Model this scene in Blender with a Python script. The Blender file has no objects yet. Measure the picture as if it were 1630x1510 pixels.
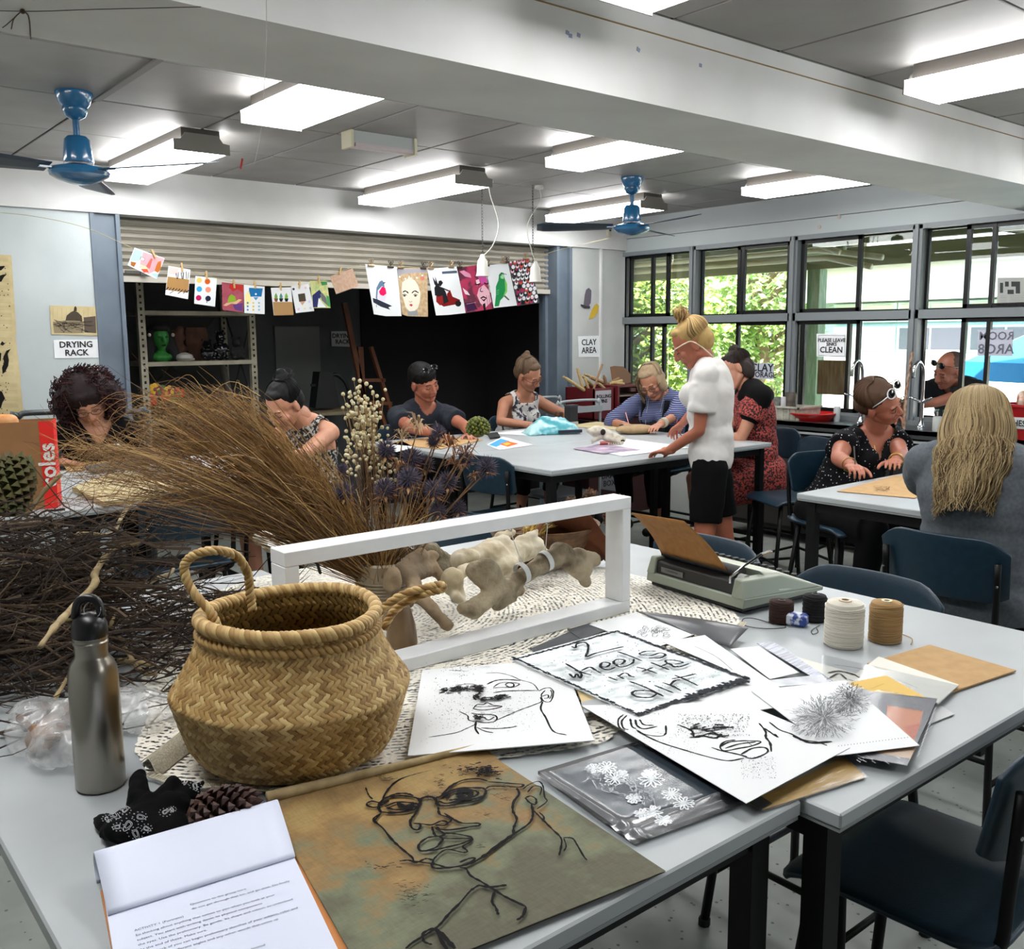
import bpy, bmesh, math, random
import numpy as np
from mathutils import Vector as V, Matrix as M4, noise, Euler
random.seed(7)
S = bpy.context.scene
COL = S.collection
PI = math.pi
# ---------------------------------------------------------------- camera, world, sun, exposure
CH, F0 = 1.57, 1507.0
PIT, ROL, YAW = 0.145956, -0.0074511, 0.6856395
def _axes():
    cp, sp = math.cos(PIT), math.sin(PIT)
    fw = V((math.sin(YAW)*cp, math.cos(YAW)*cp, -sp)); r = V((math.cos(YAW), -math.sin(YAW), 0)); u = r.cross(fw)
    c, s = math.cos(ROL), math.sin(ROL)
    return c*r+s*u, -s*r+c*u, fw
RX, UX, FX = _axes()
CAM = V((0, 0, CH))
cd = bpy.data.cameras.new('camera'); cam = bpy.data.objects.new('camera', cd); COL.objects.link(cam)
mw = M4((RX, UX, -FX)).transposed().to_4x4(); mw.translation = CAM
cam.matrix_world = mw
cd.sensor_fit = 'HORIZONTAL'; cd.sensor_width = 36.0; cd.lens = 36.0*F0/1630.0; cd.clip_start = 0.02; cd.clip_end = 200
S.camera = cam
# helpers that turn a point read off the photograph into a place on a real plane of the room
def _ray(x, y): return RX*((x-815)/F0)+UX*((755-y)/F0)+FX
def PZ(x, y, z=0.9): d = _ray(x, y); return CAM+d*((z-CH)/d.z)
def PX(x, y, X): d = _ray(x, y); return CAM+d*(X/d.x)
def PY(x, y, Y): d = _ray(x, y); return CAM+d*(Y/d.y)

S.view_settings.view_transform = 'Standard'; S.view_settings.look = 'None'
S.view_settings.gamma = 1.0; S.view_settings.use_curve_mapping = False
S.view_settings.exposure = 0.6
w = bpy.data.worlds.new('world'); S.world = w; w.use_nodes = True
nt = w.node_tree; bg = nt.nodes['Background']
sky = nt.nodes.new('ShaderNodeTexSky'); sky.sky_type = 'NISHITA'; sky.sun_disc = False
sky.sun_elevation = math.radians(58); sky.sun_rotation = math.radians(250); sky.dust_density = 2.0
nt.links.new(sky.outputs[0], bg.inputs[0]); bg.inputs[1].default_value = 1.1
sd = bpy.data.lights.new('sun', 'SUN'); sd.energy = 26.0; sd.angle = 0.01; sd.color = (1, .96, .88)
sun = bpy.data.objects.new('sun', sd); COL.objects.link(sun)
sun.rotation_euler = V((0.55, 0.25, -1.15)).to_track_quat('-Z', 'Y').to_euler()
sun.location = (0, 0, 12)
S.cycles.use_denoising = True
S.cycles.max_bounces = 7; S.cycles.diffuse_bounces = 4; S.cycles.glossy_bounces = 3; S.cycles.transparent_max_bounces = 12
S.cycles.sample_clamp_indirect = 6.0; S.cycles.caustics_reflective = False; S.cycles.caustics_refractive = False
LAMP = 13.0      # strength of the fluorescent diffusers

# ---------------------------------------------------------------- materials
def lin(c):
    if isinstance(c, str):
        c = tuple(int(c[i:i+2], 16)/255 for i in (0, 2, 4))
    return tuple((x/12.92 if x <= .04045 else ((x+.055)/1.055)**2.4) for x in c[:3])+(1.0,)
MATS = {}
def mat(name, col, rough=.6, metal=0, c2=None, scale=20, bump=0, bscale=None, stretch=None, emit=0, spec=None, detail=4, thr=None, alpha=None, coat=0, trans=0, ior=None, sheen=0, obj=True):
    """procedural principled material; c2 mixes in by noise, thr=(lo,hi) sharpens it"""
    if name in MATS: return MATS[name]
    m = bpy.data.materials.new(name); m.use_nodes = True; MATS[name] = m
    n = m.node_tree.nodes; l = m.node_tree.links; b = n['Principled BSDF']
    b.inputs['Base Color'].default_value = lin(col); b.inputs['Roughness'].default_value = rough; b.inputs['Metallic'].default_value = metal
    if spec is not None: b.inputs['Specular IOR Level'].default_value = spec
    if coat: b.inputs['Coat Weight'].default_value = coat
    if trans: b.inputs['Transmission Weight'].default_value = trans
    if ior: b.inputs['IOR'].default_value = ior
    if alpha is not None: b.inputs['Alpha'].default_value = alpha
    if sheen: b.inputs['Sheen Weight'].default_value = sheen
    if emit:
        b.inputs['Emission Color'].default_value = lin(col); b.inputs['Emission Strength'].default_value = emit
    if c2 or bump:
        tc = n.new('ShaderNodeTexCoord'); mp = n.new('ShaderNodeMapping'); l.new(tc.outputs['Object' if obj else 'Generated'], mp.inputs[0])
        if stretch: mp.inputs['Scale'].default_value = stretch
    if c2:
        no = n.new('ShaderNodeTexNoise'); no.inputs['Scale'].default_value = scale; no.inputs['Detail'].default_value = detail; l.new(mp.outputs[0], no.inputs[0])
        r = n.new('ShaderNodeValToRGB'); r.color_ramp.elements[0].color = lin(col); r.color_ramp.elements[1].color = lin(c2)
        lo, hi = thr or (.35, .65); r.color_ramp.elements[0].position = lo; r.color_ramp.elements[1].position = hi
        l.new(no.outputs[0], r.inputs[0]); l.new(r.outputs[0], b.inputs['Base Color'])
    if bump:
        nb = n.new('ShaderNodeTexNoise'); nb.inputs['Scale'].default_value = bscale or scale*2; nb.inputs['Detail'].default_value = 5; l.new(mp.outputs[0], nb.inputs[0])
        bp = n.new('ShaderNodeBump'); bp.inputs['Strength'].default_value = bump; bp.inputs['Distance'].default_value = .01
        l.new(nb.outputs[0], bp.inputs['Height']); l.new(bp.outputs[0], b.inputs['Normal'])
    return m
def glass_mat(name, tint='eef6f4', gl=.08, rough=.0, mul=1.0):
    m = bpy.data.materials.new(name); m.use_nodes = True; MATS[name] = m
    n = m.node_tree.nodes; l = m.node_tree.links; n.clear()
    o = n.new('ShaderNodeOutputMaterial'); t = n.new('ShaderNodeBsdfTransparent'); g = n.new('ShaderNodeBsdfGlossy'); mx = n.new('ShaderNodeMixShader'); f = n.new('ShaderNodeFresnel'); a = n.new('ShaderNodeMath')
    a.operation = 'MULTIPLY_ADD'; a.inputs[1].default_value = mul; a.inputs[2].default_value = gl; f.inputs[0].default_value = 1.45
    t.inputs[0].default_value = lin(tint); g.inputs['Roughness'].default_value = rough
    a.use_clamp = True; l.new(f.outputs[0], a.inputs[0]); l.new(a.outputs[0], mx.inputs[0]); l.new(t.outputs[0], mx.inputs[1]); l.new(g.outputs[0], mx.inputs[2]); l.new(mx.outputs[0], o.inputs[0])
    return m

# ---------------------------------------------------------------- mesh builder
class MB:
    def __init__(s): s.v = []; s.f = []; s.m = []; s.mi = 0
    def add(s, vs, fs):
        o = len(s.v); s.v.extend([tuple(p) for p in vs]); s.f.extend([tuple(i+o for i in f) for f in fs]); s.m.extend([s.mi]*len(fs)); return s
    def box(s, c, d, rot=None, bev=0):
        x, y, z = d[0]/2, d[1]/2, d[2]/2; c = V(c)
        if bev:
            b = min(bev, x*.9, y*.9, z*.9); vs = []; 
            for sx in (-1, 1):
                for sy in (-1, 1):
                    for sz in (-1, 1):
                        vs += [(sx*x, sy*(y-b), sz*(z-b)), (sx*(x-b), sy*y, sz*(z-b)), (sx*(x-b), sy*(y-b), sz*z)]
            I = lambda a, b_, c_, k: ((a*4+b_*2+c_)*3+k)
            fs = []
            q = [(0, 0), (1, 0), (1, 1), (0, 1)]
            for t in (0, 1):
                fs.append([I(t, a, b_, 0) for a, b_ in q]); fs.append([I(a, t, b_, 1) for a, b_ in q]); fs.append([I(a, b_, t, 2) for a, b_ in q])
            for a in (0, 1):
                for b_ in (0, 1):
                    fs.append([I(a, b_, 0, 0), I(a, b_, 1, 0), I(a, b_, 1, 1), I(a, b_, 0, 1)])
                    fs.append([I(a, 0, b_, 0), I(a, 1, b_, 0), I(a, 1, b_, 2), I(a, 0, b_, 2)])
                    fs.append([I(0, a, b_, 1), I(1, a, b_, 1), I(1, a, b_, 2), I(0, a, b_, 2)])
                    for c_ in (0, 1): fs.append([I(a, b_, c_, 0), I(a, b_, c_, 1), I(a, b_, c_, 2)])
        else:
            vs = [(a*x, b*y, e*z) for a in (-1, 1) for b in (-1, 1) for e in (-1, 1)]
            fs = [(0, 1, 3, 2), (4, 6, 7, 5), (0, 4, 5, 1), (2, 3, 7, 6), (0, 2, 6, 4), (1, 5, 7, 3)]
        if rot is not None:
            R = rot if isinstance(rot, M4) else (Euler(rot).to_matrix() if hasattr(rot, '__len__') and len(rot) == 3 and not isinstance(rot, M4) else rot)
            R = R.to_3x3() if hasattr(R, 'to_3x3') else R
            vs = [R @ V(p) for p in vs]
        return s.add([c+V(p) for p in vs], fs)
    def b2(s, a, b, bev=0):
        return s.box([(a[i]+b[i])/2 for i in range(3)], [abs(a[i]-b[i]) for i in range(3)], None, bev)
    def bar(s, p, q, w, h=None, up=(0, 0, 1)):
        p, q = V(p), V(q); d = (q-p); L = d.length; d.normalize(); u = V(up)
        if abs(d.dot(u)) > .98: u = V((0, 1, 0))
        x = d.cross(u).normalized(); z = x.cross(d)
        return s.box((p+q)/2, (w, L, h or w), M4((x, d, z)).transposed())
    def tube(s, pts, r, n=8, cap=True):
        pts = [V(p) for p in pts]; k = len(pts); rs = r if hasattr(r, '__len__') else [r]*k
        vs = []; fs = []; nrm = None
        for i, p in enumerate(pts):
            t = (pts[min(i+1, k-1)]-pts[max(i-1, 0)])
            if t.length < 1e-9: t = V((0, 0, 1))
            t.normalize()
            if nrm is None:
                nrm = t.orthogonal().normalized()
            else:
                nrm = nrm-t*nrm.dot(t)
                if nrm.length < 1e-6: nrm = t.orthogonal()
                nrm.normalize()
            b = t.cross(nrm)
            for j in range(n):
                a = 2*PI*j/n; vs.append(p+(nrm*math.cos(a)+b*math.sin(a))*rs[i])
        for i in range(k-1):
            for j in range(n):
                fs.append((i*n+j, i*n+(j+1) % n, (i+1)*n+(j+1) % n, (i+1)*n+j))
        if cap: fs.append(tuple(range(n))[::-1]); fs.append(tuple((k-1)*n+j for j in range(n)))
        return s.add(vs, fs)
    def cyl(s, p, q, r, r2=None, n=12): return s.tube([p, q], [r, r if r2 is None else r2], n)
    def cap(s, p, q, r1, r2=None, n=12):   # capsule
        r2 = r1 if r2 is None else r2; p, q = V(p), V(q); d = (q-p); L = d.length
        if L < 1e-6: return s.ell(p, (r1,)*3, n)
        d /= L; P = []; Rr = []
        for a in (0.02, .35, .7, 1.05, 1.4): P.append(p-d*r1*math.cos(a)); Rr.append(r1*math.sin(a))
        P.append(p); Rr.append(r1); P.append(q); Rr.append(r2)
        for a in (1.4, 1.05, .7, .35, .02): P.append(q+d*r2*math.cos(a)); Rr.append(r2*math.sin(a))
        return s.tube(P, Rr, n)
    def ell(s, c, r, n=12, R=None):
        c = V(c); m = max(6, n//2+1); r = r if hasattr(r, '__len__') else (r, r, r)
        vs = [V((0, 0, -r[2]))]
        for i in range(1, m):
            a = -PI/2+PI*i/m
            for j in range(n): vs.append(V((r[0]*math.cos(a)*math.cos(2*PI*j/n), r[1]*math.cos(a)*math.sin(2*PI*j/n), r[2]*math.sin(a))))
        vs.append(V((0, 0, r[2]))); t = len(vs)-1; fs = []
        for j in range(n):
            fs.append((0, 1+(j+1) % n, 1+j)); fs.append((t, t-n+j, t-n+(j+1) % n))
            for i in range(m-2): fs.append((1+i*n+j, 1+i*n+(j+1) % n, 1+(i+1)*n+(j+1) % n, 1+(i+1)*n+j))
        if R is not None: vs = [R @ p for p in vs]
        return s.add([c+p for p in vs], fs)
    def lathe(s, prof, c=(0, 0, 0), n=24, R=None, close=False):
        c = V(c); vs = []; fs = []; k = len(prof)
        for r, z in prof:
            for j in range(n): vs.append(V((r*math.cos(2*PI*j/n), r*math.sin(2*PI*j/n), z)))
        for i in range(k-1 if not close else k):
            i2 = (i+1) % k
            for j in range(n): fs.append((i*n+j, i*n+(j+1) % n, i2*n+(j+1) % n, i2*n+j))
        if not close:
            if prof[0][0] > 1e-5: fs.append(tuple(range(n))[::-1])
            if prof[-1][0] > 1e-5: fs.append(tuple((k-1)*n+j for j in range(n)))
        if R is not None: vs = [R @ p for p in vs]
        return s.add([c+p for p in vs], fs)
    def prism(s, poly, h, M=None):   # poly in local xy, extruded 0..h in z
        k = len(poly); vs = [V((p[0], p[1], 0)) for p in poly]+[V((p[0], p[1], h)) for p in poly]
        fs = [tuple(range(k))[::-1], tuple(range(k, 2*k))]+[(i, (i+1) % k, k+(i+1) % k, k+i) for i in range(k)]
        if M is not None: vs = [M @ p for p in vs]
        return s.add(vs, fs)
    def sheet(s, pts, h):            # closed slab from world outline pts, thickened up
        pts = [V(p) for p in pts]; k = len(pts)
        return s.add(pts+[p+V((0, 0, h)) for p in pts], [tuple(range(k))[::-1], tuple(range(k, 2*k))]+[(i, (i+1) % k, k+(i+1) % k, k+i) for i in range(k)])
    def grid(s, fn, nu, nv, wrapu=False):
        vs = [fn(i/(nu if wrapu else nu-1), j/(nv-1)) for j in range(nv) for i in range(nu)]; fs = []
        for j in range(nv-1):
            for i in range(nu if wrapu else nu-1):
                fs.append((j*nu+i, j*nu+(i+1) % nu, (j+1)*nu+(i+1) % nu, (j+1)*nu+i))
        return s.add(vs, fs)
    def mesh(s, name):
        me = bpy.data.meshes.new(name); me.from_pydata([tuple(p) for p in s.v], [], s.f); me.update(); return me
    def build(s, name, m=None, parent=None, smooth=False, **tags):
        me = s.mesh(name); mm = m if isinstance(m, (list, tuple)) else [m]
        for x in mm: me.materials.append(x)
        if len(mm) > 1: me.polygons.foreach_set('material_index', s.m)
        if smooth: smooth_mesh(me, smooth)
        return link(name, me, parent, **tags)
def smooth_mesh(me, ang):
    me.polygons.foreach_set('use_smooth', [True]*len(me.polygons))
    if ang is not True:
        try: me.set_sharp_from_angle(angle=math.radians(ang))
        except Exception: pass
def worldm(o):
    m = M4.LocRotScale(o.location, o.rotation_euler, o.scale)
    return worldm(o.parent) @ o.matrix_parent_inverse @ m if o.parent else m
def link(name, me, parent=None, **tags):
    o = bpy.data.objects.new(name, me); COL.objects.link(o)
    if parent is not None:
        o.parent = parent; o.matrix_parent_inverse = worldm(parent).inverted()
    for k, v_ in tags.items(): o[k] = v_
    return o
def tag(o, label=None, category=None, group=None, kind=None):
    for k, v_ in (('label', label), ('category', category), ('group', group), ('kind', kind)):
        if v_: o[k] = v_
    return o
def thing(name, label, category, loc=(0, 0, 0), group=None):
    o = bpy.data.objects.new(name, None); COL.objects.link(o); o.location = loc; o.empty_display_size = .05
    return tag(o, label, category, group)
def kids(o, _c={}):
    return [x for x in bpy.data.objects if x.parent == o]
def dup(root, loc=None, rz=None, label=None, group=None):
    def cp(o, par):
        c = o.copy(); COL.objects.link(c)
        if par is not None: c.parent = par
        for k in kids(o): cp(k, c)
        return c
    r = cp(root, None)
    if loc is not None: r.location = loc
    if rz is not None: r.rotation_euler = (0, 0, rz)
    if label: r['label'] = label
    if group: r['group'] = group
    return r
def place(o, loc, rz=0): o.location = loc; o.rotation_euler = (0, 0, rz); return o
def text(body, size, m, M, parent, name='lettering', thick=.0006, align='CENTER', bold=0, sx=1.0):
    c = bpy.data.curves.new('t', 'FONT'); c.body = body; c.size = size; c.align_x = align; c.align_y = 'CENTER'; c.extrude = thick; c.offset = bold; c.space_line = .95
    c.resolution_u = 2
    t = bpy.data.objects.new('t', c); me = bpy.data.meshes.new_from_object(t); bpy.data.objects.remove(t)
    me.transform(M @ M4.Diagonal((sx, 1, 1, 1))); me.materials.append(m); me.name = name
    return link(name, me, parent)
def frameM(o, x, y):   # matrix whose x axis is x, y axis y, at o
    x = V(x).normalized(); z = x.cross(V(y)).normalized(); y = z.cross(x)
    m = M4((x, y, z)).transposed().to_4x4(); m.translation = V(o); return m
def ribbon(mb, pts, w, z=None, up=(0, 0, 1), jit=.25, lift=0):
    """flat ink stroke of width w along pts (3-D points), lying on the plane with normal up"""
    pts = [V(p) for p in pts]; up = V(up).normalized(); k = len(pts)
    if k < 2: return
    vs = []; fs = []
    for i, p in enumerate(pts):
        t = pts[min(i+1, k-1)]-pts[max(i-1, 0)]; t -= up*t.dot(up)
        if t.length < 1e-9: t = V((1, 0, 0))
        t.normalize(); n = up.cross(t); ww = w*(1+jit*(random.random()*2-1))/2*(0.55 if i in (0, k-1) else 1)
        vs += [p+n*ww+up*lift, p-n*ww+up*lift]
    for i in range(k-1): fs.append((2*i, 2*i+1, 2*i+3, 2*i+2))
    mb.add(vs, fs)
def spline(pts, n=6):
    pts = [V(p) for p in pts]
    if len(pts) < 3: return pts
    o = []; q = [pts[0]*2-pts[1]]+pts+[pts[-1]*2-pts[-2]]
    for i in range(1, len(q)-2):
        a, b, c, d = q[i-1:i+3]
        for k in range(n):
            t = k/n; o.append(.5*((2*b)+(c-a)*t+(2*a-5*b+4*c-d)*t*t+(3*b-a-3*c+d)*t**3))
    o.append(pts[-1]); return o
SCRATCH = bpy.data.scenes.new('scratch')      # remeshing happens here so the big scene is not re-evaluated each time
def voxel(mb, size, smooth=4, fac=.5, name='vox'):
    me = mb.mesh('tmp'); o = bpy.data.objects.new('tmp', me); SCRATCH.collection.objects.link(o)
    r = o.modifiers.new('r', 'REMESH'); r.mode = 'VOXEL'; r.voxel_size = size; r.use_smooth_shade = True
    if smooth: s_ = o.modifiers.new('s', 'SMOOTH'); s_.iterations = smooth; s_.factor = fac
    
    with bpy.context.temp_override(scene=SCRATCH, view_layer=SCRATCH.view_layers[0]): dg = bpy.context.evaluated_depsgraph_get(); dg.update()
    m2 = bpy.data.meshes.new_from_object(o.evaluated_get(dg)); m2.name = name
    bpy.data.objects.remove(o); bpy.data.meshes.remove(me)
    m2.polygons.foreach_set('use_smooth', [True]*len(m2.polygons)); return m2
def displace(me, fn, floor=None):   # move each vertex along its normal by fn(co)
    n = len(me.vertices); co = np.empty(n*3, 'f'); me.vertices.foreach_get('co', co); no = np.empty(n*3, 'f'); me.vertex_normals.foreach_get('vector', no)
    co = co.reshape(-1, 3); no = no.reshape(-1, 3); d = np.array([fn(V(p)) for p in co], 'f'); co = co+no*d[:, None]
    if floor is not None: co[:, 2] = np.maximum(co[:, 2], floor)
    me.vertices.foreach_set('co', co.ravel()); me.update()
def rnd(a, b): return random.uniform(a, b)
# ---------------------------------------------------------------- the room
XW, YB, ZC = 6.45, 6.20, 2.61       # window wall, back bulkhead, ceiling
XL, YF = -1.6, -3.2                 # left wall and the wall behind the camera
WHITE = mat('painted_wall', 'b9bcba', .75, c2='aeb0ad', scale=3, bump=.05, bscale=60)
WHITE2 = mat('painted_bulkhead', 'cfd0cf', .6, c2='c3c3c2', scale=2.5, bump=.04, bscale=40)
CEIL = mat('ceiling_panel_paint', '8d8b88', .55, c2='85827f', scale=4, bump=.03, bscale=90)
DARK = mat('dark_gap', '2a2826', .9)
FLOOR = mat('speckled_vinyl', '8f938d', .45, c2='7c807a', scale=5, bump=.02)
n = FLOOR.node_tree.nodes; l = FLOOR.node_tree.links
vo = n.new('ShaderNodeTexVoronoi'); vo.inputs['Scale'].default_value = 30
tcn = [x for x in n if x.type == 'TEX_COORD'][0]; l.new(tcn.outputs['Object'], vo.inputs['Vector'])
lt = n.new('ShaderNodeMath'); lt.operation = 'LESS_THAN'; lt.inputs[1].default_value = .14; l.new(vo.outputs['Distance'], lt.inputs[0])
mx = n.new('ShaderNodeMixRGB'); rp = [x for x in n if x.type == 'VALTORGB'][0]
l.new(lt.outputs[0], mx.inputs[0]); l.new(rp.outputs[0], mx.inputs[1]); mx.inputs[2].default_value = lin('4a4c48'); l.new(mx.outputs[0], n['Principled BSDF'].inputs['Base Color'])
STEELB = mat('blue_grey_steel_paint', '66727e', .5, c2='5c6875', scale=6, bump=.03)
MB().b2((XL, YF, -.1), (XW+.2, 10.0, 0)).build('floor', FLOOR, kind='structure')
# ceiling: backing slab, panels with open joints
ceil = MB().b2((XL, YF, ZC+.012), (XW+.2, YB+.2, ZC+.1)).build('ceiling', DARK, kind='structure')
pm = MB().box((0, 0, .006), (.584, .754, .012), bev=.003).mesh('ceiling_panel'); pm.materials.append(CEIL)
for i in range(-5, 9):
    for j in range(-6, 3):
        x0 = 1.36+.595*i; y0 = 4.54+.765*j
        if y0+.7 < -.9: continue
        xa, xb, ya, yb = max(x0, XL), min(x0+.595, XW), y0, min(y0+.765, YB)
        if xb-xa < .05 or yb-ya < .05: continue
        o = link('ceiling_panel', pm, ceil); o.location = ((xa+xb)/2, (ya+yb)/2, ZC+rnd(0, .0015)); o.scale = ((xb-xa)/.595, (yb-ya)/.765, 1)
tr = MB()
tr.b2((1.345, 2.8, ZC-.006), (1.375, 4.54, ZC)); tr.build('trim_1', mat('joint_strip', '6f6c68', .6), kind='structure')
# beam across the room
bm_ = MB().b2((XL, 2.25, 2.327), (XW, 2.73, ZC)).build('trim_2', WHITE2, kind='structure')
cr = MB(); cr.b2((XL, 2.246, 2.548), (XW, 2.25, 2.5515)); cr.build('trim_3', mat('beam_crack_line', '8a7350', .8), kind='structure')
blu = MB()
for px, py in ((903, 52), (921, 56), (1016, 79), (1115, 104), (908, 57)):
    p = PY(px, py, 2.25); blu.box(p, (.014, .002, .012), (0, rnd(0, 1), 0))
tag(blu.build('adhesive_putty', mat('old_putty', '7f86a0', .8), smooth=False), 'dabs of old blue putty stuck on the white ceiling beam', 'putty', kind='stuff')
# back bulkhead and back wall
MB().b2((XL, YB, 2.33), (XW, YB+.25, ZC+.02)).build('wall_back_top', WHITE2, kind='structure')
wl = mat('left_wall_paint', 'b7bfc0', .7, c2='aab2b3', scale=2, bump=.05, bscale=50)
MB().b2((XL, YB+.02, 0), (1.775, YB+.17, 2.34)).build('wall_back', wl, kind='structure')
MB().b2((5.78, YB+.02, 0), (XW, YB+.17, 2.34)).build('wall_back_corner', WHITE, kind='structure')
c1 = MB(); c1.b2((1.775, YB+.01, 0), (1.80, YB+.2, 2.33)); c1.b2((1.80, YB+.03, 0), (1.945, YB+.2, 2.33)); c1.b2((1.925, YB+.005, 0), (1.95, YB+.2, 2.33)); c1.build('trim_4', STEELB, kind='structure')
c1 = MB(); c1.b2((5.60, YB+.01, 0), (5.63, YB+.25, 2.33)); c1.b2((5.63, YB+.04, 0), (5.75, YB+.2, 2.33)); c1.b2((5.75, YB+.01, 0), (5.78, YB+.2, 2.33)); c1.build('trim_5', STEELB, kind='structure')
c1 = MB(); c1.b2((6.12, YB+.0, 0), (6.14, YB+.03, 2.33)); c1.build('trim_6', WHITE2, kind='structure')
# storage room behind the shutter
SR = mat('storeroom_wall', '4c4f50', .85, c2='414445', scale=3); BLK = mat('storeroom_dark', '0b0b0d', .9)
YS = 7.6
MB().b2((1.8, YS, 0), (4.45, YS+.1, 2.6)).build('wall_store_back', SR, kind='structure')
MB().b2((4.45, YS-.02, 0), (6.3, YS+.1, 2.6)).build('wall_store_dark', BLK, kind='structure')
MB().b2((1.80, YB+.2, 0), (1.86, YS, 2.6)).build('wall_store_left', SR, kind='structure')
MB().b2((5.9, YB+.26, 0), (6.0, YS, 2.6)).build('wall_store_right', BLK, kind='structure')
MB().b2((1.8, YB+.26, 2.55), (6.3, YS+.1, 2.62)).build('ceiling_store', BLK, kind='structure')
d = MB().b2((3.60, YS-.03, 0), (4.02, YS, 1.66)).build('door_1', mat('storeroom_door', '5f6361', .7), kind='structure')
# roller shutter: curtain of slats under the bulkhead
SH = mat('shutter_slat_cream', '9c978b', .45, c2='8f8a7e', scale=5, stretch=(1, 6, 6))
sh = thing('roller_shutter', 'cream corrugated roller shutter half raised under the back bulkhead', 'shutter', (3.8, YB+.12, 2.0))
L, zb = 1.955, 2.0
sl = MB(); L_ = 5.6-1.955; prof = [(0, 0), (.006, .008), (.016, .017), (.016, .03), (.006, .038), (0, .043)]
vs = []; fs = []
for x in (0, L_):
    for (d_, z) in prof: vs.append((x, -d_, z))
    for (d_, z) in prof[::-1]: vs.append((x, -d_+.004, z))
k = len(prof)*2
for i in range(k): fs.append((i, (i+1) % k, k+(i+1) % k, k+i))
fs += [tuple(range(k))[::-1], tuple(range(k, 2*k))]
sl.add(vs, fs); slm = sl.mesh('slat'); slm.materials.append(SH); 
for i in range(9):
    o = link('slat', slm, sh); o.location = (1.955, YB+.14, 1.965+.045*i)
    o.matrix_parent_inverse = worldm(sh).inverted()
MB().b2((1.955, YB+.10, 1.925), (5.6, YB+.15, 1.962)).build('bottom_rail', mat('shutter_rail', 'b5b1a6', .4), sh)
MB().cyl((1.96, YB+.33, 2.38), (5.6, YB+.33, 2.38), .13, n=16).build('roll_drum', mat('shutter_roll', '3b3935', .6), sh, smooth=40)
MB().b2((1.955, YB+.13, 0), (1.985, YB+.17, 2.33)).build('guide_channel', STEELB, sh)
MB().b2((5.57, YB+.13, 0), (5.6, YB+.17, 2.33)).build('guide_channel', STEELB, sh)
b = MB(); b.b2((1.99, YB+.085, 1.975), (2.16, YB+.10, 1.995)); b.box((2.1, YB+.08, 1.985), (.04, .02, .04)); b.build('lock_bar', mat('shutter_lock', '4b4946', .5), sh)
# other walls
MB().b2((XL-.1, YF, 0), (XL, YB+.2, ZC+.1)).build('wall_left', WHITE, kind='structure')
MB().b2((XL-.1, YF-.1, 0), (XW+.2, YF, ZC+.1)).build('wall_front', WHITE, kind='structure')
# window wall: below sill, above head
SILL, HEAD, TR0, TR1 = .955, 2.305, 1.665, 1.725
MB().b2((XW, YF, 0), (XW+.16, YB+.3, SILL-.03)).build('wall_right', WHITE, kind='structure')
MB().b2((XW, YF, HEAD), (XW+.16, YB+.3, 2.43)).build('wall_right_top', mat('window_head_paint', 'a3aaab', .6), kind='structure')
MB().b2((XW-.006, YF, 2.434), (XW+.16, YB+.3, ZC+.1)).build('wall_right_soffit', mat('soffit_paint', 'a0a6a7', .6), kind='structure')
for px, py in ((1304, 361), (1336, 349-4)):
    p = PX(px, py, XW); tag(MB().cyl((XW, p.y, p.z), (XW-.004, p.y, p.z), .016, n=14).build('wall_plug', mat('plug', 'aa9f93', .6)), 'round beige plug on the wall above the windows, '+('left one' if px < 1320 else 'right one'), 'wall plug', 'round plugs above the windows')
FR = mat('grey_window_frame', '6e7477', .45); BK = mat('black_aluminium', '060607', .4, spec=.3); GL = glass_mat('window_glass', 'eef4f2', -.02)
def wy(px, py=450): return PX(px, py, XW).y
Mull = [6.29, wy(1105), wy(1265), wy(1460), wy(1460)-1.02, wy(1460)-2.04, wy(1460)-3.06, wy(1460)-4.08, wy(1460)-5.1]  # units past the fourth repeat out of view, added for light
f = MB()
f.b2((XW-.03, YF, HEAD-.03), (XW+.1, 6.33, HEAD+.005)); f.b2((XW-.03, YF, TR0), (XW+.1, 6.29, TR1))
f.b2((XW-.04, YF, SILL-.04), (XW+.12, 6.33, SILL)); f.b2((XW-.01, YF, SILL), (XW+.1, 6.33, SILL+.02))
fr = f.build('window_frame', FR, kind='structure')
for i, y in enumerate(Mull):
    b = MB(); b.b2((XW-.03, y-.035, SILL), (XW+.1, y+.035, HEAD)); b.b2((XW-.045, y-.012, SILL), (XW-.03, y+.012, HEAD)); b.build('mullion', FR, fr)
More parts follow.
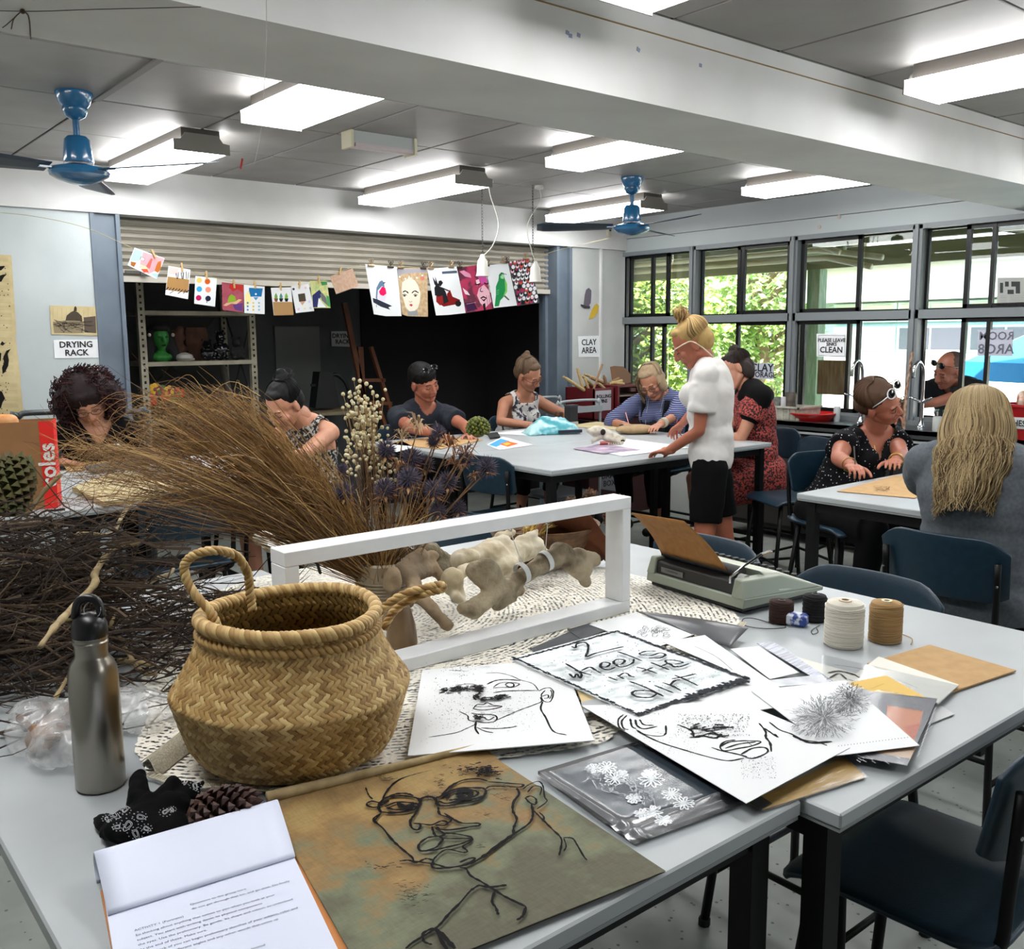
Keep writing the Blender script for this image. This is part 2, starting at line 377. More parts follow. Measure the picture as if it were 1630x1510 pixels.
# sashes: (unit, level, pxL, pxR, stiles)
def sash(win, ya, yb, za, zb, stiles, xo):
    s_ = thing0 = None
    t = .03; b = MB()
    for (p, q) in (((ya, za), (yb, za+t)), ((ya, zb-t), (yb, zb)), ((ya, za), (ya-t, zb)), ((yb, za), (yb+t, zb))):
        b.b2((XW+xo, p[0], p[1]), (XW+xo+.03, q[0], q[1]))
    for s1 in stiles: b.b2((XW+xo-.004, s1-.013, za), (XW+xo+.03, s1+.013, zb))
    b.box((XW+xo-.01, (ya if not stiles else stiles[0]), za-.01), (.02, .03, .035))
    return b.build('sash', BK, win)
for i in range(8):
    y0, y1 = Mull[i]-.035, Mull[i+1]+.035
    for lv, (za, zb) in enumerate(((SILL+.02, TR0), (TR1, HEAD-.03))):
        win = MB().b2((XW+.085, y0, za), (XW+.09, y1, za+.012)).build('window_%d' % (2*i+lv+1), BK, kind='structure')
        if i == 0: a, b_, st = wy(1000), wy(1063 if lv else 1058), [wy(1037)]
        elif i == 1: a, b_, st = wy(1172), wy(1256), ([wy(1181)] if lv else [])
        elif i == 2: a, b_, st = (wy(1273), wy(1368), []) if lv else (wy(1268), wy(1371), [wy(1281), wy(1353)])
        elif i == 3: a, b_, st = wy(1533), y1, [wy(1577)]
        else: a, b_, st = (y0, (y0+y1)/2-.02, []) if i % 2 else ((y0+y1)/2, y1, [])
        sash(win, a, b_, za, zb, st, .01)
        MB().b2((XW+.02, a, za), (XW+.024, b_, zb)).build('pane', GL, win)
        # fixed light behind
        if not (i == 3 and lv == 0):
            fa, fb = (b_, y1) if abs(a-y0) < abs(b_-y1) else (y0, a)
            MB().b2((XW+.06, fa, za), (XW+.064, fb, zb)).build('pane', GL, win)
        g = MB(); g.b2((XW+.04, y0, za), (XW+.07, y0-.018, zb)); g.b2((XW+.04, y1, za), (XW+.07, y1+.018, zb)); g.b2((XW+.04, y0, zb-.012), (XW+.07, y1, zb)); g.build('track', BK, win)
# unseen roof slab added over the building so the sun stays out
MB().b2((XL-1, YF-1, 2.8), (7.0, YS+.6, 2.9)).build('roof', mat('unseen_roof_sheet', '777777', .6), kind='structure')

# ---------------------------------------------------------------- fluorescent fittings
DIFF = mat('lit_diffuser', 'ffffff', .5, emit=LAMP); TRAY = mat('fitting_tray', '8d8a84', .55); PRISM = mat('diffuser_end', 'f4f7f6', .4, emit=LAMP*.25)
def fitting(label, x0, y0, y1, lit=True):
    w_ = .29; t = thing('ceiling_light', label, 'ceiling light', (x0+w_/2, (y0+y1)/2, ZC), 'fluorescent ceiling lights')
    b = MB(); b.b2((x0+.045, y0+.01, 2.545), (x0+w_-.045, y1-.01, ZC-.001)); b.build('tray', mat('tray_dark', '38342f', .7), t)
    prof = [(0, .05), (.018, .0), (w_-.018, 0), (w_, .05), (w_-.03, .05), (.03, .05)]
    me = MB(); me.prism(prof[:4], y1-y0, frameM((x0, y1, 2.495), (1, 0, 0), (0, 0, 1))); me.build('diffuser', DIFF, t)
    e = MB()
    pe = [(0, 0), (w_, 0), (w_, .052), (w_-.035, .056), (w_-.06, .09), (.06, .09), (.035, .056), (0, .052)]
    for yy in (y0, y1+.006): e = MB(); e.prism(pe, .006, frameM((x0, yy, 2.493), (1, 0, 0), (0, 0, 1))); e.build('end_plate', TRAY if yy < y0+.01 else TRAY, t)
    return t
for lab, x, y0, y1 in (('long lit fluorescent fitting behind the left blue fan blade', 1.80, 4.83, 6.02), ('lit fluorescent fitting beside the back bulkhead above the hanging bulb sockets', 3.54, 4.86, 6.02),
                       ('lit fluorescent fitting behind the right blue fan near the corner', 5.30, 4.96, 6.02), ('lit fluorescent fitting right behind the beam above the left fan side', 1.82, 2.88, 4.07),
                       ('lit fluorescent fitting behind the beam in the middle of the room', 3.61, 2.88, 4.10), ('lit fluorescent fitting behind the beam nearest the windows', 5.39, 2.88, 4.12),
                       ('lit fluorescent fitting in front of the beam at the top right', 3.66, .84, 2.03), ('lit fluorescent fitting cut off at the top middle of the view', 1.90, .82, 2.01)):
    fitting(lab, x, y0, y1)
fitting('lit fluorescent fitting near the windows in front of the beam', 5.40, .84, 2.03)
for k, (y0, y1) in enumerate(((.84, 2.03), (2.88, 4.07), (4.83, 6.02))): fitting('added lit fluorescent fitting left of the view, '+('in front of the beam', 'just behind the beam', 'by the back wall')[k], .03, y0, y1)  # unseen fittings following the row spacing, added to brighten the left side
fitting('lit fluorescent fitting behind the camera position', 1.9, -1.9, -.7); fitting('lit fluorescent fitting far behind the camera', 4.6, -1.9, -.7)
# small unlit batten
t = thing('batten_light', 'small unlit white batten fitting on the ceiling', 'ceiling light', (2.74, 4.43, ZC))
b = MB(); b.b2((2.56, 4.39, 2.545), (2.93, 4.47, ZC)); b.build('body', mat('batten_body', 'a8adac', .4), t)
b = MB(); b.b2((2.57, 4.378, 2.53), (2.92, 4.45, 2.548)); b.build('diffuser', mat('batten_diffuser', 'b9aeb0', .35), t)
for x in (2.545, 2.93): MB().b2((x, 4.38, 2.525), (x+.016, 4.48, ZC)).build('end_cap', mat('batten_end', 'c9c4a8', .5), t)
# ---------------------------------------------------------------- ceiling fans
FB = mat('blue_enamel', '1f6390', .22, coat=.5); FBD = mat('dark_blue_blade', '10293a', .4)
def fan(loc, a0, label):
    t = thing('ceiling_fan', label, 'ceiling fan', (0, 0, 0), 'blue ceiling fans')
    MB().lathe([(.0, 0), (.075, 0), (.076, -.01), (.062, -.05), (.05, -.062), (.052, -.075), (.04, -.1), (.012, -.115), (0, -.115)], n=24).build('canopy', FB, t, smooth=40)
    MB().cyl((0, 0, -.11), (0, 0, -.21), .014, n=14).build('rod', FB, t, smooth=40)
    MB().lathe([(.0, -.18), (.04, -.182), (.052, -.195), (.062, -.285), (.06, -.292), (.0, -.292)], n=24).build('motor_cover', FB, t, smooth=40)
    MB().lathe([(0, -.30), (.06, -.30), (.115, -.315), (.125, -.33), (.12, -.345), (.09, -.362), (.04, -.378), (0, -.38)], n=32).build('motor_housing', FB, t, smooth=35)
    for k in range(3):
        a = a0+k*2*PI/3; c, s_ = math.cos(a), math.sin(a)
        def fn(u, v):
            r = .13+.51*u; wd = (.05+.03*math.sin(u*PI*.6))*(1 if u < .93 else .75); y = (v-.5)*2*wd
            return V((r*c-y*s_, r*s_+y*c, -.318+y*.22))
        b = MB(); b.grid(fn, 12, 5); o = b.build('blade', FBD if k else FBD, t, smooth=True)
        sm = o.modifiers.new('s', 'SOLIDIFY'); sm.thickness = .004
        MB().bar((.1*c, .1*s_, -.322), (.17*c, .17*s_, -.322), .03, .006).build('blade_bracket', FB, t)
    place(t, loc)
    return t
fan((1.245, 4.46, ZC), math.radians(-53), 'blue ceiling fan at the left, nearest the music sheets')
fan((4.79, 4.56, ZC), math.radians(-100), 'blue ceiling fan at the right, near the windows')
# ---------------------------------------------------------------- flat art drawn on real surfaces
class Art:
    """ink, paint and print on a flat sheet; fn turns a point of the photograph into a point of that sheet's plane"""
    def __init__(s, fn, up, base=.0023): s.base = base; s.fn = fn; s.up = V(up); s.mb = MB(); s.cols = []; s.k = 0
    def c(s, col):
        if col not in s.cols: s.cols.append(col)
        s.mb.mi = s.cols.index(col); s.k += 1; return s.base+s.k*.00002
    def poly(s, pts, col):
        z = s.c(col); s.mb.add([s.fn(*p)+s.up*z for p in pts], [tuple(range(len(pts)))]); return s
    def line(s, pts, w, col, n=5, jit=.3):
        z = s.c(col); q = spline([s.fn(*p) for p in pts], n) if n > 1 else [s.fn(*p) for p in pts]
        ribbon(s.mb, q, w, up=s.up, lift=z, jit=jit); return s
    def dot(s, p, r, col, ry=None, n=9):
        c = p; ry = ry or r; j = rnd(0, 1)
        return s.poly([(c[0]+r*math.cos(2*PI*i/n+j), c[1]+ry*math.sin(2*PI*i/n+j)) for i in range(n)], col)
    def specks(s, box, cnt, col, r=(.6, 2.2), dens=None):
        z = s.c(col)
        for _ in range(cnt):
            x = rnd(box[0], box[2]); y = rnd(box[1], box[3])
            if dens and not dens(x, y): continue
            a = rnd(0, PI); R_ = rnd(*r); k = rnd(.25, .8); m = 5; p = []
            for i in range(m):
                t = 2*PI*i/m; q = (R_*math.cos(t)*rnd(.6, 1.2), R_*k*math.sin(t)*rnd(.6, 1.2))
                p.append(s.fn(x+q[0]*math.cos(a)-q[1]*math.sin(a), y+q[0]*math.sin(a)+q[1]*math.cos(a))+s.up*z)
            s.mb.add(p, [tuple(range(m))])
        return s
    def done(s, parent, name='artwork', rough=.7):
        return s.mb.build(name, [mat('paint_'+c, c, rough, spec=.12) for c in s.cols], parent)
def quadmb(pts, up, th): 
    up = V(up); k = len(pts); vs = [V(p) for p in pts]+[V(p)+up*th for p in pts]
    return MB().add(vs, [tuple(range(k))[::-1], tuple(range(k, 2*k))]+[(i, (i+1) % k, k+(i+1) % k, k+i) for i in range(k)])
PAPER = mat('paper_white', 'dfe2e4', .7); KRAFT = mat('kraft_paper', 'b3905f', .75, c2='a98556', scale=30); BLACKP = mat('letter_black', '101114', .7)
CREAMP = mat('aged_paper', 'c3b48a', .8, c2='b5a57a', scale=12)
def wallart(pts, fn, m, label, cat, name, off=.004, group=None, parent=None, upv=(0, -1, 0)):
    P_ = [fn(*p) for p in pts]; o = quadmb([p+V(upv)*off*0 for p in P_], upv, .002).build(name, m, parent)
    if label: tag(o, label, cat, group)
    return o
YW = YB+.02
fw = lambda x, y: PY(x, y, YW-.002)
# music sheets with black leaf shapes
prev = [((-30, 404), (18, 406), (26, 533), (-30, 531)), ((-30, 531), (24, 533), (33, 604), (-30, 603)), ((-30, 603), (32, 604), (38, 668), (-30, 668))]
for i, q in enumerate(prev):
    o = wallart(q, fw, CREAMP, ('aged music sheet taped highest on the wall at the left edge', 'aged music sheet with a black bird shape in the middle of the wall column', 'aged music sheet lowest on the wall above the grey rail')[i], 'poster', 'music_sheet', group='old music sheets on the left wall')
    a = Art(fw, (0, -1, 0)); y0, y1 = q[0][1], q[2][1]
    for k in range(int((y1-y0)/11)):
        for j in range(4): a.line([(-28, y0+6+k*11+j*1.7), (q[1][0]-5+(k*11)*.06, y0+7+k*11+j*1.7)], .0012, '6d6142', 1)
    for k in range(30): a.dot((rnd(-26, 16), rnd(y0+6, y1-5)), .9, '2d281c')
    if i == 0: a.poly([(-4, 424), (6, 423), (8, 424), (2, 430), (-4, 431)], '151310'); a.poly([(-4, 440), (4, 437), (11, 436), (6, 441), (2, 448), (-4, 449)], '151310')
    if i == 1: a.poly([(17, 555), (10, 558), (5, 568), (6, 577), (3, 585), (4, 595), (8, 592), (13, 582), (14, 573), (12, 563)], '151310'); a.poly([(0, 548), (3, 543), (7, 546), (11, 544), (4, 550)], '151310'); a.poly([(-4, 560), (2, 562), (1, 574), (-4, 578)], '151310')
    if i == 2: a.poly([(-4, 620), (3, 623), (8, 634), (4, 640), (1, 650), (-4, 648)], '151310')
    a.done(o, 'printed_notes')
# drawing of a domed building + DRYING RACK sign
o = wallart(((79, 486), (152, 488), (155, 534), (82, 532)), fw, CREAMP, 'small ink drawing of a domed building above the drying rack sign', 'drawing', 'ink_drawing')
a = Art(fw, (0, -1, 0))
a.poly([(104, 510), (106, 502), (112, 497), (118, 494), (124, 497), (130, 503), (131, 511)], '4a4036'); a.poly([(117, 495), (118, 489), (120, 487), (122, 490), (122, 495)], '3a322b')
a.poly([(133, 505), (152, 503), (153, 530), (134, 529)], '5a5046'); a.poly([(84, 512), (104, 510), (133, 512), (133, 530), (86, 530)], '8c8068')
for k in range(26): a.line([(rnd(84, 150), rnd(508, 530)), (rnd(84, 150), rnd(508, 530))], .004, '2a241f', 1)
for k in range(10): a.line([(84+k*7, 490), (84+k*7, 507)], .001, '5a5046', 1)
a.done(o)
def sign(px, body, M_, label, name='sign', m=PAPER, size=.045, upv=(0, -1, 0), fn=fw, bold=.0012, sx=1, cat='sign', lcol=None):
    o = wallart(px, fn, m, label, cat, name, upv=upv); c = sum((fn(*p) for p in px), V())/4+V(upv)*.0035
    x = (fn(*px[1])-fn(*px[0])); y = (fn(*px[0])-fn(*px[3])); 
    text(body, size, lcol or BLACKP, frameM(c, x, y), o, bold=bold, sx=sx); return o
sign(((85, 541), (155, 540), (157, 569), (87, 570)), 'DRYING\nRACK', None, 'white paper sign reading DRYING RACK on the left wall beside the steel column', size=.052)
sign(((920, 535), (953, 534), (954, 568), (921, 568)), 'CLAY\nAREA', None, 'white paper sign reading CLAY AREA taped right of the steel column', size=.075)
fb = lambda x, y: PY(x, y, YS-.035)
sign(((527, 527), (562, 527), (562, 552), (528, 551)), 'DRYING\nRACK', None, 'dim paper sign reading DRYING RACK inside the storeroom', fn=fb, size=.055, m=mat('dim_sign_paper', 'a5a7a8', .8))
# paper birds on the corner wall
def bird(label, body, wing, beak_pts, parts, name='paper_bird'):
    P_ = [fw(*p) for p in body]; o = quadmb(P_, (0, -1, 0), .003).build(name, mat('bird_'+wing, wing, .7)); tag(o, label, 'paper bird')
    a = Art(fw, (0, -1, 0)); 
    for p, c in parts: a.poly(p, c)
    a.done(o, 'markings')
bird('pink-breasted grey paper bird on a branch, cut out on the corner wall', [(929, 484), (931, 468), (933, 461), (937, 458), (941, 462), (941, 470), (940, 482), (937, 487), (932, 487)], '5c5560', None, [([(932, 484), (934, 470), (939, 465), (941, 470), (940, 482), (936, 486)], 'e26a8c'), ([(924, 484), (939, 487), (939, 491), (930, 491), (924, 487)], '3d3b40')])
bird('yellow paper bird below the pink-breasted one on the corner wall', [(937, 508), (941, 495), (946, 486), (950, 483), (953, 487), (951, 498), (946, 504), (941, 507)], 'c3a331', None, [([(948, 487), (950, 484), (953, 487), (951, 492)], '2c2718'), ([(940, 500), (944, 493), (946, 498), (941, 505)], '8f7a2a')])
# door sensor in the corner
t = thing('motion_sensor', 'small beige wall sensor in the ceiling corner above the windows', 'sensor', (6.1, YB-.02, 2.45))
p = PY(969, 367, YB-.02)
MB().box(p, (.06, .035, .12), bev=.015).build('housing', mat('sensor_plastic', 'b7b2a2', .5), t, smooth=40)
MB().box(p+V((0, -.019, 0)), (.025, .004, .012)).build('lens', BLACKP, t); MB().box(p+V((0, -.019, .035)), (.028, .004, .01)).build('slot', mat('sensor_slot', '8a8678', .5), t)

# ---------------------------------------------------------------- storeroom: shelving and what stands on it
SA = mat('shelf_angle_cream', '9d9784', .55, c2='7d7765', scale=9); SHD = mat('shelf_hole', '15140f', .9)
t = thing('steel_shelving', 'cream slotted-angle steel shelving behind the half open shutter', 'shelving', (2.65, 6.9, 0))
def post(x, y, wide=.045):
    b = MB(); b.b2((x, y-.004, 0), (x+wide, y, 2.25)); b.b2((x, y, 0), (x+.004, y+.04, 2.25)); o = b.build('upright', SA, t)
    h = MB()
    for i in range(40): h.box((x+wide/2, y-.005, .55+i*.042), (.014, .003, .02 if i % 2 else .012))
    h.build('slot_holes', SHD, o, kind='stuff')
for x, y in ((2.19, 6.72), (2.24, 6.86), (3.06, 6.86)): post(x, y)
post(2.19, 7.4); post(3.06, 7.4)
for z in (1.73, 1.37, .95, .5): 
    o = MB().b2((2.24, 6.85, z), (3.10, 7.42, z+.03)).build('shelf', SA, t)
b = MB()
for x0, x1 in ((2.25, 3.05),): b.bar((x0, 7.43, .95), (x1, 7.43, 1.75), .02, .004); b.bar((x1, 7.44, .95), (x0, 7.44, 1.75), .02, .004)
b.bar((3.1, 6.9, 1.0), (3.1, 7.4, 1.75), .004, .02); b.bar((3.1, 7.4, 1.0), (3.1, 6.9, 1.75), .004, .02)
b.build('brace', mat('shelf_brace', '2c2a28', .6), t)
GRN = mat('green_witch_skin', '2a7f30', .55, c2='226b28', scale=18); BKH = mat('black_matte', '0c0b0b', .8); TER = mat('brown_clay', '5a3a2c', .8, c2='4c3024', scale=14); BGL = mat('black_glaze', '0d0d10', .15)
def pos(px, py, Y, z): q = PY(px, py, Y); return V((q.x, Y, z))
zs = 1.401
w_ = thing('witch_head', 'green sculpted witch head with black hair on the middle shelf', 'sculpture', pos(256, 560, 7.0, zs))
q = pos(256, 560, 7.0, zs)
b = MB(); b.ell(q+V((0, -.01, .17)), (.06, .06, .085)); b.ell(q+V((0, -.02, .11)), (.035, .04, .035)); b.cap(q+V((0, -.07, .17)), q+V((0, -.09, .14)), .010, .016, 8); b.cap(q+V((0, 0, .1)), q+V((0, 0, .02)), .03, .05); b.cap(q+V((-.03, -.055, .19)), q+V((.03, -.055, .19)), .01); b.ell(q+V((0, 0, .03)), (.09, .06, .035))
m_ = voxel(b, .007, 4); m_.materials.append(GRN); link('head', m_, w_)
b = MB(); b.ell(q+V((0, .03, .165)), (.11, .07, .12)); b.ell(q+V((0, -.01, .24)), (.07, .066, .035)); b.cap(q+V((-.075, .02, .15)), q+V((-.10, -.01, .03)), .045, .04); b.cap(q+V((.075, .02, .15)), q+V((.10, -.01, .03)), .045, .04)
m_ = voxel(b, .01, 3); m_.materials.append(BKH); link('hair', m_, w_)
b = MB()
for sx in (-1, 1): b.ell(q+V((sx*.024, -.062, .175)), (.012, .006, .007)); b.ell(q+V((sx*.0, -.068, .115)), (.02, .006, .005))
b.build('eyes_and_mouth', mat('witch_dark', '0f3a14', .5), w_)
b = MB()
for sx in (-1, 1): b.ell(q+V((sx*.085, -.03, .19)), (.012, .012, .014))
b.build('earring', mat('pearl', 'c9bdb0', .3), w_)
for i in range(9):
    pass
q = pos(285, 560, 7.12, zs); b = MB()
for i in range(7): b.cap(q+V((rnd(-.03, .03), rnd(-.02, .02), i*.03+.02)), q+V((rnd(-.04, .04), rnd(-.02, .02), i*.03+.05)), .03)
m_ = voxel(b, .01, 3); m_.materials.append(TER); tag(link('clay_figure', m_), 'lumpy brown clay figure behind the green witch head', 'sculpture')
q = pos(312, 560, 7.15, zs); b = MB()
b.lathe([(.0, 0), (.055, .0), (.06, .01), (.095, .12), (.1, .2), (.085, .245), (.078, .245), (.09, .2), (.05, .02), (0, .02)], q, 7); tag(b.build('clay_pot', TER), 'large faceted brown clay pot at the back of the middle shelf', 'pot')
q = pos(294, 572, 6.95, zs); t = thing('lidded_dish', 'small white lidded ceramic dish on the middle shelf', 'dish', q)
MB().lathe([(0, 0), (.05, 0), (.065, .02), (.06, .03), (0, .03)], q, 20).build('bowl', mat('dull_white_glaze', 'a9a79f', .4), t, smooth=40); MB().lathe([(.062, .03), (.055, .045), (.02, .06), (0, .062)], q, 20).build('lid', mat('dull_white_glaze2', 'b7b5ad', .4), t, smooth=40)
MB().ell(q+V((.04, -.02, .012)), (.03, .02, .012)).build('handle', mat('dull_white_glaze', 'a9a79f', .4), t, smooth=True)
for (px, lab, s_) in ((330, 'shiny black ceramic bear at the left of the black figures', 1.0), (351, 'taller shiny black ceramic figure with round head', 1.45), (377, 'dark animal figure at the right end of the middle shelf', 1.1)):
    q = pos(px, 572, 6.93, zs); b = MB()
    b.ell(q+V((0, 0, .045*s_)), (.05, .045, .048*s_)); b.ell(q+V((0, -.01, .115*s_)), (.035, .034, .034*s_)); 
    for sx in (-1, 1): b.ell(q+V((sx*.028, 0, .148*s_)), .012); b.ell(q+V((sx*.035, -.03, .02)), (.02, .03, .018)); b.cap(q+V((sx*.04, -.01, .08*s_)), q+V((sx*.05, -.035, .05*s_)), .013)
    b.ell(q+V((0, -.04, .108*s_)), (.015, .014, .011)); m_ = voxel(b, .006, 2); m_.materials.append(BGL if px < 370 else BKH)
    tag(link('ceramic_figure', m_), lab, 'figurine')
t = thing('paper_flowers', 'bunch of orange and yellow paper flowers on the lower shelf', 'flowers', pos(262, 625, 6.95, .98))
for i in range(9):
    q = pos(240+i*5.5, 620+rnd(-6, 8), 6.9, 1.18+rnd(-.05, .03)); b = MB()
    for k in range(6):
        a = k*PI/3+rnd(0, 1); b.ell(q+V((math.cos(a)*.025, -.01, math.sin(a)*.025)), (.02, .007, .02))
    b.build('flower', mat('flower_%d' % (i % 4), ('c7401c', 'd0a520', '7a2030', '3f6b2a')[i % 4], .6), t); MB().cyl(q, (q.x, q.y+.03, .98), .004).build('stem', mat('stem_green', '2f3d20', .8), t)
q = pos(366, 640, 7.3, 0); tag(MB().cyl(q+V((-.05, 0, 1.35)), q+V((.12, 0, .55)), .028, n=14).build('cardboard_tube', mat('tube_grey', '6e6a66', .8)), 'grey cardboard tube leaning behind the shelving', 'tube')
# easel
WO = mat('easel_wood', '5a3018', .5, c2='6b3b1e', scale=8, stretch=(4, 4, .6))
t = thing('wooden_easel', 'tall brown wooden studio easel standing in the dark storeroom', 'easel', (4.45, 7.2, 0))
def pe(px, py, Y=7.25): return PY(px, py, Y)
for n_, p, q, w2 in (('mast', (548, 482), (580, 640), .045), ('leg', (573, 552), (580, 690), .05), ('leg', (590, 552), (622, 655), .04), ('leg', (600, 640), (640, 760), .04), ('crossbar', (575, 605), (612, 605), .04), ('crossbar', (572, 640), (622, 642), .05)):
    MB().bar(pe(*p), pe(*q), w2, .03).build(n_, WO, t)
MB().bar(pe(580, 690), V((pe(580, 690).x, 7.25, 0)), .05, .03).build('leg', WO, t)
# guillotine / press on a bench
IR = mat('black_iron', '0c0d0e', .4); t = thing('bench_press', 'black cast iron bench press with curved handle in the storeroom', 'press', (4.0, 7.2, .95))
f1 = lambda x, y: PY(x, y, 7.2)
b = MB(); b.tube(spline([f1(524, 600), f1(535, 596), f1(548, 606), f1(556, 625), f1(560, 655)], 6), .018); b.build('handle', IR, t, smooth=True)
b = MB(); c = f1(514, 620); b.prism([(c.x-.1, .98), (c.x+.13, .98), (c.x+.07, 1.28), (c.x-.05, 1.28)], .12, M4(((1, 0, 0, 0), (0, 0, 1, 7.15), (0, 1, 0, 0), (0, 0, 0, 1)))); b.build('body', IR, t)
MB().cyl(f1(508, 600), f1(524, 600), .02).build('spindle', IR, t); MB().bar(f1(495, 613), f1(524, 613), .02).build('arm', IR, t)
MB().b2((f1(485, 650).x, 6.95, .93), (f1(565, 650).x, 7.5, .955)).build('table_board', mat('press_board', '6a5f48', .7), t)
for x in (485, 560): MB().b2((f1(x, 650).x, 7.0, 0), (f1(x, 650).x+.03, 7.03, .93)).build('leg', IR, t)

# ---------------------------------------------------------------- the line of cards and prints
YC = 5.6; fc = lambda x, y: PY(x, y, YC)
def sl_(pts, n=8): return spline([fc(*p) for p in pts], n)
t = MB(); t.tube(sl_([(-20, 336), (60, 345), (135, 362), (205, 392), (250, 412), (300, 430), (350, 444), (400, 453), (470, 455), (515, 446), (545, 431), (582, 421), (640, 424), (690, 427), (740, 423), (800, 416), (850, 411), (888, 398), (970, 379)]), .0016, 5)
tag(t.build('hanging_string', mat('string', 'a39a70', .8)), 'thin string strung across in front of the shutter holding the artwork', 'string')
PEG = mat('wooden_peg', 'b89a68', .7); CLIP = mat('bulldog_clip', '4c443c', .35, metal=.8); CLIP2 = mat('brass_clip', 'a08a6c', .35, metal=.8)
def card(q, label, name='art_card', m=PAPER, group='small cards pegged on the string'):
    return wallart(q, fc, m, label, 'card', name, group=group)
def peg(px, py, ang=0):
    q = fc(px, py)+V((0, -.004, 0)); t = thing('clothes_peg', None, 'clothes peg', q, 'wooden pegs on the string'); t['label'] = PEGL.pop(0)
    for s_ in (-1, 1): MB().box(q+V((0, s_*.004, 0)), (.010, .005, .05), (s_*.08, ang, 0)).build('peg_half', PEG, t)
    MB().cyl(q+V((-.007, 0, .004)), q+V((.007, 0, .004)), .0035, n=8).build('spring', CLIP, t)
PEGL = ['small wooden peg holding the '+x for x in ('pink leftmost animal card', 'card with black brushstrokes', 'card with six colour swatches', 'red card with green frog', 'blue underwater card', 'three potted cacti card', 'card with small dark landscape', 'green and navy abstract card', 'plain tan speckled card')]
c1 = card([(214, 394), (262, 411), (249, 444), (203, 422)], 'pink watercolour card with animals pegged at the far left of the string'); a = Art(fc, (0, -1, 0))
a.poly([(214, 396), (228, 401), (222, 415), (207, 415)], 'a9d6c2'); a.poly([(228, 401), (261, 412), (254, 428), (236, 436), (222, 425), (224, 412)], 'eda0a8'); a.poly([(240, 411), (243, 412), (238, 428), (232, 424)], 'e2655c')
a.poly([(221, 420), (232, 424), (238, 433), (226, 430)], 'efd9a8'); a.poly([(251, 417), (256, 415), (256, 428), (251, 434), (246, 431), (248, 424)], 'b96a2e'); a.poly([(208, 416), (217, 418), (213, 425), (208, 422)], 'a5642f'); a.poly([(224, 428), (234, 428), (237, 433), (229, 434)], 'd2573a'); a.poly([(224, 408), (231, 411), (229, 416), (222, 413)], '6f6a70'); a.poly([(225, 409), (230, 411.5), (228.5, 415), (223, 413)], 'ecd6dc')
a.poly([(239, 434), (252, 436), (249, 443)], 'a8cfe6'); a.done(c1); peg(244, 404, -.4)
c1 = card([(268, 423), (303, 429), (299, 476), (263, 469)], 'card with brown paper band and black ink brushstrokes'); a = Art(fc, (0, -1, 0))
a.poly([(267, 440), (301, 445), (299, 466), (264, 461)], 'a98250'); a.poly([(268, 424), (284, 427), (282, 438), (268, 436)], 'eec4c2')
for x in (280, 284, 288, 292, 296, 300): a.line([(x, 433+rnd(-1, 2)), (x+rnd(-2, 2), 444)], .007, '16161a', 1)
for k in range(8): a.line([(264+k*4.6, 461+k*.6), (268+k*4.6, 457+k*.7)], .009, '16161a', 1); 
for x in (272, 285, 293): a.line([(x-2, 467), (x+4, 463)], .007, '16161a', 1)
a.done(c1); peg(289, 425)
c1 = card([(311, 439), (345, 443), (342, 488), (309, 483)], 'white card with six watercolour swatches in two columns'); a = Art(fc, (0, -1, 0))
for (x, y), c in zip(((317, 446), (330, 448), (317, 460), (331, 461), (316, 474), (331, 475)), ('e9c06a', 'd8601f', '3aa0d0', 'e58a70', 'b81a5a', '1a1f3a')): a.dot((x, y), 4.6, c)
a.line([(329, 476), (329, 482)], .008, '1a1f3a', 1); a.done(c1); peg(328, 438)
c1 = card([(353, 449), (388, 453), (387, 497), (354, 493)], 'dark red painted card with a green frog and red petals', m=mat('card_red', '8f3a4a', .7, c2='a5485a', scale=20)); a = Art(fc, (0, -1, 0))
a.poly([(366, 452), (387, 454), (386, 466), (378, 460), (371, 464), (364, 458)], 'b5322c'); a.poly([(364, 472), (368, 468), (374, 472), (376, 480), (368, 484), (362, 480)], '7ea12a'); a.poly([(360, 482), (355, 486), (360, 487), (372, 481), (380, 476), (385, 477), (376, 484)], 'd8b08a'); a.poly([(370, 485), (386, 482), (386, 495), (374, 493)], '5d3a78'); a.done(c1); peg(372, 452)
c1 = card([(388, 453), (421, 456), (421, 500), (389, 498)], 'white card with a blue underwater painting and tiny notes'); a = Art(fc, (0, -1, 0))
a.poly([(396, 458), (418, 459), (416, 472), (396, 472)], '1f6fa6'); a.dot((407, 468), 1.5, 'dfeaf2'); a.poly([(390, 470), (396, 462), (400, 478), (394, 488), (390, 484)], 'ecdf9c'); a.poly([(403, 473), (411, 473), (407, 478)], '4a90c0')
for k in range(9): a.dot((394+k % 3*9, 482+k//3*5.5), 1.7, ('5a8ab0', 'e0c060', '8fb6cc')[k % 3])
a.done(c1); peg(405, 453)
c1 = card([(431, 458), (463, 457), (467, 501), (436, 502)], 'card with three potted cacti above a brown paper band'); a = Art(fc, (0, -1, 0))
a.poly([(434, 480.5), (465.3, 480.5), (467, 501), (436, 502)], 'a9865a')
for x, c, p_ in ((439, '6fa04a', '7a4a34'), (447, '4f8f7a', '1b1b1e'), (455.5, '7fb04a', '1b1b1e')): a.poly([(x-2.5, 476), (x-2, 470), (x, 466), (x+2.5, 471), (x+2.5, 476)], c); a.poly([(x-3, 475), (x+3.5, 475), (x+2, 480), (x-1.5, 480)], p_)
a.done(c1); peg(446, 456)
c1 = card([(463, 455), (491, 452), (500, 495), (471, 498)], 'white card with a small dark landscape painting and swatches'); a = Art(fc, (0, -1, 0))
a.poly([(474, 468), (485, 466.5), (487, 479), (476, 480.5)], '4a4236'); a.poly([(477, 480), (486, 479), (481, 486)], 'c49a80')
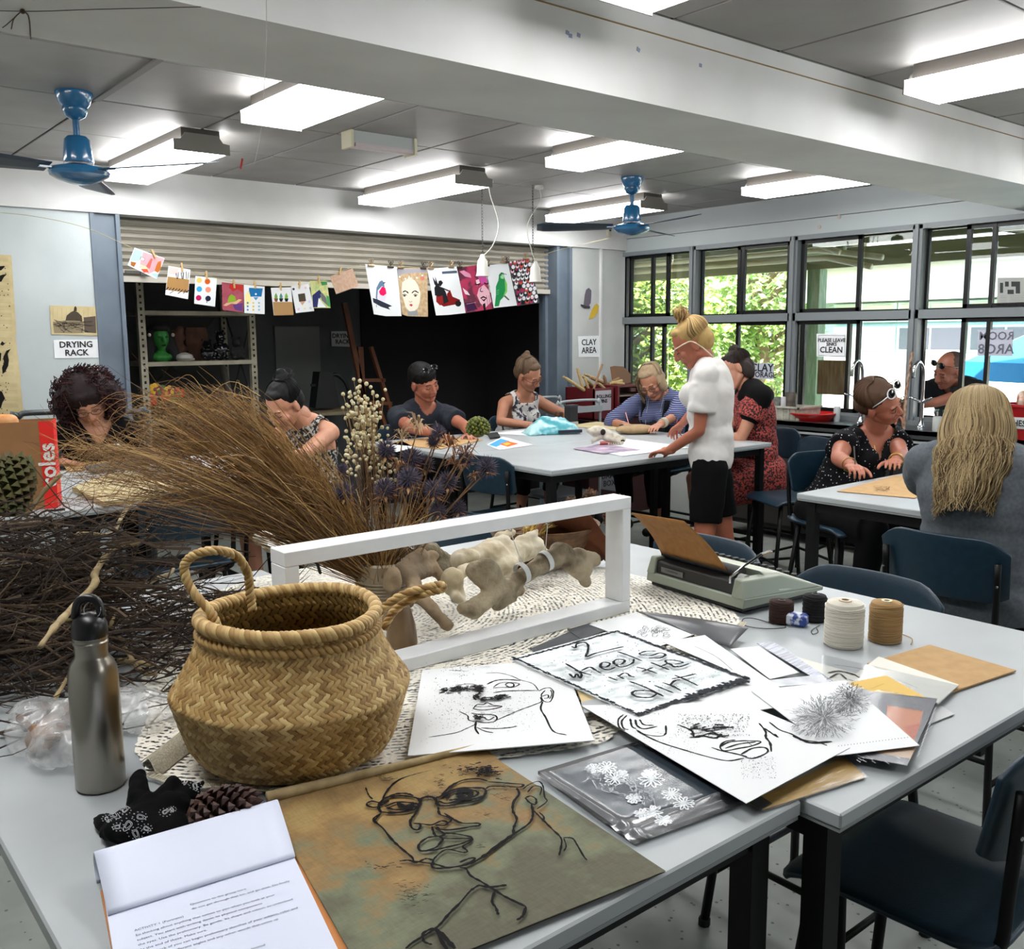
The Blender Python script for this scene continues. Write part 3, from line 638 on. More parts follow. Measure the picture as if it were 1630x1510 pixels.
for x, y, c in ((467, 460, '2a2c38'), (486, 458, 'e0b5bc'), (492, 480, 'c5cde8'), (494, 490, 'b8cfc0'), (485, 491, 'e5dcb0'), (475, 492, 'd9c2d8')): a.dot((x, y), 2, c)
a.done(c1); peg(476, 453, .2)
c1 = card([(493, 447), (520, 447), (526, 490), (498, 490)], 'abstract green, navy and white painted card', m=mat('card_green', '9ab87a', .7, c2='d8cf8a', scale=30)); a = Art(fc, (0, -1, 0))
a.poly([(497, 470), (508, 461), (513, 468), (507, 478), (506, 489), (498, 489)], '2a2f60'); a.poly([(507, 474), (513, 482), (519, 489), (505, 489)], 'e2e6ea'); a.poly([(513, 466), (519, 474), (521, 486), (512, 478), (509, 468)], '6a6f70'); a.poly([(519, 470), (524, 472), (526, 489), (521, 487)], '4f9a5a'); a.poly([(510, 448), (520, 448), (521, 453), (512, 454)], '3f8a50'); a.done(c1); peg(507, 445)
c1 = card([(525, 440), (561, 427), (571, 455), (535, 468)], 'plain tan speckled card tilted beside the first bird print', m=mat('card_tan', 'c3a48e', .8, c2='b5937c', scale=60)); peg(541, 431, .3)
GP = 'large prints clipped to the string'
def sheet_(q, label, m=PAPER): return wallart(q, fc, m, label, 'print', 'art_print', group=GP)
def clip(px, py, m=CLIP, lab=''):
    q = fc(px, py)+V((0, -.006, 0)); t = thing('bulldog_clip', lab, 'clip', q, 'metal clips on the string')
    MB().box(q+V((0, 0, -.02)), (.05, .012, .014), bev=.003).build('jaw', m, t); b = MB()
    for s_ in (-1, 1): b.tube(spline([q+V((0, 0, -.012)), q+V((s_*.012, -.004, .004)), q+V((s_*.02, -.004, .018)), q+V((s_*.008, -.004, .02)), q+V((0, 0, .0))], 4), .0028, 6)
    b.build('handle', m, t)
c1 = sheet_([(581, 420), (632, 425), (639, 503), (614, 503), (595, 500)], 'print of a blue-headed bird with a bright pink breast on a dark branch'); a = Art(fc, (0, -1, 0))
a.poly([(598, 474), (599, 458), (604, 448), (608, 446), (611, 450), (612, 458), (607, 462), (600, 478)], '5d7a96'); a.poly([(600, 475), (601, 462), (608, 455), (613, 460), (615, 470), (612, 480), (606, 479)], 'd9d5e2'); a.poly([(603, 464), (608, 456), (613, 458), (615, 467), (610, 471), (605, 469)], 'e3185c'); a.poly([(610, 449), (614, 449.5), (610, 452)], '303040')
a.poly([(593, 474), (602, 477), (622, 486), (624, 487), (618, 489), (621, 493), (606, 488), (594, 481)], '2c3040'); a.line([(599, 485), (599, 489)], .006, '2c3040', 1)
for k in range(8): a.line([(617, 442+k*5), (629, 443+k*5)], .001, 'b9cfe0', 1)
a.done(c1)
c1 = sheet_([(631, 427), (680, 426), (681, 504), (648, 503), (640, 500)], 'painted portrait of a pale face with curly fair hair', mat('portrait_hair', 'a98d68', .7, c2='c3aa86', scale=45)); a = Art(fc, (0, -1, 0))
a.poly([(632, 428), (679, 427), (679, 434), (660, 434), (640, 436), (633, 441)], '9b98a0')
a.poly([(640, 450), (644, 446), (649, 444), (651, 438), (653, 443), (660, 446), (665, 454), (669, 466), (668, 480), (665, 490), (658, 496), (651, 495), (645, 488), (641, 473), (639, 460)], 'e6dbc8')
a.line([(641, 465), (645, 463), (650, 466.5)], .008, '1c1a1a'); a.line([(655, 466.5), (660, 463), (666, 466)], .008, '1c1a1a')
for x in (643.5, 661): a.dot((x, 470.5), 2.2, '2c2f2c', 1.5); a.line([(x-3.5, 469.5), (x, 468), (x+4, 470)], .004, '1c1a1a')
a.line([(651, 479), (653, 481), (656, 479)], .003, '8a6a58'); a.poly([(651, 485), (654, 483.5), (657, 485), (654.5, 488)], 'b83a40'); a.poly([(648, 496), (664, 494), (665, 502), (650, 502)], '8e9498')
for k in range(5): a.dot((636+k*9, 440+rnd(-3, 4)), 1.5, 'e8e0d0')
a.dot((672, 443), 3.5, 'c77a68'); a.done(c1)
c1 = sheet_([(680, 428), (728, 424), (741, 498), (714, 501), (694, 502)], 'print of dark long-eared figures riding a red scooter'); a = Art(fc, (0, -1, 0))
a.poly([(703, 432), (727, 430.5), (727.5, 434.5), (703.5, 436)], '4c5668'); a.poly([(694, 471), (705, 468), (708, 484), (700, 486), (694, 480)], '8a1c1c'); a.poly([(700, 484), (712, 480), (711, 468), (716, 461), (720, 472), (732, 477), (731, 484), (722, 485), (706, 488)], '7a1414')
a.dot((729, 483), 5, '1a1414'); a.poly([(692, 470), (691, 458), (696, 450), (700, 456), (705, 458), (709, 464), (714, 480), (706, 484), (704, 470), (698, 472)], '1c1c20'); a.poly([(691, 452), (688, 440), (693, 448), (692, 439), (696, 450), (694, 456)], '1c1c20'); a.poly([(697, 453), (698, 447), (702, 446), (705, 450), (701, 456)], '1c1c20'); a.line([(703, 458), (712, 462), (715, 463)], .012, '1c1c20', 1)
a.done(c1)
c1 = sheet_([(727, 426), (768, 421), (786, 491), (742, 498)], 'magenta and black pop portrait of a face with closed eyes', mat('print_magenta', 'a81a4c', .6, c2='5c1432', scale=14, thr=(.45, .55))); a = Art(fc, (0, -1, 0))
a.poly([(760, 424), (769, 426), (776, 450), (766, 452), (758, 436)], 'c24a98'); a.poly([(757, 446), (762, 444), (764, 452), (759, 455)], 'e8c0cc'); a.poly([(762, 459), (770, 453), (778, 462), (782, 480), (772, 490), (764, 482), (759, 470)], 'e0b0be'); a.line([(756, 452), (760, 453), (764, 451)], .01, '201018'); a.line([(770, 450), (775, 452), (777, 450)], .01, '201018')
a.line([(766, 457), (764, 463), (769, 464)], .006, '2a1420'); a.poly([(764, 474), (769, 471), (775, 474), (770, 480)], '2c0f1c'); a.poly([(766, 475), (769, 473.5), (773, 475), (769, 477)], 'd8a0b0'); a.poly([(740, 482), (754, 480), (760, 492), (743, 496)], '3c1c40'); a.poly([(731, 432), (740, 440), (750, 442), (748, 436), (738, 430)], 'd08aa8'); a.poly([(736, 458), (744, 464), (748, 470), (740, 468)], 'e2c6d2'); a.poly([(768, 484), (772, 482), (773, 493), (770, 494)], '141014')
a.line([(742, 484), (757, 481)], .004, 'c8a0b0', 1)
for x in (776, 780, 783): a.line([(x-2, 470), (x+1, 491)], .005, '3a2030', 1)
a.done(c1)
c1 = sheet_([(773, 423), (808, 418), (823, 486), (786, 490)], 'print of a green bird perched on a twig'); a = Art(fc, (0, -1, 0))
a.poly([(787, 488), (789, 470), (789, 456), (793, 446), (794, 437), (798, 433.5), (802, 436), (803, 443), (807, 452), (807, 464), (802, 472), (796, 478), (794, 487)], '1f8a4c'); a.poly([(803, 444), (807, 452), (807, 464), (800, 474), (804, 462)], '7cc25a'); a.poly([(796, 440), (800, 436), (803, 439), (801, 444), (797, 443)], '9cd0a0'); a.line([(794, 440), (797, 434.5), (801, 435), (806, 437)], .005, '20302a'); a.poly([(801, 471), (804, 470), (811, 477), (809, 478)], '5a5c5a')
for k in range(3): a.line([(790, 463+k*3), (794, 461+k*3)], .003, '9fd8b0', 1)
a.done(c1)
c1 = sheet_([(809, 417), (842, 411), (859, 482), (823, 487)], 'busy print crowded with small black, white and red heads', mat('print_crowd', '30303a', .6)); a = Art(fc, (0, -1, 0)); rr = random.Random(5)
for i in range(11):
    for j in range(5):
        u, v = (j+.5+.4*(i % 2)-.2)/5, (i+.5)/11; x = 810+33*u+15*v+ -1*v; y = 416+70*v-5*u; c = rr.choice(['e6e6ea', 'e6e6ea', 'd9d9e0', '1c1c22', 'b0305a', 'c8503a', 'e8b8c0'])
        a.dot((x, y), 2.9, c, 3.3); a.dot((x, y-1.6), 1.8, rr.choice(['16161a', 'e2e2e8', '9a2a50']))
a.done(c1)
for i, (px, py, m) in enumerate(((590, 418, CLIP2), (621, 420, CLIP), (637, 421, CLIP2), (673, 422, CLIP), (685, 422, CLIP2), (717, 420, CLIP2), (731, 421, CLIP), (762, 419, CLIP2), (774, 418, CLIP), (800, 413, CLIP2), (806, 413, CLIP), (836, 407, CLIP2))):
    clip(px, py, m, 'metal clip on the string, '+('at the left corner of the pink-breasted bird print', 'at the right corner of the pink-breasted bird print', 'at the left corner of the fair-haired portrait', 'at the right corner of the fair-haired portrait', 'at the left corner of the scooter print', 'at the right corner of the scooter print', 'at the left corner of the magenta portrait', 'at the right corner of the magenta portrait', 'behind the hanging bulb socket', 'at the right corner of the green bird print', 'between green bird print and crowd print', 'above the crowd print')[i])
# hanging sockets on chains
def socket(pc, pb, Y, label, bow):
    q = PY(*pc, Y); e = PY(*pb, Y); t = thing('pendant_socket', label, 'pendant light', (q.x, Y, ZC), 'pendant sockets hanging on chains')
    W2 = mat('socket_white', 'c9c8c0', .45)
    MB().lathe([(0, 0), (.03, 0), (.032, -.02), (.01, -.028), (0, -.028)], (q.x+.06, Y, ZC), 16).build('ceiling_rose', W2, t, smooth=40)
    MB().tube(spline([V((q.x+.06, Y, ZC-.02)), V((q.x+.07, Y, ZC-.1)), V((q.x+bow, Y, ZC-.28)), V((e.x+bow*.7, Y, e.z+.16)), V((e.x+.005, Y, e.z+.07))], 6), .0035, 6).build('flex', W2, t, smooth=True)
    b = MB(); z = ZC; i = 0
    while z > e.z+.09:
        k = .011; pts = [V((q.x+(math.cos(a)*.006 if i % 2 else 0), Y+(0 if i % 2 else math.cos(a)*.006), z-.012+math.sin(a)*.012)) for a in [j*PI/4 for j in range(9)]]
        b.tube(pts, .0017, 4, cap=False); z -= .019; i += 1
    b.build('chain', mat('chain_metal', '2d2b29', .4, metal=.6), t)
    MB().lathe([(0, .085), (.012, .085), (.02, .06), (.034, .04), (.04, -.04), (.046, -.06), (.0, -.06)], e, 18).build('lamp_holder', W2, t, smooth=40)
socket((767, 302), (768, 425), 5.2, 'white pendant lamp holder on a chain, hanging left above the magenta portrait', .14)
socket((848, 320), (852, 435), 5.2, 'white pendant lamp holder on a chain, hanging right beside the crowd print', -.05)
for lab, pts, col, r in (('thin string hanging from the beam with a red ribbon end', [(424, 0), (424, 60), (421, 130), (418, 190), (405, 262)], '9a938c', .0012), ):
    tag(MB().tube(spline([PY(x, y, 2.2 if y < 20 else 2.2) for x, y in pts], 5), .0008, 5).build('hanging_thread', mat('thread', col, .8)), lab, 'thread')
q = PZ(384, 252, ZC); tag(MB().box(q+V((0, 0, -.03)), (.012, .003, .06), (.1, .2, .3)).build('red_ribbon', mat('red_ribbon', '9c1f1c', .7)), 'short red ribbon hanging from the ceiling behind the beam', 'ribbon')
# twine under the beam at the top left
ft = lambda x, y: PZ(x, y, 2.32)
tag(MB().tube(spline([ft(-10, 17), ft(60, 18), ft(150, 15), ft(320, 11)], 4), .001, 5).build('twine_line', mat('twine_dark', '2c261f', .9)), 'dark twine stretched under the beam at the top left', 'twine')
b = MB(); b.tube(spline([ft(35, 17), ft(22, 30), ft(18, 46)], 5), .0015, 5); b.tube(spline([ft(37, 17), ft(46, 28), ft(49, 62)], 5), .0018, 5); b.tube(spline([ft(35, 17), ft(12, 38), ft(4, 44)], 5), .0012, 5); b.ell(ft(36, 18), .006, 8)
tag(b.build('twine_knot', mat('twine_brown', '4a3b2a', .9)), 'frayed brown twine knot hanging at the top left corner', 'twine')
# ---------------------------------------------------------------- sink bench under the windows
SS = mat('stainless', '8e9192', .28, metal=.9, c2='7f8283', scale=4, stretch=(1, .3, 1)); CAB = mat('dark_cabinet', '23211f', .7); CHR = mat('chrome', 'c8cccf', .12, metal=1)
BZ, BX = .92, 6.06
t = thing('sink_bench', 'long stainless steel sink bench under the windows', 'bench', (6.25, 2.8, 0))
b = MB(); b.b2((BX, 1.0, BZ-.03), (XW-.005, 4.75, BZ)); b.b2((BX, 1.0, BZ-.055), (BX+.02, 4.75, BZ)); b.b2((XW-.025, 1.0, BZ), (XW-.005, 4.75, BZ+.03)); b.build('worktop', SS, t)
MB().b2((BX+.0, 1.0, BZ-.085), (BX+.018, 4.75, BZ-.07)).build('rail', mat('bench_rail', '9da1a2', .4), t)
MB().b2((BX+.05, 1.0, .08), (XW-.01, 4.75, BZ-.056)).build('carcass', CAB, t)
for i in range(7):
    y = 1.05+i*.53; d = MB().b2((BX+.03, y, .12), (BX+.049, y+.5, BZ-.1)).build('door', mat('cabinet_door', '2f2c29', .6), t); MB().b2((BX+.015, y+.05, .7), (BX+.03, y+.065, .8)).build('handle', SS, d)
b = MB(); b.b2((6.12, 2.75, BZ+.0005), (6.38, 3.35, BZ+.002)); b.build('sink_bowl_rim', mat('sink_rim', '5c5f60', .3, metal=.8), t)
def tap(px, pb, label, lever=False):
    q = PZ(px, pb, BZ); q.x = 6.3; q = V((6.33, PX(px, pb, 6.33).y, BZ)); t = thing('gooseneck_tap', label, 'tap', q)
    MB().lathe([(0, 0), (.028, 0), (.022, .01), (.014, .05), (.013, .2), (0, .2)], q, 16).build('base', CHR, t, smooth=40)
    MB().tube(spline([q+V((0, 0, .15)), q+V((0, 0, .34)), q+V((-.02, .0, .42)), q+V((-.08, 0, .45)), q+V((-.13, 0, .41)), q+V((-.14, 0, .34))], 6), .011, 10).build('spout', CHR, t, smooth=True)
    for s_ in (-1, 1):
        b = MB(); b.cap(q+V((0, 0, .17)), q+V((-.02, s_*.07, .2)), .012, .009, 8); b.tube([q+V((-.02, s_*.07, .2)), q+V((-.07, s_*.1, .21))], .007, 6); b.build('lever', CHR, t, smooth=True)
tap(1466, 672, 'chrome gooseneck tap nearest the grey-haired seated woman'); tap(1370, 660, 'chrome gooseneck tap just behind the polka-dot woman')
fwd = lambda x, y: PX(x, y, 6.2)
q0, q1 = PX(1452, 560, 6.28), PX(1438, 690, 6.1); tag(MB().tube([q0, (q0+q1)/2+V((0, .01, 0)), q1], .011, 7).build('rusty_rod', mat('rusty_rod_paint', 'a08a76', .8, c2='5a2f1c', scale=60, stretch=(1, 1, .4))), 'rusty paint-spotted rod leaning against the tap', 'rod')
CR = mat('clay_stained_crate', 'b5b3a6', .7, c2='999686', scale=20)
t = thing('white_crate', 'off-white plastic crate on the sink bench under the CLAY STORAGE sign', 'crate', (6.28, 4.5, BZ))
ya, yb = PX(1272, 660, 6.12).y, PX(1205, 655, 6.12).y; b = MB(); z0, z1 = BZ+.001, BZ+.10
for p, q in (((6.12, ya, z0), (6.40, yb, z0+.008)), ((6.12, ya, z0), (6.13, yb, z1)), ((6.39, ya, z0), (6.40, yb, z1)), ((6.12, ya, z0), (6.40, ya+.01, z1)), ((6.12, yb-.01, z0), (6.40, yb, z1))): b.b2(p, q)
b.build('shell', CR, t); b = MB(); b.b2((6.105, ya-.01, z1-.01), (6.13, yb, z1+.004)); b.b2((6.105, ya-.012, z1-.01), (6.41, ya+.01, z1+.004)); b.build('rim', CR, t)
for k in range(7): MB().b2((6.112, ya+.03+k*(yb-ya)/7, z0), (6.12, ya+.042+k*(yb-ya)/7, z1-.012)).build('rib', CR, t)
def jar(px, X, r, h, m, label, z=BZ, name='jar', top=None, cat='jar'):
    y = PX(px, 640, X).y; t = thing(name, label, cat, (X, y, z))
    MB().lathe([(0, 0), (r*.9, 0), (r, .01), (r, h*.9), (r*.9, h), (r*.82, h), (r*.85, .02), (0, .02)], (X, y, z), 18).build('body', m, t, smooth=40)
    if top: MB().lathe([(r*.95, h*.93), (r*1.03, h*.93), (r*1.03, h*1.06), (0, h*1.06)], (X, y, z), 18).build('lid', top, t, smooth=40)
    return t
DG = mat('grey_clayed', '7e7f78', .8, c2='5b5c56', scale=30)
jar(1258, 6.25, .045, .19, mat('old_tin', '5a5048', .6, c2='39332e', scale=25), 'tall dark tin with a pale band standing in the white crate', BZ+.01, 'tin', cat='tin')
jar(1238, 6.28, .04, .15, DG, 'grey clay-stained cup in the middle of the crate', BZ+.01, 'cup', cat='cup'); jar(1226, 6.27, .03, .13, DG, 'smaller grey cup at the left of the crate', BZ+.01, 'cup', cat='cup'); jar(1247, 6.2, .02, .16, mat('pale_bottle', 'b5b5b8', .4), 'slim pale bottle beside the dark tin in the crate', BZ+.01, 'bottle', cat='bottle')
t = thing('red_dish', 'shallow red plastic dish on the bench behind the polka-dot woman', 'dish', (6.25, PX(1295, 660, 6.25).y, BZ)); c = V((6.25, PX(1295, 660, 6.25).y, BZ))
b = MB(); b.lathe([(0, 0), (.12, 0), (.16, .04), (.168, .055), (.16, .055), (.115, .006), (0, .006)], c, 28); b.build('bowl', mat('red_plastic', 'b51717', .3), t, smooth=40)
MB().lathe([(.158, .05), (.175, .052), (.175, .06), (.158, .06)], c, 28, close=True).build('rim', mat('red_plastic', 'b51717', .3), t, smooth=40)
o = wallart([(1411, 650), (1430, 653), (1430, 669), (1411, 668)], lambda x, y: PX(x, y, XW-.012), mat('red_sign', 'a81c1c', .5), 'small red notice on the splashback beside the rusty rod', 'sign', 'red_notice', upv=(-1, 0, 0))
q = PX(1421, 660, XW-.016); text('WASH\nFOR', .04, PAPER, frameM(q, (0, -1, 0), (0, 0, 1)), o)
jar(1515, 6.2, .05, .13, mat('green_glass_jar', '6f8a72', .2), 'jar with a green lid behind the long-haired woman', top=mat('green_lid', '1f4a35', .4)); jar(1333, 6.3, .025, .11, mat('clear_plastic', 'aeb4b6', .2), 'small clear bottle on the bench under the sinks sign', name='bottle', cat='bottle')
t = jar(1494, 6.12, .03, .10, mat('soap_white', 'b9bdb9', .4), 'small white soap dispenser on the bench beside the tap', name='soap_dispenser', cat='dispenser'); y = PX(1494, 640, 6.12).y
b = MB(); b.cyl((6.12, y, 1.02), (6.12, y, 1.06), .006); b.bar((6.12, y, 1.06), (6.07, y, 1.06), .012); b.build('pump', CHR, t)
# red bin at the right edge
c = V((6.1, PX(1640, 690, 6.1).y, BZ)); t = thing('red_bin', 'red plastic bin with a white label at the right edge', 'bin', c)
RB = mat('red_bin_plastic', 'a01318', .4)
MB().lathe([(0, 0), (.11, 0), (.15, .2), (.16, .2), (.16, .215), (.145, .215), (.105, .01), (0, .01)], c, 26).build('tub', RB, t, smooth=40)
b = MB(); q = c+V((-.14, .0, .12)); b.grid(lambda u, v: V((c.x-.15*math.cos((u-.5)*1.3)*(.9+.1*v)-.004, c.y+.15*math.sin((u-.5)*1.3)+.02, c.z+.07+.07*v)), 9, 2); b.build('label_card', PAPER, t)
text('BRUSHES', .05, BLACKP, frameM(c+V((-.158, .055, .105)), (-.25, -1, 0), (0, 0, 1)), t, bold=.001)
b = MB(); 
for k in range(14): b.ell(c+V((rnd(-.09, .09), rnd(-.09, .09), .22+rnd(0, .06))), (rnd(.02, .05), rnd(.02, .05), rnd(.015, .03)), 8, Euler((rnd(0, 3), rnd(0, 3), 0)).to_matrix())
m_ = voxel(b, .012, 2); m_.materials.append(mat('bagged_food', 'b9b0a2', .4, c2='a85a3c', scale=28)); tag(link('plastic_bag', m_), 'crumpled clear bag of bits on top of the red bin', 'bag')
# signs stuck on the glass
fx = lambda x, y: PX(x, y, XW+.012); up = (-1, 0, 0); SG = mat('sign_grey_paper', 'b4b7c4', .75)
sign([(1195, 577), (1232, 578), (1231, 604), (1194, 602)], 'CLAY', SG, 'pale sign reading CLAY STORAGE stuck on the window glass', 'sign', SG, .085, up, fx, .001, 1)
o = bpy.data.objects[-1] if False else None
sg = [x for x in bpy.data.objects if x.get('label', '').startswith('pale sign reading CLAY')][0]
for c_ in kids(sg): bpy.data.objects.remove(c_)
def lett(par, s_, px, py, size, X=XW+.008, m=BLACKP, flip=False, sx=1.0, bold=.0008):
    q = PX(px, py, X); M_ = frameM(q, (0, 1, 0) if flip else (0, -1, 0), (0, 0, 1)); return text(s_, size, m, M_, par, bold=bold, sx=sx)
lett(sg, 'CLAY', 1213, 585.5, .088, bold=.0015); lett(sg, 'STORAGE', 1213, 596.5, .062, bold=.001)
o = sign([(1300, 531), (1347, 531), (1346, 569), (1300, 567)], '', None, 'white bordered sign reading PLEASE LEAVE SINKS CLEAN on the window', 'sign', PAPER, .03, up, fx)
lett(o, 'PLEASE LEAVE', 1323.5, 541.5, .038); lett(o, 'SINKS', 1323.5, 548, .034); lett(o, 'CLEAN', 1323, 557, .062, bold=.0012)
b = MB(); 
for p, q in (((1303, 533.5), (1345, 534)), ((1345, 534), (1344.5, 567)), ((1344.5, 567), (1303, 565.5)), ((1303, 565.5), (1303, 533.5))): ribbon(b, [PX(*p, XW+.009), PX(*q, XW+.009)], .005, up=up, jit=0)
b.build('border', mat('sign_border', '4a5260', .6), o)
o = sign([(1557, 525), (1613, 524), (1612, 567), (1556, 566)], '', None, 'sign reading ROOM AR08 seen mirrored from inside the room', 'sign', SG, .03, up, fx)
GT = mat('mirrored_lettering', '5c5f6c', .7); q = PX(1585, 535, XW+.008)
text('ROOM', .075, GT, frameM(PX(1586, 535, XW+.008), (0, -1, 0), (0, 0, 1)) @ M4.Diagonal((-1, 1, 1, 1)), o, bold=.001); text('ARO8', .09, GT, frameM(PX(1585, 556, XW+.008), (0, -1, 0), (0, 0, 1)) @ M4.Diagonal((-1, 1, 1, 1)), o, bold=.001)
o = sign([(1588, 442), (1640, 441), (1640, 487), (1587, 487)], '', None, 'grey evacuation plan with small black building blocks on the upper window', 'plan', mat('plan_paper', '9a9d98', .8), .03, up, fx, cat='poster')
a = Art(fx, up)
for q in (((1592, 450), (1597, 450), (1597, 466), (1592, 466)), ((1600, 448), (1606, 448), (1606, 456), (1600, 456)), ((1610, 448), (1624, 448), (1624, 467), (1617, 467), (1617, 456), (1610, 456)), ((1604, 461), (1614, 461), (1614, 468), (1604, 468))): a.poly(q, '3a3c3c')
for k in range(6): a.line([(1592, 471+k*2.5), (1603, 471+k*2.5)], .002, '5a5c5a', 1); a.line([(1608, 471+k*2.5), (1630, 471+k*2.5)], .002, '5a5c5a', 1)
a.done(o)
o = tag(MB().b2((XW+.11, PX(1345, 600, XW+.11).y, PX(1345, 629, XW+.11).z), (XW+.125, PX(1301, 600, XW+.11).y, PX(1301, 573, XW+.11).z)).build('plywood_board', mat('weathered_ply', 'a5855e', .8, c2='8a6340', scale=12, stretch=(4, 4, .5))), 'weathered plywood board leaning outside below the sinks sign', 'board')
# ---------------------------------------------------------------- corner: rolling pins, red drawers, trolley
t = thing('red_drawer_unit', 'dark red open drawer unit in the corner below the rolling pins', 'drawers', (5.95, 5.95, 0)); RD = mat('maroon_paint', '5e0f18', .5)
b = MB(); b.b2((5.55, 5.75, 0), (6.4, 6.15, .85)); b.build('carcass', mat('maroon_dark', '30090e', .6), t)
for z in (.86, .95, 1.04): MB().b2((5.88, 5.72, z), (6.18, 6.12, z+.012)).build('shelf', mat('drawer_shelf', '7e6f62', .6), t)
b = MB(); b.b2((5.86, 5.72, .85), (5.88, 6.12, 1.13)); b.b2((6.18, 5.72, .85), (6.2, 6.12, 1.13)); b.b2((5.86, 5.72, 1.12), (6.2, 6.12, 1.135)); b.build('side_panel', RD, t)
for z in (.90, 1.0, 1.08): MB().b2((6.0, 5.70, z), (6.06, 5.72, z+.03)).build('handle', mat('drawer_handle', '4a2a28', .5), t)
t = thing('rolling_pin_tub', 'dark red tub of rolling pins with a ROLLING PINS label', 'tub', (5.72, 5.9, .85))
b = MB()
for p, q in (((5.60, 5.75, .851), (5.85, 6.1, .86)), ((5.60, 5.75, .851), (5.61, 6.1, 1.12)), ((5.84, 5.75, .851), (5.85, 6.1, 1.12)), ((5.60, 5.75, .851), (5.85, 5.76, 1.12)), ((5.60, 6.09, .851), (5.85, 6.1, 1.12))): b.b2(p, q)
b.build('shell', RD, t)
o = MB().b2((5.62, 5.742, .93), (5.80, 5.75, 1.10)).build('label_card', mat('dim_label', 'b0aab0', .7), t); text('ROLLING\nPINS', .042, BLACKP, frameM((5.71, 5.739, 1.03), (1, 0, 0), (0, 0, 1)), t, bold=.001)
PINW = mat('pin_wood', 'c0a878', .6, c2='b09662', scale=15); PINW2 = mat('pin_wood_dark', '8a6a4a', .6)
fp = lambda x, y, Y: PY(x, y, Y)
for i, (p, q, r, Y, m) in enumerate((((901, 602), (930, 621), 2.6, 5.85, 0), ((920, 590), (929, 622), 2.6, 5.9, 0), ((929, 600), (945, 614), 2.4, 5.95, 0), ((932, 605), (938, 622), 2.2, 5.88, 0), ((957, 585), (944, 622), 1.8, 5.85, 1), ((942, 602), (962, 610), 2.5, 6.0, 1), ((954, 612), (965, 621), 2.4, 5.85, 0), ((962, 600), (968, 620), 2.8, 5.9, 1), ((973, 619), (990, 606), 2.7, 5.85, 0), ((980, 621), (993, 611), 2.4, 5.83, 0), ((972, 610), (985, 602), 2.4, 5.95, 1), ((934, 597), (958, 606), 2.3, 6.02, 0))):
    P0, P1 = fp(*p, Y), fp(*q, Y); P0.z = max(P0.z, 1.15); d = (P1-P0)*.15; t = thing('rolling_pin', None, 'rolling pin', P0, 'rolling pins in the corner tub')
    t['label'] = ('pale rolling pin sticking out farthest left of the red tub', 'pale rolling pin standing tallest at the left of the tub', 'pale rolling pin slanting behind the upright ones', 'short pale pin end between the two left pins', 'long dark brown rolling pin leaning right over the tub', 'brown cardboard-like roller in the middle of the tub', 'short pale rolling pin low in the middle', 'stout brown rolling pin right of the middle', 'pale rolling pin slanting up at the right end', 'lowest pale rolling pin at the right end', 'brown rolling pin at the back on the right', 'pale rolling pin lying across the back')[i]; mm = PINW2 if m else PINW
    MB().cyl(P0, P1, r/190, n=10).build('roller', mm, t, smooth=40); MB().cyl(P0-d, P0, .009, n=8).build('handle', mm, t, smooth=40)
tag(MB().prism([(0, 0), (.2, 0), (.22, .08), (.13, .15), (0, .16)], .05, frameM(fp(975, 612, 6.0), (1, .1, 0), (0, .2, 1))).build('cardboard_piece', mat('brown_card', '7a5a42', .8)), 'folded brown cardboard piece behind the rolling pins', 'cardboard')
for k in range(7): tag(MB().lathe([(0, 0), (.075, 0), (.085, .018), (.078, .018), (.07, .004), (0, .004)], (6.28, 5.85, .852+k*.024+(.0)), 18).build('dark_bowl', mat('navy_plastic', '1c2230', .4), smooth=40), 'dark navy bowl in the stack right of the red drawers', 'bowl', 'stack of dark bowls')
WT = mat('white_tube', '9aa0a2', .35)
t = thing('trolley', 'white tubular steel trolley beyond the white table', 'trolley', (5.0, 5.62, 0))
def loop(xa, xb, y, z): 
    return MB().tube(spline([V((xa, y, .1)), V((xa, y, z-.08)), V((xa+.03, y, z-.02)), V((xa+.09, y, z)), V((xb-.09, y, z)), V((xb-.03, y, z-.02)), V((xb, y, z-.08)), V((xb, y, .1))], 4), .011, 8)
xa, xb = PY(893, 650, 5.5).x, PY(962, 650, 5.5).x
loop(xa, xb, 5.55, PY(930, 637, 5.55).z).build('end_frame', WT, t, smooth=True); loop(xa+.02, xb+.02, 6.05, PY(930, 637, 5.55).z).build('end_frame', WT, t, smooth=True)
for z in (.25, .62, 1.0-.05): MB().b2((xa, 5.55, z), (xb, 6.03, z+.03)).build('shelf', mat('trolley_shelf', '7f8486', .4), t)
MB().b2((xa-.01, 5.53, .95), (xb+.01, 5.545, 1.0)).build('front_rail', WT, t)
for x in (xa, xb):
    for y in (5.56, 6.04): MB().ell((x, y, .05), (.03, .05, .05)).build('castor', BLACKP, t, smooth=True)
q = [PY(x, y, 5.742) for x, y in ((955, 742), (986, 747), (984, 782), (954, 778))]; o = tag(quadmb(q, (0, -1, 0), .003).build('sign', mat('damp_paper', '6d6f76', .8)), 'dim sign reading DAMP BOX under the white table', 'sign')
text('DAMP\nBOX', .07, BLACKP, frameM(PY(970, 763, 5.737), (1, 0, 0), (0, 0, 1)), o, bold=.001)

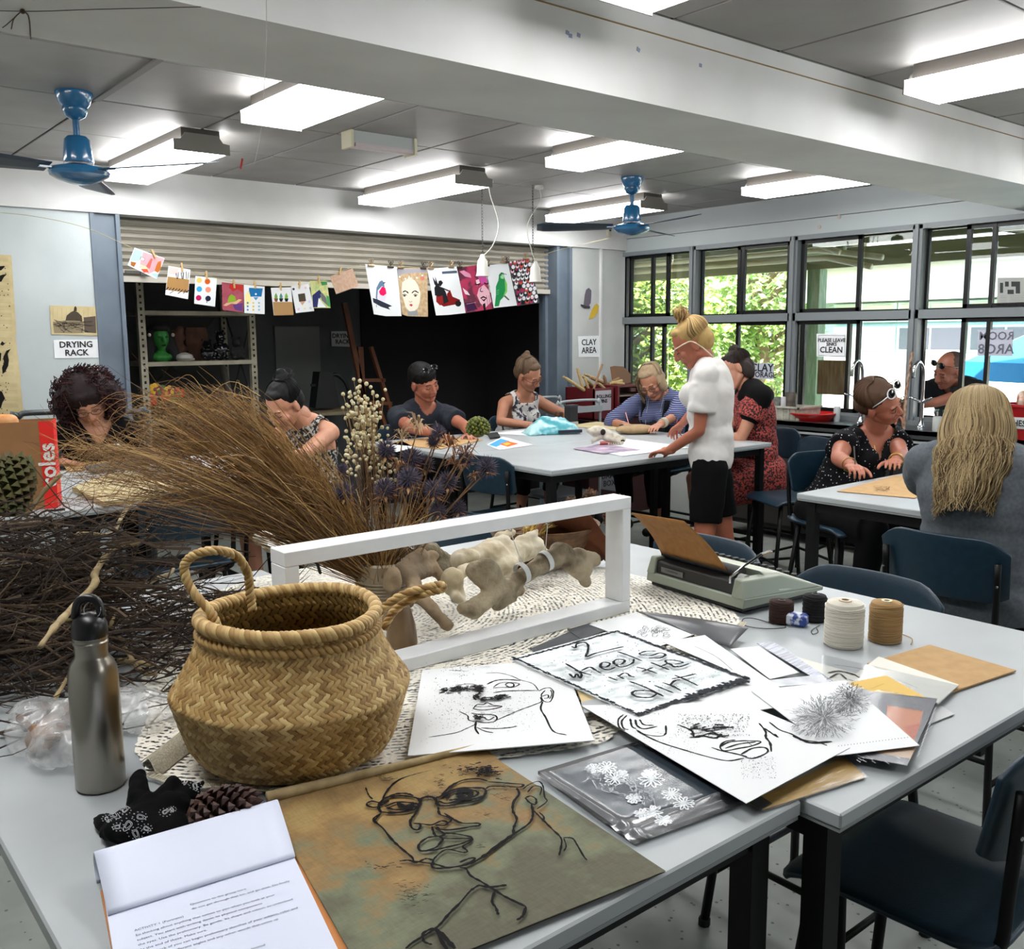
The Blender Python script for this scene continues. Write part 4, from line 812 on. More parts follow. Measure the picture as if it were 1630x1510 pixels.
# ---------------------------------------------------------------- outside
CONC = mat('sunlit_paving', 'c9c6bd', .8, c2='bdbab0', scale=1); GRS = mat('dry_lawn', '7f8a58', .9, c2='a39a6a', scale=2)
MB().b2((XW+.16, -6, -.1), (40, 40, 0)).build('ground', CONC, kind='structure')
VR = mat('verandah_soffit', '8d8a76', .8); VB = mat('olive_beam', '7c7a52', .7); VB2 = mat('brown_rafter', '7a6a42', .7)
MB().b2((XW+.16, -3, 2.62), (9.6, 12, 2.68)).build('trim_7', VR, kind='structure')
t = thing('verandah_frame', 'olive painted verandah beams and rafters outside the windows', 'verandah', (8.0, 4, 0))
MB().b2((9.15, -3, 2.25), (9.25, 12, 2.45)).build('beam', VB, t); MB().b2((7.9, -3, 2.36), (7.98, 12, 2.56)).build('beam', VB, t)
for y in (-1, .6, 2.2, 3.9, 5.6, 7.3, 9, 10.7): MB().b2((6.7, y, 2.46), (9.5, y+.07, 2.61)).build('rafter', VB2, t)
b = MB(); b.b2((9.15, 5.93, 0), (9.29, 6.08, 2.25)); b.build('post', mat('mossy_post', '6f8058', .8, c2='8f9a78', scale=10, stretch=(3, 3, .5)), t)
MB().b2((9.15, .4, 0), (9.29, .55, 2.25)).build('post', VB, t); MB().b2((9.15, 10.4, 0), (9.29, 10.55, 2.25)).build('post', VB, t)
PIP = mat('cream_pipe', 'b8ae8e', .5)
for k, (z, x) in enumerate(((2.40, 8.6), (2.33, 8.75), (2.47, 8.5))):
    tag(MB().tube([(x, 4.9+k*.2, z-.12), (x, 5.6, z), (x, 11, z)], .03, 8).build('pipe', PIP, smooth=True), ('middle', 'lowest', 'highest')[k]+' of three cream pipes under the verandah roof', 'pipe')
tag(MB().tube(spline([V((8.9, 5.5, 2.42)), V((9.05, 5.95, 2.4)), V((9.1, 6.12, 2.3)), V((9.12, 6.14, 1.2)), V((9.12, 6.14, 0))], 5), .035, 8).build('downpipe', mat('green_downpipe', '8c9670', .5), smooth=True), 'green curved downpipe beside the mossy verandah post', 'pipe')
# building across the yard
BW = mat('aqua_wall', 'a9c2bd', .7); BF = mat('aqua_frame', 'c2dcd6', .6); BG_ = mat('pale_blind_glass', 'c5cbbd', .3); BGD = mat('dark_glass', '5a6068', .15)
t = thing('classroom_block', 'pale aqua classroom block across the yard', 'building', (13.5, 4.5, 0))
MB().b2((13.05, -4, 0), (16, 8.4, 1.28)).build('wall', mat('cream_render', 'd8d3c4', .8), t); MB().b2((13.05, -4, 1.28), (16, 8.4, 2.5)).build('wall', BW, t)
MB().b2((12.6, -4.2, 2.02), (13.0, 8.5, 2.55)).build('fascia', mat('white_fascia', 'ded9c8', .7), t)
MB().add([(12.3, -4.4, 2.5), (12.3, 8.7, 2.5), (17, 8.7, 3.6), (17, -4.4, 3.6), (12.3, -4.4, 2.56), (12.3, 8.7, 2.56), (17, 8.7, 3.66), (17, -4.4, 3.66)], [(3, 2, 1, 0), (4, 5, 6, 7), (0, 1, 5, 4), (1, 2, 6, 5), (2, 3, 7, 6), (3, 0, 4, 7)]).build('roof', mat('grey_roof_sheet', '9a9d9c', .6), t)
for i in range(12):
    y1 = 8.15-i*1.02; 
    for lv, (za, zb) in enumerate(((1.3, 1.66), (1.72, 1.99))):
        w1 = MB(); w1.b2((12.99, y1-1.0, za), (13.04, y1, zb)); w1 = w1.build('window', BF, t)
        dark = (i == 1 and lv == 0) or (i == 2 and lv == 0) or i in (5, 8)
        MB().b2((12.97, y1-.95, za+.03), (12.99, y1-.52, zb-.03)).build('pane', BGD if dark else BG_, w1); MB().b2((12.97, y1-.48, za+.03), (12.99, y1-.05, zb-.03)).build('pane', BGD if dark else BG_, w1)
# blue market umbrella / marquee in the yard
t = thing('blue_marquee', 'blue and white striped marquee in the yard at the right', 'marquee', (11.2, 4.2, 0)); BL1 = mat('marquee_blue', '2f93d2', .6); WL1 = mat('marquee_white', 'dfe6ea', .6)
c = V((11.2, 4.15, 0))
for k in range(8):
    a0, a1 = k*PI/4, (k+1)*PI/4; b = MB(); b.add([c+V((0, 0, 1.75)), c+V((1.1*math.cos(a0), 1.1*math.sin(a0), 1.25)), c+V((1.1*math.cos(a1), 1.1*math.sin(a1), 1.25)), c+V((1.1*math.cos(a0), 1.1*math.sin(a0), 1.05)), c+V((1.1*math.cos(a1), 1.1*math.sin(a1), 1.05))], [(0, 1, 2), (1, 3, 4, 2)]); b.build('panel', BL1 if k % 2 else WL1, t)
MB().cyl(c, c+V((0, 0, 1.75)), .03).build('pole', WL1, t)
# trees beyond the verandah
def tree(x, y, h, r, label, cols, seed, nl=5200):
    rr = random.Random(seed); t = thing('leafy_tree', label, 'tree', (x, y, 0)); b = MB()
    b.tube([(x, y, 0), (x+.1, y-.05, h*.3), (x-.05, y+.1, h*.6), (x, y, h*.8)], [.16, .13, .09, .04], 8)
    for k in range(7): a = rr.uniform(0, 6.3); b.tube([(x, y, h*(.25+.06*k)), (x+math.cos(a)*r*.5, y+math.sin(a)*r*.5, h*(.35+.07*k)), (x+math.cos(a)*r*.8, y+math.sin(a)*r*.8, h*(.42+.07*k))], [.07, .045, .015], 6)
    b.build('trunk', mat('bark_pale', '9a8468', .9, c2='7a6550', scale=8), t)
    b = MB(); cs = [(rr.gauss(0, r*.45), rr.gauss(0, r*.45), h*.52+rr.uniform(-.45, .42)*h) for _ in range(26)]
    for _ in range(nl):
        cx, cy, cz = rr.choice(cs); q = V((x+cx+rr.gauss(0, r*.2), y+cy+rr.gauss(0, r*.2), max(.1, cz+rr.gauss(0, h*.07)))); s_ = rr.uniform(.05, .11)
        u = V((rr.gauss(0, 1), rr.gauss(0, 1), rr.gauss(0, 1))).normalized(); v_ = u.orthogonal().normalized(); b.mi = rr.randrange(len(cols)); b.add([q-u*s_, q+v_*s_*.4, q+u*s_, q-v_*s_*.4], [(0, 1, 2, 3)])
    b.build('foliage', [mat('leaf_'+c_, c_, .6) for c_ in cols], t, kind='stuff')
tree(10.6, 10.2, 3.6, 1.3, 'yellow-green leafy tree seen through the left windows', ['9fb54a', 'b7c861', '7f9a3c'], 1, 9000); tree(13.5, 9.9, 4.2, 1.6, 'pale green tree behind the clay storage sign', ['a8c068', 'c6d488', '8aa650'], 2, 9000); tree(12.5, 13, 4.5, 1.9, 'darker green tree farthest behind the verandah', ['6f9a48', '8db45c', '5a8440'], 3, 9000); tree(17.5, 12.4, 4.6, 2.0, 'pale leafy tree beyond the end of the classroom block', ['a8c068', 'bccf80', '8aa650'], 4, 7000)
tree(9.4, 14, 3.6, 1.5, 'bushy bright green tree at the far left outside', ['8fb048', 'b0c860', '6f9a3c'], 5, 8000)
# ---------------------------------------------------------------- tables and high chairs
LAM = mat('white_laminate', 'a9aeb0', .35, c2='a1a6a8', scale=5, spec=.5); EDGE = mat('laminate_edge', '8a8f8f', .5); BST = mat('black_steel', '050506', .5, spec=.25)
def table(label, x0, x1, y0, y1, z=.9, rail=True):
    t = thing('work_table', label, 'table', ((x0+x1)/2, (y0+y1)/2, 0))
    MB().box(((x0+x1)/2, (y0+y1)/2, z-.013), (x1-x0, y1-y0, .024), bev=.003).build('tabletop', LAM, t)
    MB().b2((x0+.003, y0+.003, z-.031), (x1-.003, y1-.003, z-.0255)).build('underside', EDGE, t)
    for a, b in (((x0+.05, y0+.04), (x1-.05, y0+.07)), ((x0+.05, y1-.07), (x1-.05, y1-.04)), ((x0+.03, y0+.05), (x0+.06, y1-.05)), ((x1-.06, y0+.05), (x1-.03, y1-.05))):
        MB().b2((a[0], a[1], z-.075), (b[0], b[1], z-.0315)).build('apron', BST, t)
    for x in (x0+.045, x1-.045):
        for y in (y0+.055, y1-.055): MB().b2((x-.02, y-.02, 0), (x+.02, y+.02, z-.032)).build('leg', BST, t)
        if rail: MB().b2((x-.012, y0+.06, .30), (x+.012, y1-.06, .325)).build('lower_rail', BST, t)
    return t
table('white work table in the foreground at the left, covered with twigs, basket and canvas', .218, 1.14, .735, 2.55); table('white work table in the foreground at the right, with prints, typewriter and string', 1.146, 2.205, .675, 2.45)
table('large white table in the middle with the animal skull', 3.12, 4.95, 3.5, 4.37); table('white table behind the skull table where the man in navy draws', 3.12, 4.95, 4.375, 5.25)
table('white table at the right where the polka-dot woman draws', 3.44, 5.0, 1.45, 2.30); table('white table at the left with the red shopping bag', .35, 2.02, 3.96, 5.2)
SEAT = mat('blue_seat_plastic', '0d2533', .4, c2='0f2b3b', scale=40, bump=.1, bscale=400)
def stool():
    t = thing('high_chair', 'dark blue high chair', 'chair', (0, 0, 0), 'dark blue high chairs')
    def seat(u, v):
        x = (u-.5)*.41; y = (v-.5)*.40; ex = abs(u-.5)*2; ey = abs(v-.5)*2; r = .12
        cx, cy = max(0, ex-(1-.22)), max(0, ey-(1-.22)); d = math.hypot(cx, cy)/.22
        if d > 1: x *= 1-(d-1)*.22*.6; y *= 1-(d-1)*.22*.6
        z = .6-.012*(1-ex**2)*(1-ey**2)-.03*max(0, (v-.8)/.2)**2+.016*max(0, (.2-v)/.2)**2-.006*(ex**6)
        return V((x, y, z))
    b = MB(); b.grid(seat, 17, 17); o = b.build('seat', SEAT, t, smooth=True); m = o.modifiers.new('s', 'SOLIDIFY'); m.thickness = .012; m.offset = -1; m = o.modifiers.new('b', 'BEVEL'); m.width = .004; m.segments = 2
    def back(u, v):
        ex = abs(u-.5)*2; x = (u-.5)*(.40+.02*v); z = .735+.205*v-(.045*max(0, (ex-.55)/.45)**2)*(v)+.02*max(0, (ex-.75)/.25)**2*(1-v); y = -.205-.03*v+.05*ex**2
        return V((x, y, z))
    b = MB(); b.grid(back, 17, 9); o = b.build('backrest', SEAT, t, smooth=True); m = o.modifiers.new('s', 'SOLIDIFY'); m.thickness = .012; m.offset = 0; m = o.modifiers.new('b', 'BEVEL'); m.width = .004; m.segments = 2
    for s in (-1, 1):
        MB().tube(spline([(s*.17, -.15, .575), (s*.175, -.19, .60), (s*.18, -.20, .7), (s*.182, -.21, .87)], 4), .011, 8).build('back_upright', BST, t, smooth=True)
        for y0, y1 in ((.14, .2), (-.14, -.21)): MB().tube([(s*.155, y0, .58), (s*.2, y1, .012)], .0125, 8).build('leg', BST, t, smooth=True); MB().cyl((s*.2, y1, .02), (s*.2005, y1, 0), .016, n=8).build('foot', mat('rubber_foot', '050505', .8), t)
        MB().cyl((s*.19, .185, .15), (s*.19, -.19, .15), .009, n=8).build('side_rail', BST, t, smooth=True)
        MB().cyl((s*.16, .15, .572), (s*.16, -.17, .572), .011, n=8).build('seat_rail', BST, t, smooth=True)
        MB().ell((s*.183, -.213, .80), (.006, .004, .006)).build('bolt', CHR, t, smooth=True)
    for y in (.178, -.185): MB().cyl((-.185, y, .22), (.185, y, .22), .009, n=8).build('foot_rail', BST, t, smooth=True)
    return t
st0 = stool(); first = [True]
def chair(x, y, deg, label):     # deg: direction the sitter faces, 0 = +Y, 90 = -X
    o = st0 if first[0] else dup(st0)
    first[0] = False; place(o, (x, y, 0), math.radians(deg)); o['label'] = label; return o
chair(1.635, .78, 3, 'nearest dark blue high chair, seat cut off at the bottom right corner')
chair(2.075, 1.29, 90, 'dark blue high chair tucked in behind the cones of string')
chair(1.95, 2.42, 180, 'dark blue chair back seen through the white frame behind the bones')
chair(2.11, 1.86, 90, 'dark blue chair back showing just behind the typewriter')
chair(1.43, 4.08, 0, 'dark blue high chair under the left table beyond the twigs'); chair(2.10, 4.75, 95, 'dark blue high chair under the woman with the black bun')
chair(3.26, 3.99, -85, 'dark blue high chair pulled up to the left end of the skull table')
chair(4.9, 3.33, 65, 'empty blue high chair beside the standing woman, seat in the light'); chair(4.42, 2.68, 165, 'dark blue high chair under the polka-dot woman')
chair(3.13, 1.42, -90, 'dark blue high chair under the grey-shirt woman'); chair(5.24, 3.82, 90, 'dark blue high chair under the woman in the red floral dress')
chair(1.52, 5.62, 180, 'dark blue high chair under the curly-haired woman'); chair(3.72, 5.62, 180, 'dark blue high chair under the man in navy'); chair(4.75, 5.66, 180, 'dark blue high chair under the woman in the patterned tank top')
chair(5.3, 4.72, 90, 'dark blue high chair under the woman in blue stripes'); chair(5.55, 3.3, 100, 'dark blue chair back between the floral dress and the sink bench')
# grey tubular frame behind the curly-haired woman
t = MB(); t.tube(spline([V((1.2, 5.95, 0)), V((1.2, 5.95, 1.05)), V((1.24, 5.95, 1.13)), V((1.32, 5.95, 1.15)), V((1.8, 5.95, 1.13)), V((1.9, 5.95, 1.12)), V((1.95, 5.95, 1.04)), V((1.95, 5.95, 0))], 5), .017, 10)
t.cyl((1.2, 5.95, .5), (1.95, 5.95, .5), .012)
tag(t.build('tube_rail', mat('grey_tube', '4c5154', .35, metal=.4), smooth=True), 'grey tubular rail against the wall behind the curly-haired woman', 'rail')
# ---------------------------------------------------------------- lace cloth and the sheets lying on the foreground tables
def lace_mat():
    m = bpy.data.materials.new('crochet_lace'); m.use_nodes = True; n = m.node_tree.nodes; l = m.node_tree.links; b = n['Principled BSDF']
    b.inputs['Base Color'].default_value = lin('e4dfd2'); b.inputs['Roughness'].default_value = .9
    tc = n.new('ShaderNodeTexCoord'); sp = n.new('ShaderNodeVectorMath'); sp.operation = 'DISTANCE'; sp.inputs[1].default_value = (1.15, 1.95, .9); l.new(tc.outputs['Object'], sp.inputs[0])
    w1 = n.new('ShaderNodeMath'); w1.operation = 'MULTIPLY'; w1.inputs[1].default_value = 560; l.new(sp.outputs['Value'], w1.inputs[0])
    s1 = n.new('ShaderNodeMath'); s1.operation = 'SINE'; l.new(w1.outputs[0], s1.inputs[0])
    vo = n.new('ShaderNodeTexVoronoi'); vo.inputs['Scale'].default_value = 115; l.new(tc.outputs['Object'], vo.inputs['Vector'])
    a = n.new('ShaderNodeMath'); a.operation = 'MULTIPLY_ADD'; a.inputs[1].default_value = .22; l.new(s1.outputs[0], a.inputs[0]); l.new(vo.outputs['Distance'], a.inputs[2])
    no = n.new('ShaderNodeTexNoise'); no.inputs['Scale'].default_value = 14; l.new(tc.outputs['Object'], no.inputs['Vector'])
    a2 = n.new('ShaderNodeMath'); a2.operation = 'MULTIPLY_ADD'; a2.inputs[1].default_value = .35; l.new(no.outputs[0], a2.inputs[0]); l.new(a.outputs[0], a2.inputs[2])
    g = n.new('ShaderNodeMath'); g.operation = 'GREATER_THAN'; g.inputs[1].default_value = .53; l.new(a2.outputs[0], g.inputs[0]); l.new(g.outputs[0], b.inputs['Alpha'])
    bp = n.new('ShaderNodeBump'); bp.inputs['Strength'].default_value = .5; bp.inputs['Distance'].default_value = .003; l.new(vo.outputs['Distance'], bp.inputs['Height']); l.new(bp.outputs[0], b.inputs['Normal'])
    return m
LACE = lace_mat(); lz = .9032
# outline of the cloth on the table, scalloped along the front edge
edge = [(225, 1075), (238, 1140), (215, 1190), (240, 1232), (300, 1247), (360, 1246), (420, 1252), (470, 1256), (540, 1244), (600, 1236), (660, 1226), (720, 1218), (800, 1205), (900, 1192), (960, 1180), (1000, 1150), (1050, 1080), (1100, 1040), (1140, 1010), (1182, 992), (1170, 975), (1120, 955), (1060, 925), (1010, 915), (900, 890), (700, 880), (560, 890), (400, 920), (300, 960)]
P_ = [PZ(x, y, lz) for x, y in edge]; out = []
for i in range(len(P_)):
    a, b = P_[i], P_[(i+1) % len(P_)]; k = max(1, int((b-a).length/.012)); 
    for j in range(k): 
        q = a.lerp(b, j/k); nn = (b-a).cross(V((0, 0, 1))).normalized(); out.append(q+nn*.004*abs(math.sin(j*PI/3)))
bm = bmesh.new(); vs = [bm.verts.new(p) for p in out]; bm.faces.new(vs); bmesh.ops.triangulate(bm, faces=bm.faces[:])
bm.normal_update(); me = bpy.data.meshes.new('cloth'); bm.to_mesh(me); bm.free(); me.materials.append(LACE)
lc = link('lace_tablecloth', me); tag(lc, 'cream crocheted lace cloth spread under the basket, frame and typewriter', 'tablecloth')
LT = mat('lace_thread', 'c4bca8', .9)
b = MB(); fr0 = [PZ(x, y, lz+.004) for x, y in ((240, 1232), (300, 1249), (360, 1249), (420, 1254), (470, 1258), (540, 1247), (600, 1239), (660, 1228))]
sp_ = spline(fr0, 14); 
for i in range(0, len(sp_)-1):
    c = sp_[i]; b.tube([c+V((math.cos(a)*.008, math.sin(a)*.007, 0)) for a in [k*PI/4+i for k in range(9)]], .0013, 4, cap=False)
sp_ = spline([PZ(x, y, lz+.004) for x, y in ((1182, 992), (1170, 1002), (1150, 1000), (1128, 1006), (1110, 1012))], 10)
for i in range(len(sp_)-1):
    c = sp_[i]; b.tube([c+V((math.cos(a)*.009, math.sin(a)*.008, 0)) for a in [k*PI/4+i for k in range(9)]], .0014, 4, cap=False)
b.build('lace_edging', LT, lc, smooth=True, kind='stuff')
# rumpled folds of the cloth beside the plastic bag
def fold(u, v):
    p = PZ(225+75*u+25*v, 1215-60*u+25*v, lz); p.z += .018*math.sin(v*PI)*(1-.3*u)+.002; return p
b = MB(); b.grid(fold, 12, 9); b.build('folded_edge', mat('lace_solid', 'b8b09c', .9, bump=.6, bscale=500, c2='9a927e', scale=300), lc, smooth=True)

def T(x0, y0, s): return lambda L: [(x0+x/s, y0+y/s) for x, y in L]
ZL = [0.9045]
class Sheet:
    def __init__(s, quad, label, m, th=.0009, name='drawing_sheet', cat='drawing', group='drawings and prints on the foreground tables', z=None, lift=0):
        s.z = z or ZL[0]; ZL[0] = max(ZL[0], s.z+.0013); q = [PZ(x, y, s.z) for x, y in quad]
        # subdivide outline for a slightly lifted, natural sheet
        n_ = 8; b = MB(); A, B, C_, D = q[0], q[1], q[2], q[3]
        def P(u, v):
            p = (A.lerp(B, u)).lerp(D.lerp(C_, u), v); p.z += lift*(abs(u-.5)*2)**3*abs(v-.5)*2; return p
        if lift:
            b.grid(lambda u, v: P(u, v)+V((0, 0, th)), n_, n_); k = len(b.v); b.grid(lambda u, v: P(u, v), n_, n_)
        else: b = quadmb(q, (0, 0, 1), th)
        s.o = tag(b.build(name, m), label, cat, group); fn = lambda x, y: PZ(x, y, s.z+th)
        s.a = Art(fn, (0, 0, 1), .0002); s.fn = fn; _l = s.a.line; s.a.line = lambda p, w_, c, n=5, jit=.3: _l(p, w_*1.3, c, n, jit)
    def done(s, nm='ink_drawing'): return s.a.done(s.o, nm)
INK = '0b0a0c'; W = mat('cartridge_paper', 'dddfe0', .75); W2 = mat('cream_cartridge', 'd6d4ca', .75); PLG = glass_mat('clear_sleeve', 'eef0f2', 0, .2, .22)
def sleeve(quad, label_parent, z, th=.0006, rough=.12):
    q = [PZ(x, y, z) for x, y in quad]; b = MB(); A, B, C_, D = q
    def P(u, v):
        p = (A.lerp(B, u)).lerp(D.lerp(C_, u), v); p.z += .0006*(noise.noise(V((u*5, v*4, z*50)))+.3*noise.noise(V((u*14, v*7, 3)))) + .0012; return p
    b.grid(P, 28, 28); return b.build('plastic_sleeve', PLG, label_parent, smooth=True)
GRYB = mat('dark_grey_board', '3c3f43', .6); NAVY = mat('dark_backing_card', '55545e', .6); YEL = mat('yellow_card', 'd0ac58', .7); OCH = mat('ochre_print', 'c39a4c', .6, c2='7a6140', scale=16, thr=(.5, .7)); BKG = mat('black_mount', '15171b', .45)
# far back layer: grey boards, plastic covered drawing, dark sleeves
s = Sheet([(843, 1033), (905, 1006), (937, 1018), (870, 1045)], 'dark grey board under the lettered print at its far corner', GRYB)
s = Sheet([(903, 1002), (938, 992), (962, 1004), (925, 1018)], 'dark grey backing sheet beside the small pencil drawing', GRYB)
s = Sheet([(938, 994), (1010, 975), (1105, 1010), (1040, 1032), (985, 1022)][:4], 'white sheet with a small pencil flower drawing near the white frame', W)
for k in range(26): 
    c = (1041+rnd(-22, 22), 1005+rnd(-8, 8)); s.a.line([(c[0]+6*math.cos(a)*rnd(.5, 1.2), c[1]+3.2*math.sin(a)*rnd(.5, 1.2)) for a in [j*1.1 for j in range(6)]], .0007, '5a5c60')
s.done('pencil_drawing')
# curled dark sleeve
b = MB(); q = [PZ(x, y, .912) for x, y in ((1010, 975), (1110, 1000), (1198, 1000), (1164, 1031), (1105, 1008))]
def dsl(u, v):
    A, B, C_, D = PZ(1012, 974, .906), PZ(1100, 1010, .906), PZ(1163, 1030, .906), PZ(1192, 1000, .930); p = (A.lerp(D, u)).lerp(B.lerp(C_, u), v); p.z += .010*math.sin(u*PI)*math.sin(v*PI+.4)+.002; return p
b.grid(dsl, 16, 10); o = b.build('dark_sleeve', mat('dark_plastic_sleeve', '4a4b4e', .3, c2='606164', scale=6)); o.modifiers.new('s', 'SOLIDIFY').thickness = .0008
for f_ in o.data.polygons: f_.use_smooth = True
tag(o, 'curled dark grey plastic sleeve at the far edge of the prints', 'sleeve')
s = Sheet([(1225, 1032), (1290, 1052), (1426, 1090), (1372, 1123), (1300, 1085)][:4], 'long cream print in a sleeve with black brush marks near the kraft sheet', W2); 
f = T(1140, 1000, 3.3265)
s = Sheet([f([(860, 150)])[0], f([(1285, 300)])[0], f([(1175, 400)])[0], f([(700, 270)])[0]], 'cream sleeved print with black brush marks at the right of the pile', W2)
s.a.line(f([(590, 235), (650, 225), (720, 240), (760, 262)]), .004, INK); s.a.line(f([(600, 262), (650, 238), (690, 268)]), .003, INK); s.a.line(f([(620, 192), (720, 205), (800, 222)]), .0018, '66686c')
for k in range(10): s.a.line(f([(940+k*13, 262+k*6), (990+k*8, 285+k*3)]), .0015, '85878a', 1)
s.done(); sleeve([f([(560, 140)])[0], f([(1290, 305)])[0], f([(1180, 405)])[0], f([(560, 300)])[0]], s.o, s.z+.001)
s = Sheet([f([(215, 80)])[0], f([(300, 70)])[0], f([(620, 280)])[0], f([(560, 290)])[0]], 'narrow print with painted silver-blue reflections in the sleeve pile', mat('silver_reflection_paint', '8088a0', .22, c2='4a4f60', scale=60, stretch=(.3, 3, 1), thr=(.45, .55)))  # the reflections are streaked into the base colour
s = Sheet([f([(75, 110)])[0], f([(225, 95)])[0], f([(440, 235)])[0], f([(285, 270)])[0]], 'white sheet with a narrow grey corner under the blank page', W)
s = Sheet([f([(280, 275)])[0], f([(560, 245)])[0], f([(600, 290)])[0], f([(320, 310)])[0]], 'pale sheet with a silver strip between the pencil drawing and sleeves', mat('pale_silver', 'a9adb5', .35, c2='d0d3d6', scale=25))
# kraft envelope
s = Sheet([f([(800, 190)])[0], f([(1130, 92)])[0], f([(1588, 228)])[0], f([(1240, 345)])[0]], 'plain kraft paper sheet at the right edge of the table', KRAFT, th=.003, cat='paper', name='kraft_sheet', z=.9015)
s = Sheet([f([(1130, 420)])[0], f([(1190, 410)])[0], f([(1262, 455)])[0], f([(1110, 515)])[0]], 'corner of a clear sleeve sticking out over the table edge', mat('clear_corner', 'b9bcbc', .3), z=.9015)
# navy sleeve group at right
s = Sheet([f([(700, 305)])[0], f([(1170, 375)])[0], f([(1010, 728)])[0], f([(700, 672)])[0]], 'dark grey backing card in a sleeve at the right of the pile', NAVY)
s.a.poly(f([(905, 405), (1097, 437), (1050, 595), (900, 560)]), 'd07f58'); s.a.poly(f([(985, 525), (1085, 497), (1050, 590)]), 'c25a34'); s.a.poly(f([(830, 655), (1060, 625), (1030, 690)]), 'c3a07c')
for k in range(14): s.a.dot(f([(915+k*13, 410+k*2.2)])[0], .9, '141414')
for k in range(16): x, y = rnd(720, 1000), rnd(665, 710); s.a.line(f([(x, y), (x+20, y+12)]), .002, 'c9cbd4', 1)
for k in range(12): s.a.line(f([(1165-k*8, 420+k*22), (1150-k*8, 440+k*22)]), .0015, 'd5d6dc', 1)
s.done('printed_panel'); sleeve([f([(700, 305)])[0], f([(1172, 374)])[0], f([(1012, 729)])[0], f([(700, 675)])[0]], s.o, s.z+.001)
s = Sheet([f([(680, 295)])[0], f([(900, 250)])[0], f([(1112, 368)])[0], f([(830, 335)])[0]], 'mustard yellow card tip above the grey backing card', YEL); s.a.line(f([(820, 320), (890, 292)]), .0008, '7a5a2a'); s.done()
# lower left layers
s = Sheet([(918, 1098), (960, 1115), (1010, 1140), (930, 1128)], 'cream card strip under the lettered print', mat('cream_card', 'd0b988', .7))
s = Sheet([(925, 1118), (965, 1107), (1000, 1125), (930, 1135)], 'grey translucent strip under the lettered print', mat('grey_strip', 'a2a4a6', .4))
g = T(960, 1110, 3.7045)
s = Sheet([(1190, 1278), (1345, 1205), (1378, 1236), (1215, 1289)], 'ochre and black print in a sleeve at the table junction', OCH, z=.903)
s.a.poly(g([(860, 620), (930, 580), (1000, 625), (930, 665)]), '33373a')
for k in range(22): x = rnd(1000, 1500); y = 600-(x-1000)*.32+rnd(-40, 30); s.a.line(g([(x, y), (x+30, y-14)]), .001, 'e8d3a0', 1)
for k in range(30): s.a.dot(g([(1250+k*10, 545-k*2.9)])[0], .8, '2a241a')
s.done('printed_panel'); sleeve([(1180, 1275), (1348, 1203), (1382, 1237), (1215, 1293)], s.o, .9055)
# big sheet with feather pencil drawing
s = Sheet([(1196, 1100), (1346, 1083), (1464, 1187), (1332, 1203), (1200, 1130)][:4], 'white sheet with a feathery pencil drawing of banksia flowers', W)
def feather(cx, cy, R_, n_, col='76787c', w=.0008, fl=.62, a0=0, a1=2*PI):
    for k in range(n_):
        a = rnd(a0, a1); r0 = rnd(.05, .9)*R_; r1 = r0+rnd(.15, .35)*R_; d = rnd(-.35, .35)
        s.a.line([(cx+r0*math.cos(a), cy+r0*math.sin(a)*fl), (cx+(r0+r1)/2*math.cos(a+d*.4), cy+(r0+r1)/2*math.sin(a+d*.4)*fl), (cx+r1*math.cos(a+d*.2), cy+r1*math.sin(a+d*.2)*fl)], w, col, 3)
feather(1352, 1117, 34, 260); feather(1310, 1150, 52, 420); feather(1352, 1112, 16, 90, '4a4c50', .001)
for k in range(16): a = k*.4; s.a.line([(1352+15*math.cos(a), 1112+9*math.sin(a)), (1352+22*math.cos(a+.15), 1112+13*math.sin(a+.15)), (1352+14*math.cos(a+.35), 1112+8*math.sin(a+.35))], .001, '55575b')
for k in range(26): s.a.dot((1334+k*5, 1202.5-k*.62), .7, '2c2c30')
s.done('pencil_drawing')
# big sheet with upside-down face
s = Sheet([(925, 1123), (1180, 1118), (1353, 1190), (1188, 1279)], 'large white sheet with a black ink face lying upside down', W, lift=.0)
L = s.a.line; K = INK
for w_, pts in ((.0026, [(120, 100), (90, 130), (95, 175), (130, 195)]), (.0026, [(140, 105), (110, 140), (120, 180), (150, 190)]), (.003, [(160, 125), (170, 170), (195, 185)]), (.003, [(190, 130), (200, 165), (240, 185), (320, 170)]), (.0024, [(370, 165), (368, 215), (330, 228), (250, 218), (195, 190)]), (.003, [(215, 130), (240, 160), (300, 165)]),
                (.0026, [(200, 200), (330, 262), (480, 310), (620, 350), (735, 373), (830, 358)]), (.003, [(920, 152), (958, 200), (960, 235), (985, 270), (992, 320)]), (.003, [(950, 180), (1000, 215), (1030, 235), (1010, 215)]), (.003, [(980, 145), (1040, 190), (1110, 215), (1180, 250), (1260, 262), (1320, 283)]), (.0045, [(1120, 225), (1170, 250), (1230, 268), (1350, 260)]),
                (.003, [(440, 160), (520, 195), (545, 235), (640, 210), (715, 235)]), (.0035, [(540, 235), (580, 225), (660, 240), (700, 215)]), (.0025, [(690, 290), (750, 262), (860, 255), (930, 262), (880, 285), (800, 300), (715, 315), (690, 290), (720, 260), (780, 250)]), (.0025, [(720, 300), (800, 275), (900, 262)]), (.0025, [(640, 295), (700, 315), (780, 332), (850, 350)]), (.0025, [(815, 335), (880, 300), (950, 295), (972, 318), (930, 345), (870, 360), (815, 340)]), (.002, [(850, 262), (880, 285)]), (.002, [(600, 200), (700, 190)])):
    L(g(pts), w_, K)
for _ in range(34): x, y = rnd(500, 720), rnd(160, 240); L(g([(x, y), (x+rnd(20, 90), y+rnd(-14, 10))]), rnd(.0015, .006), K, 1)
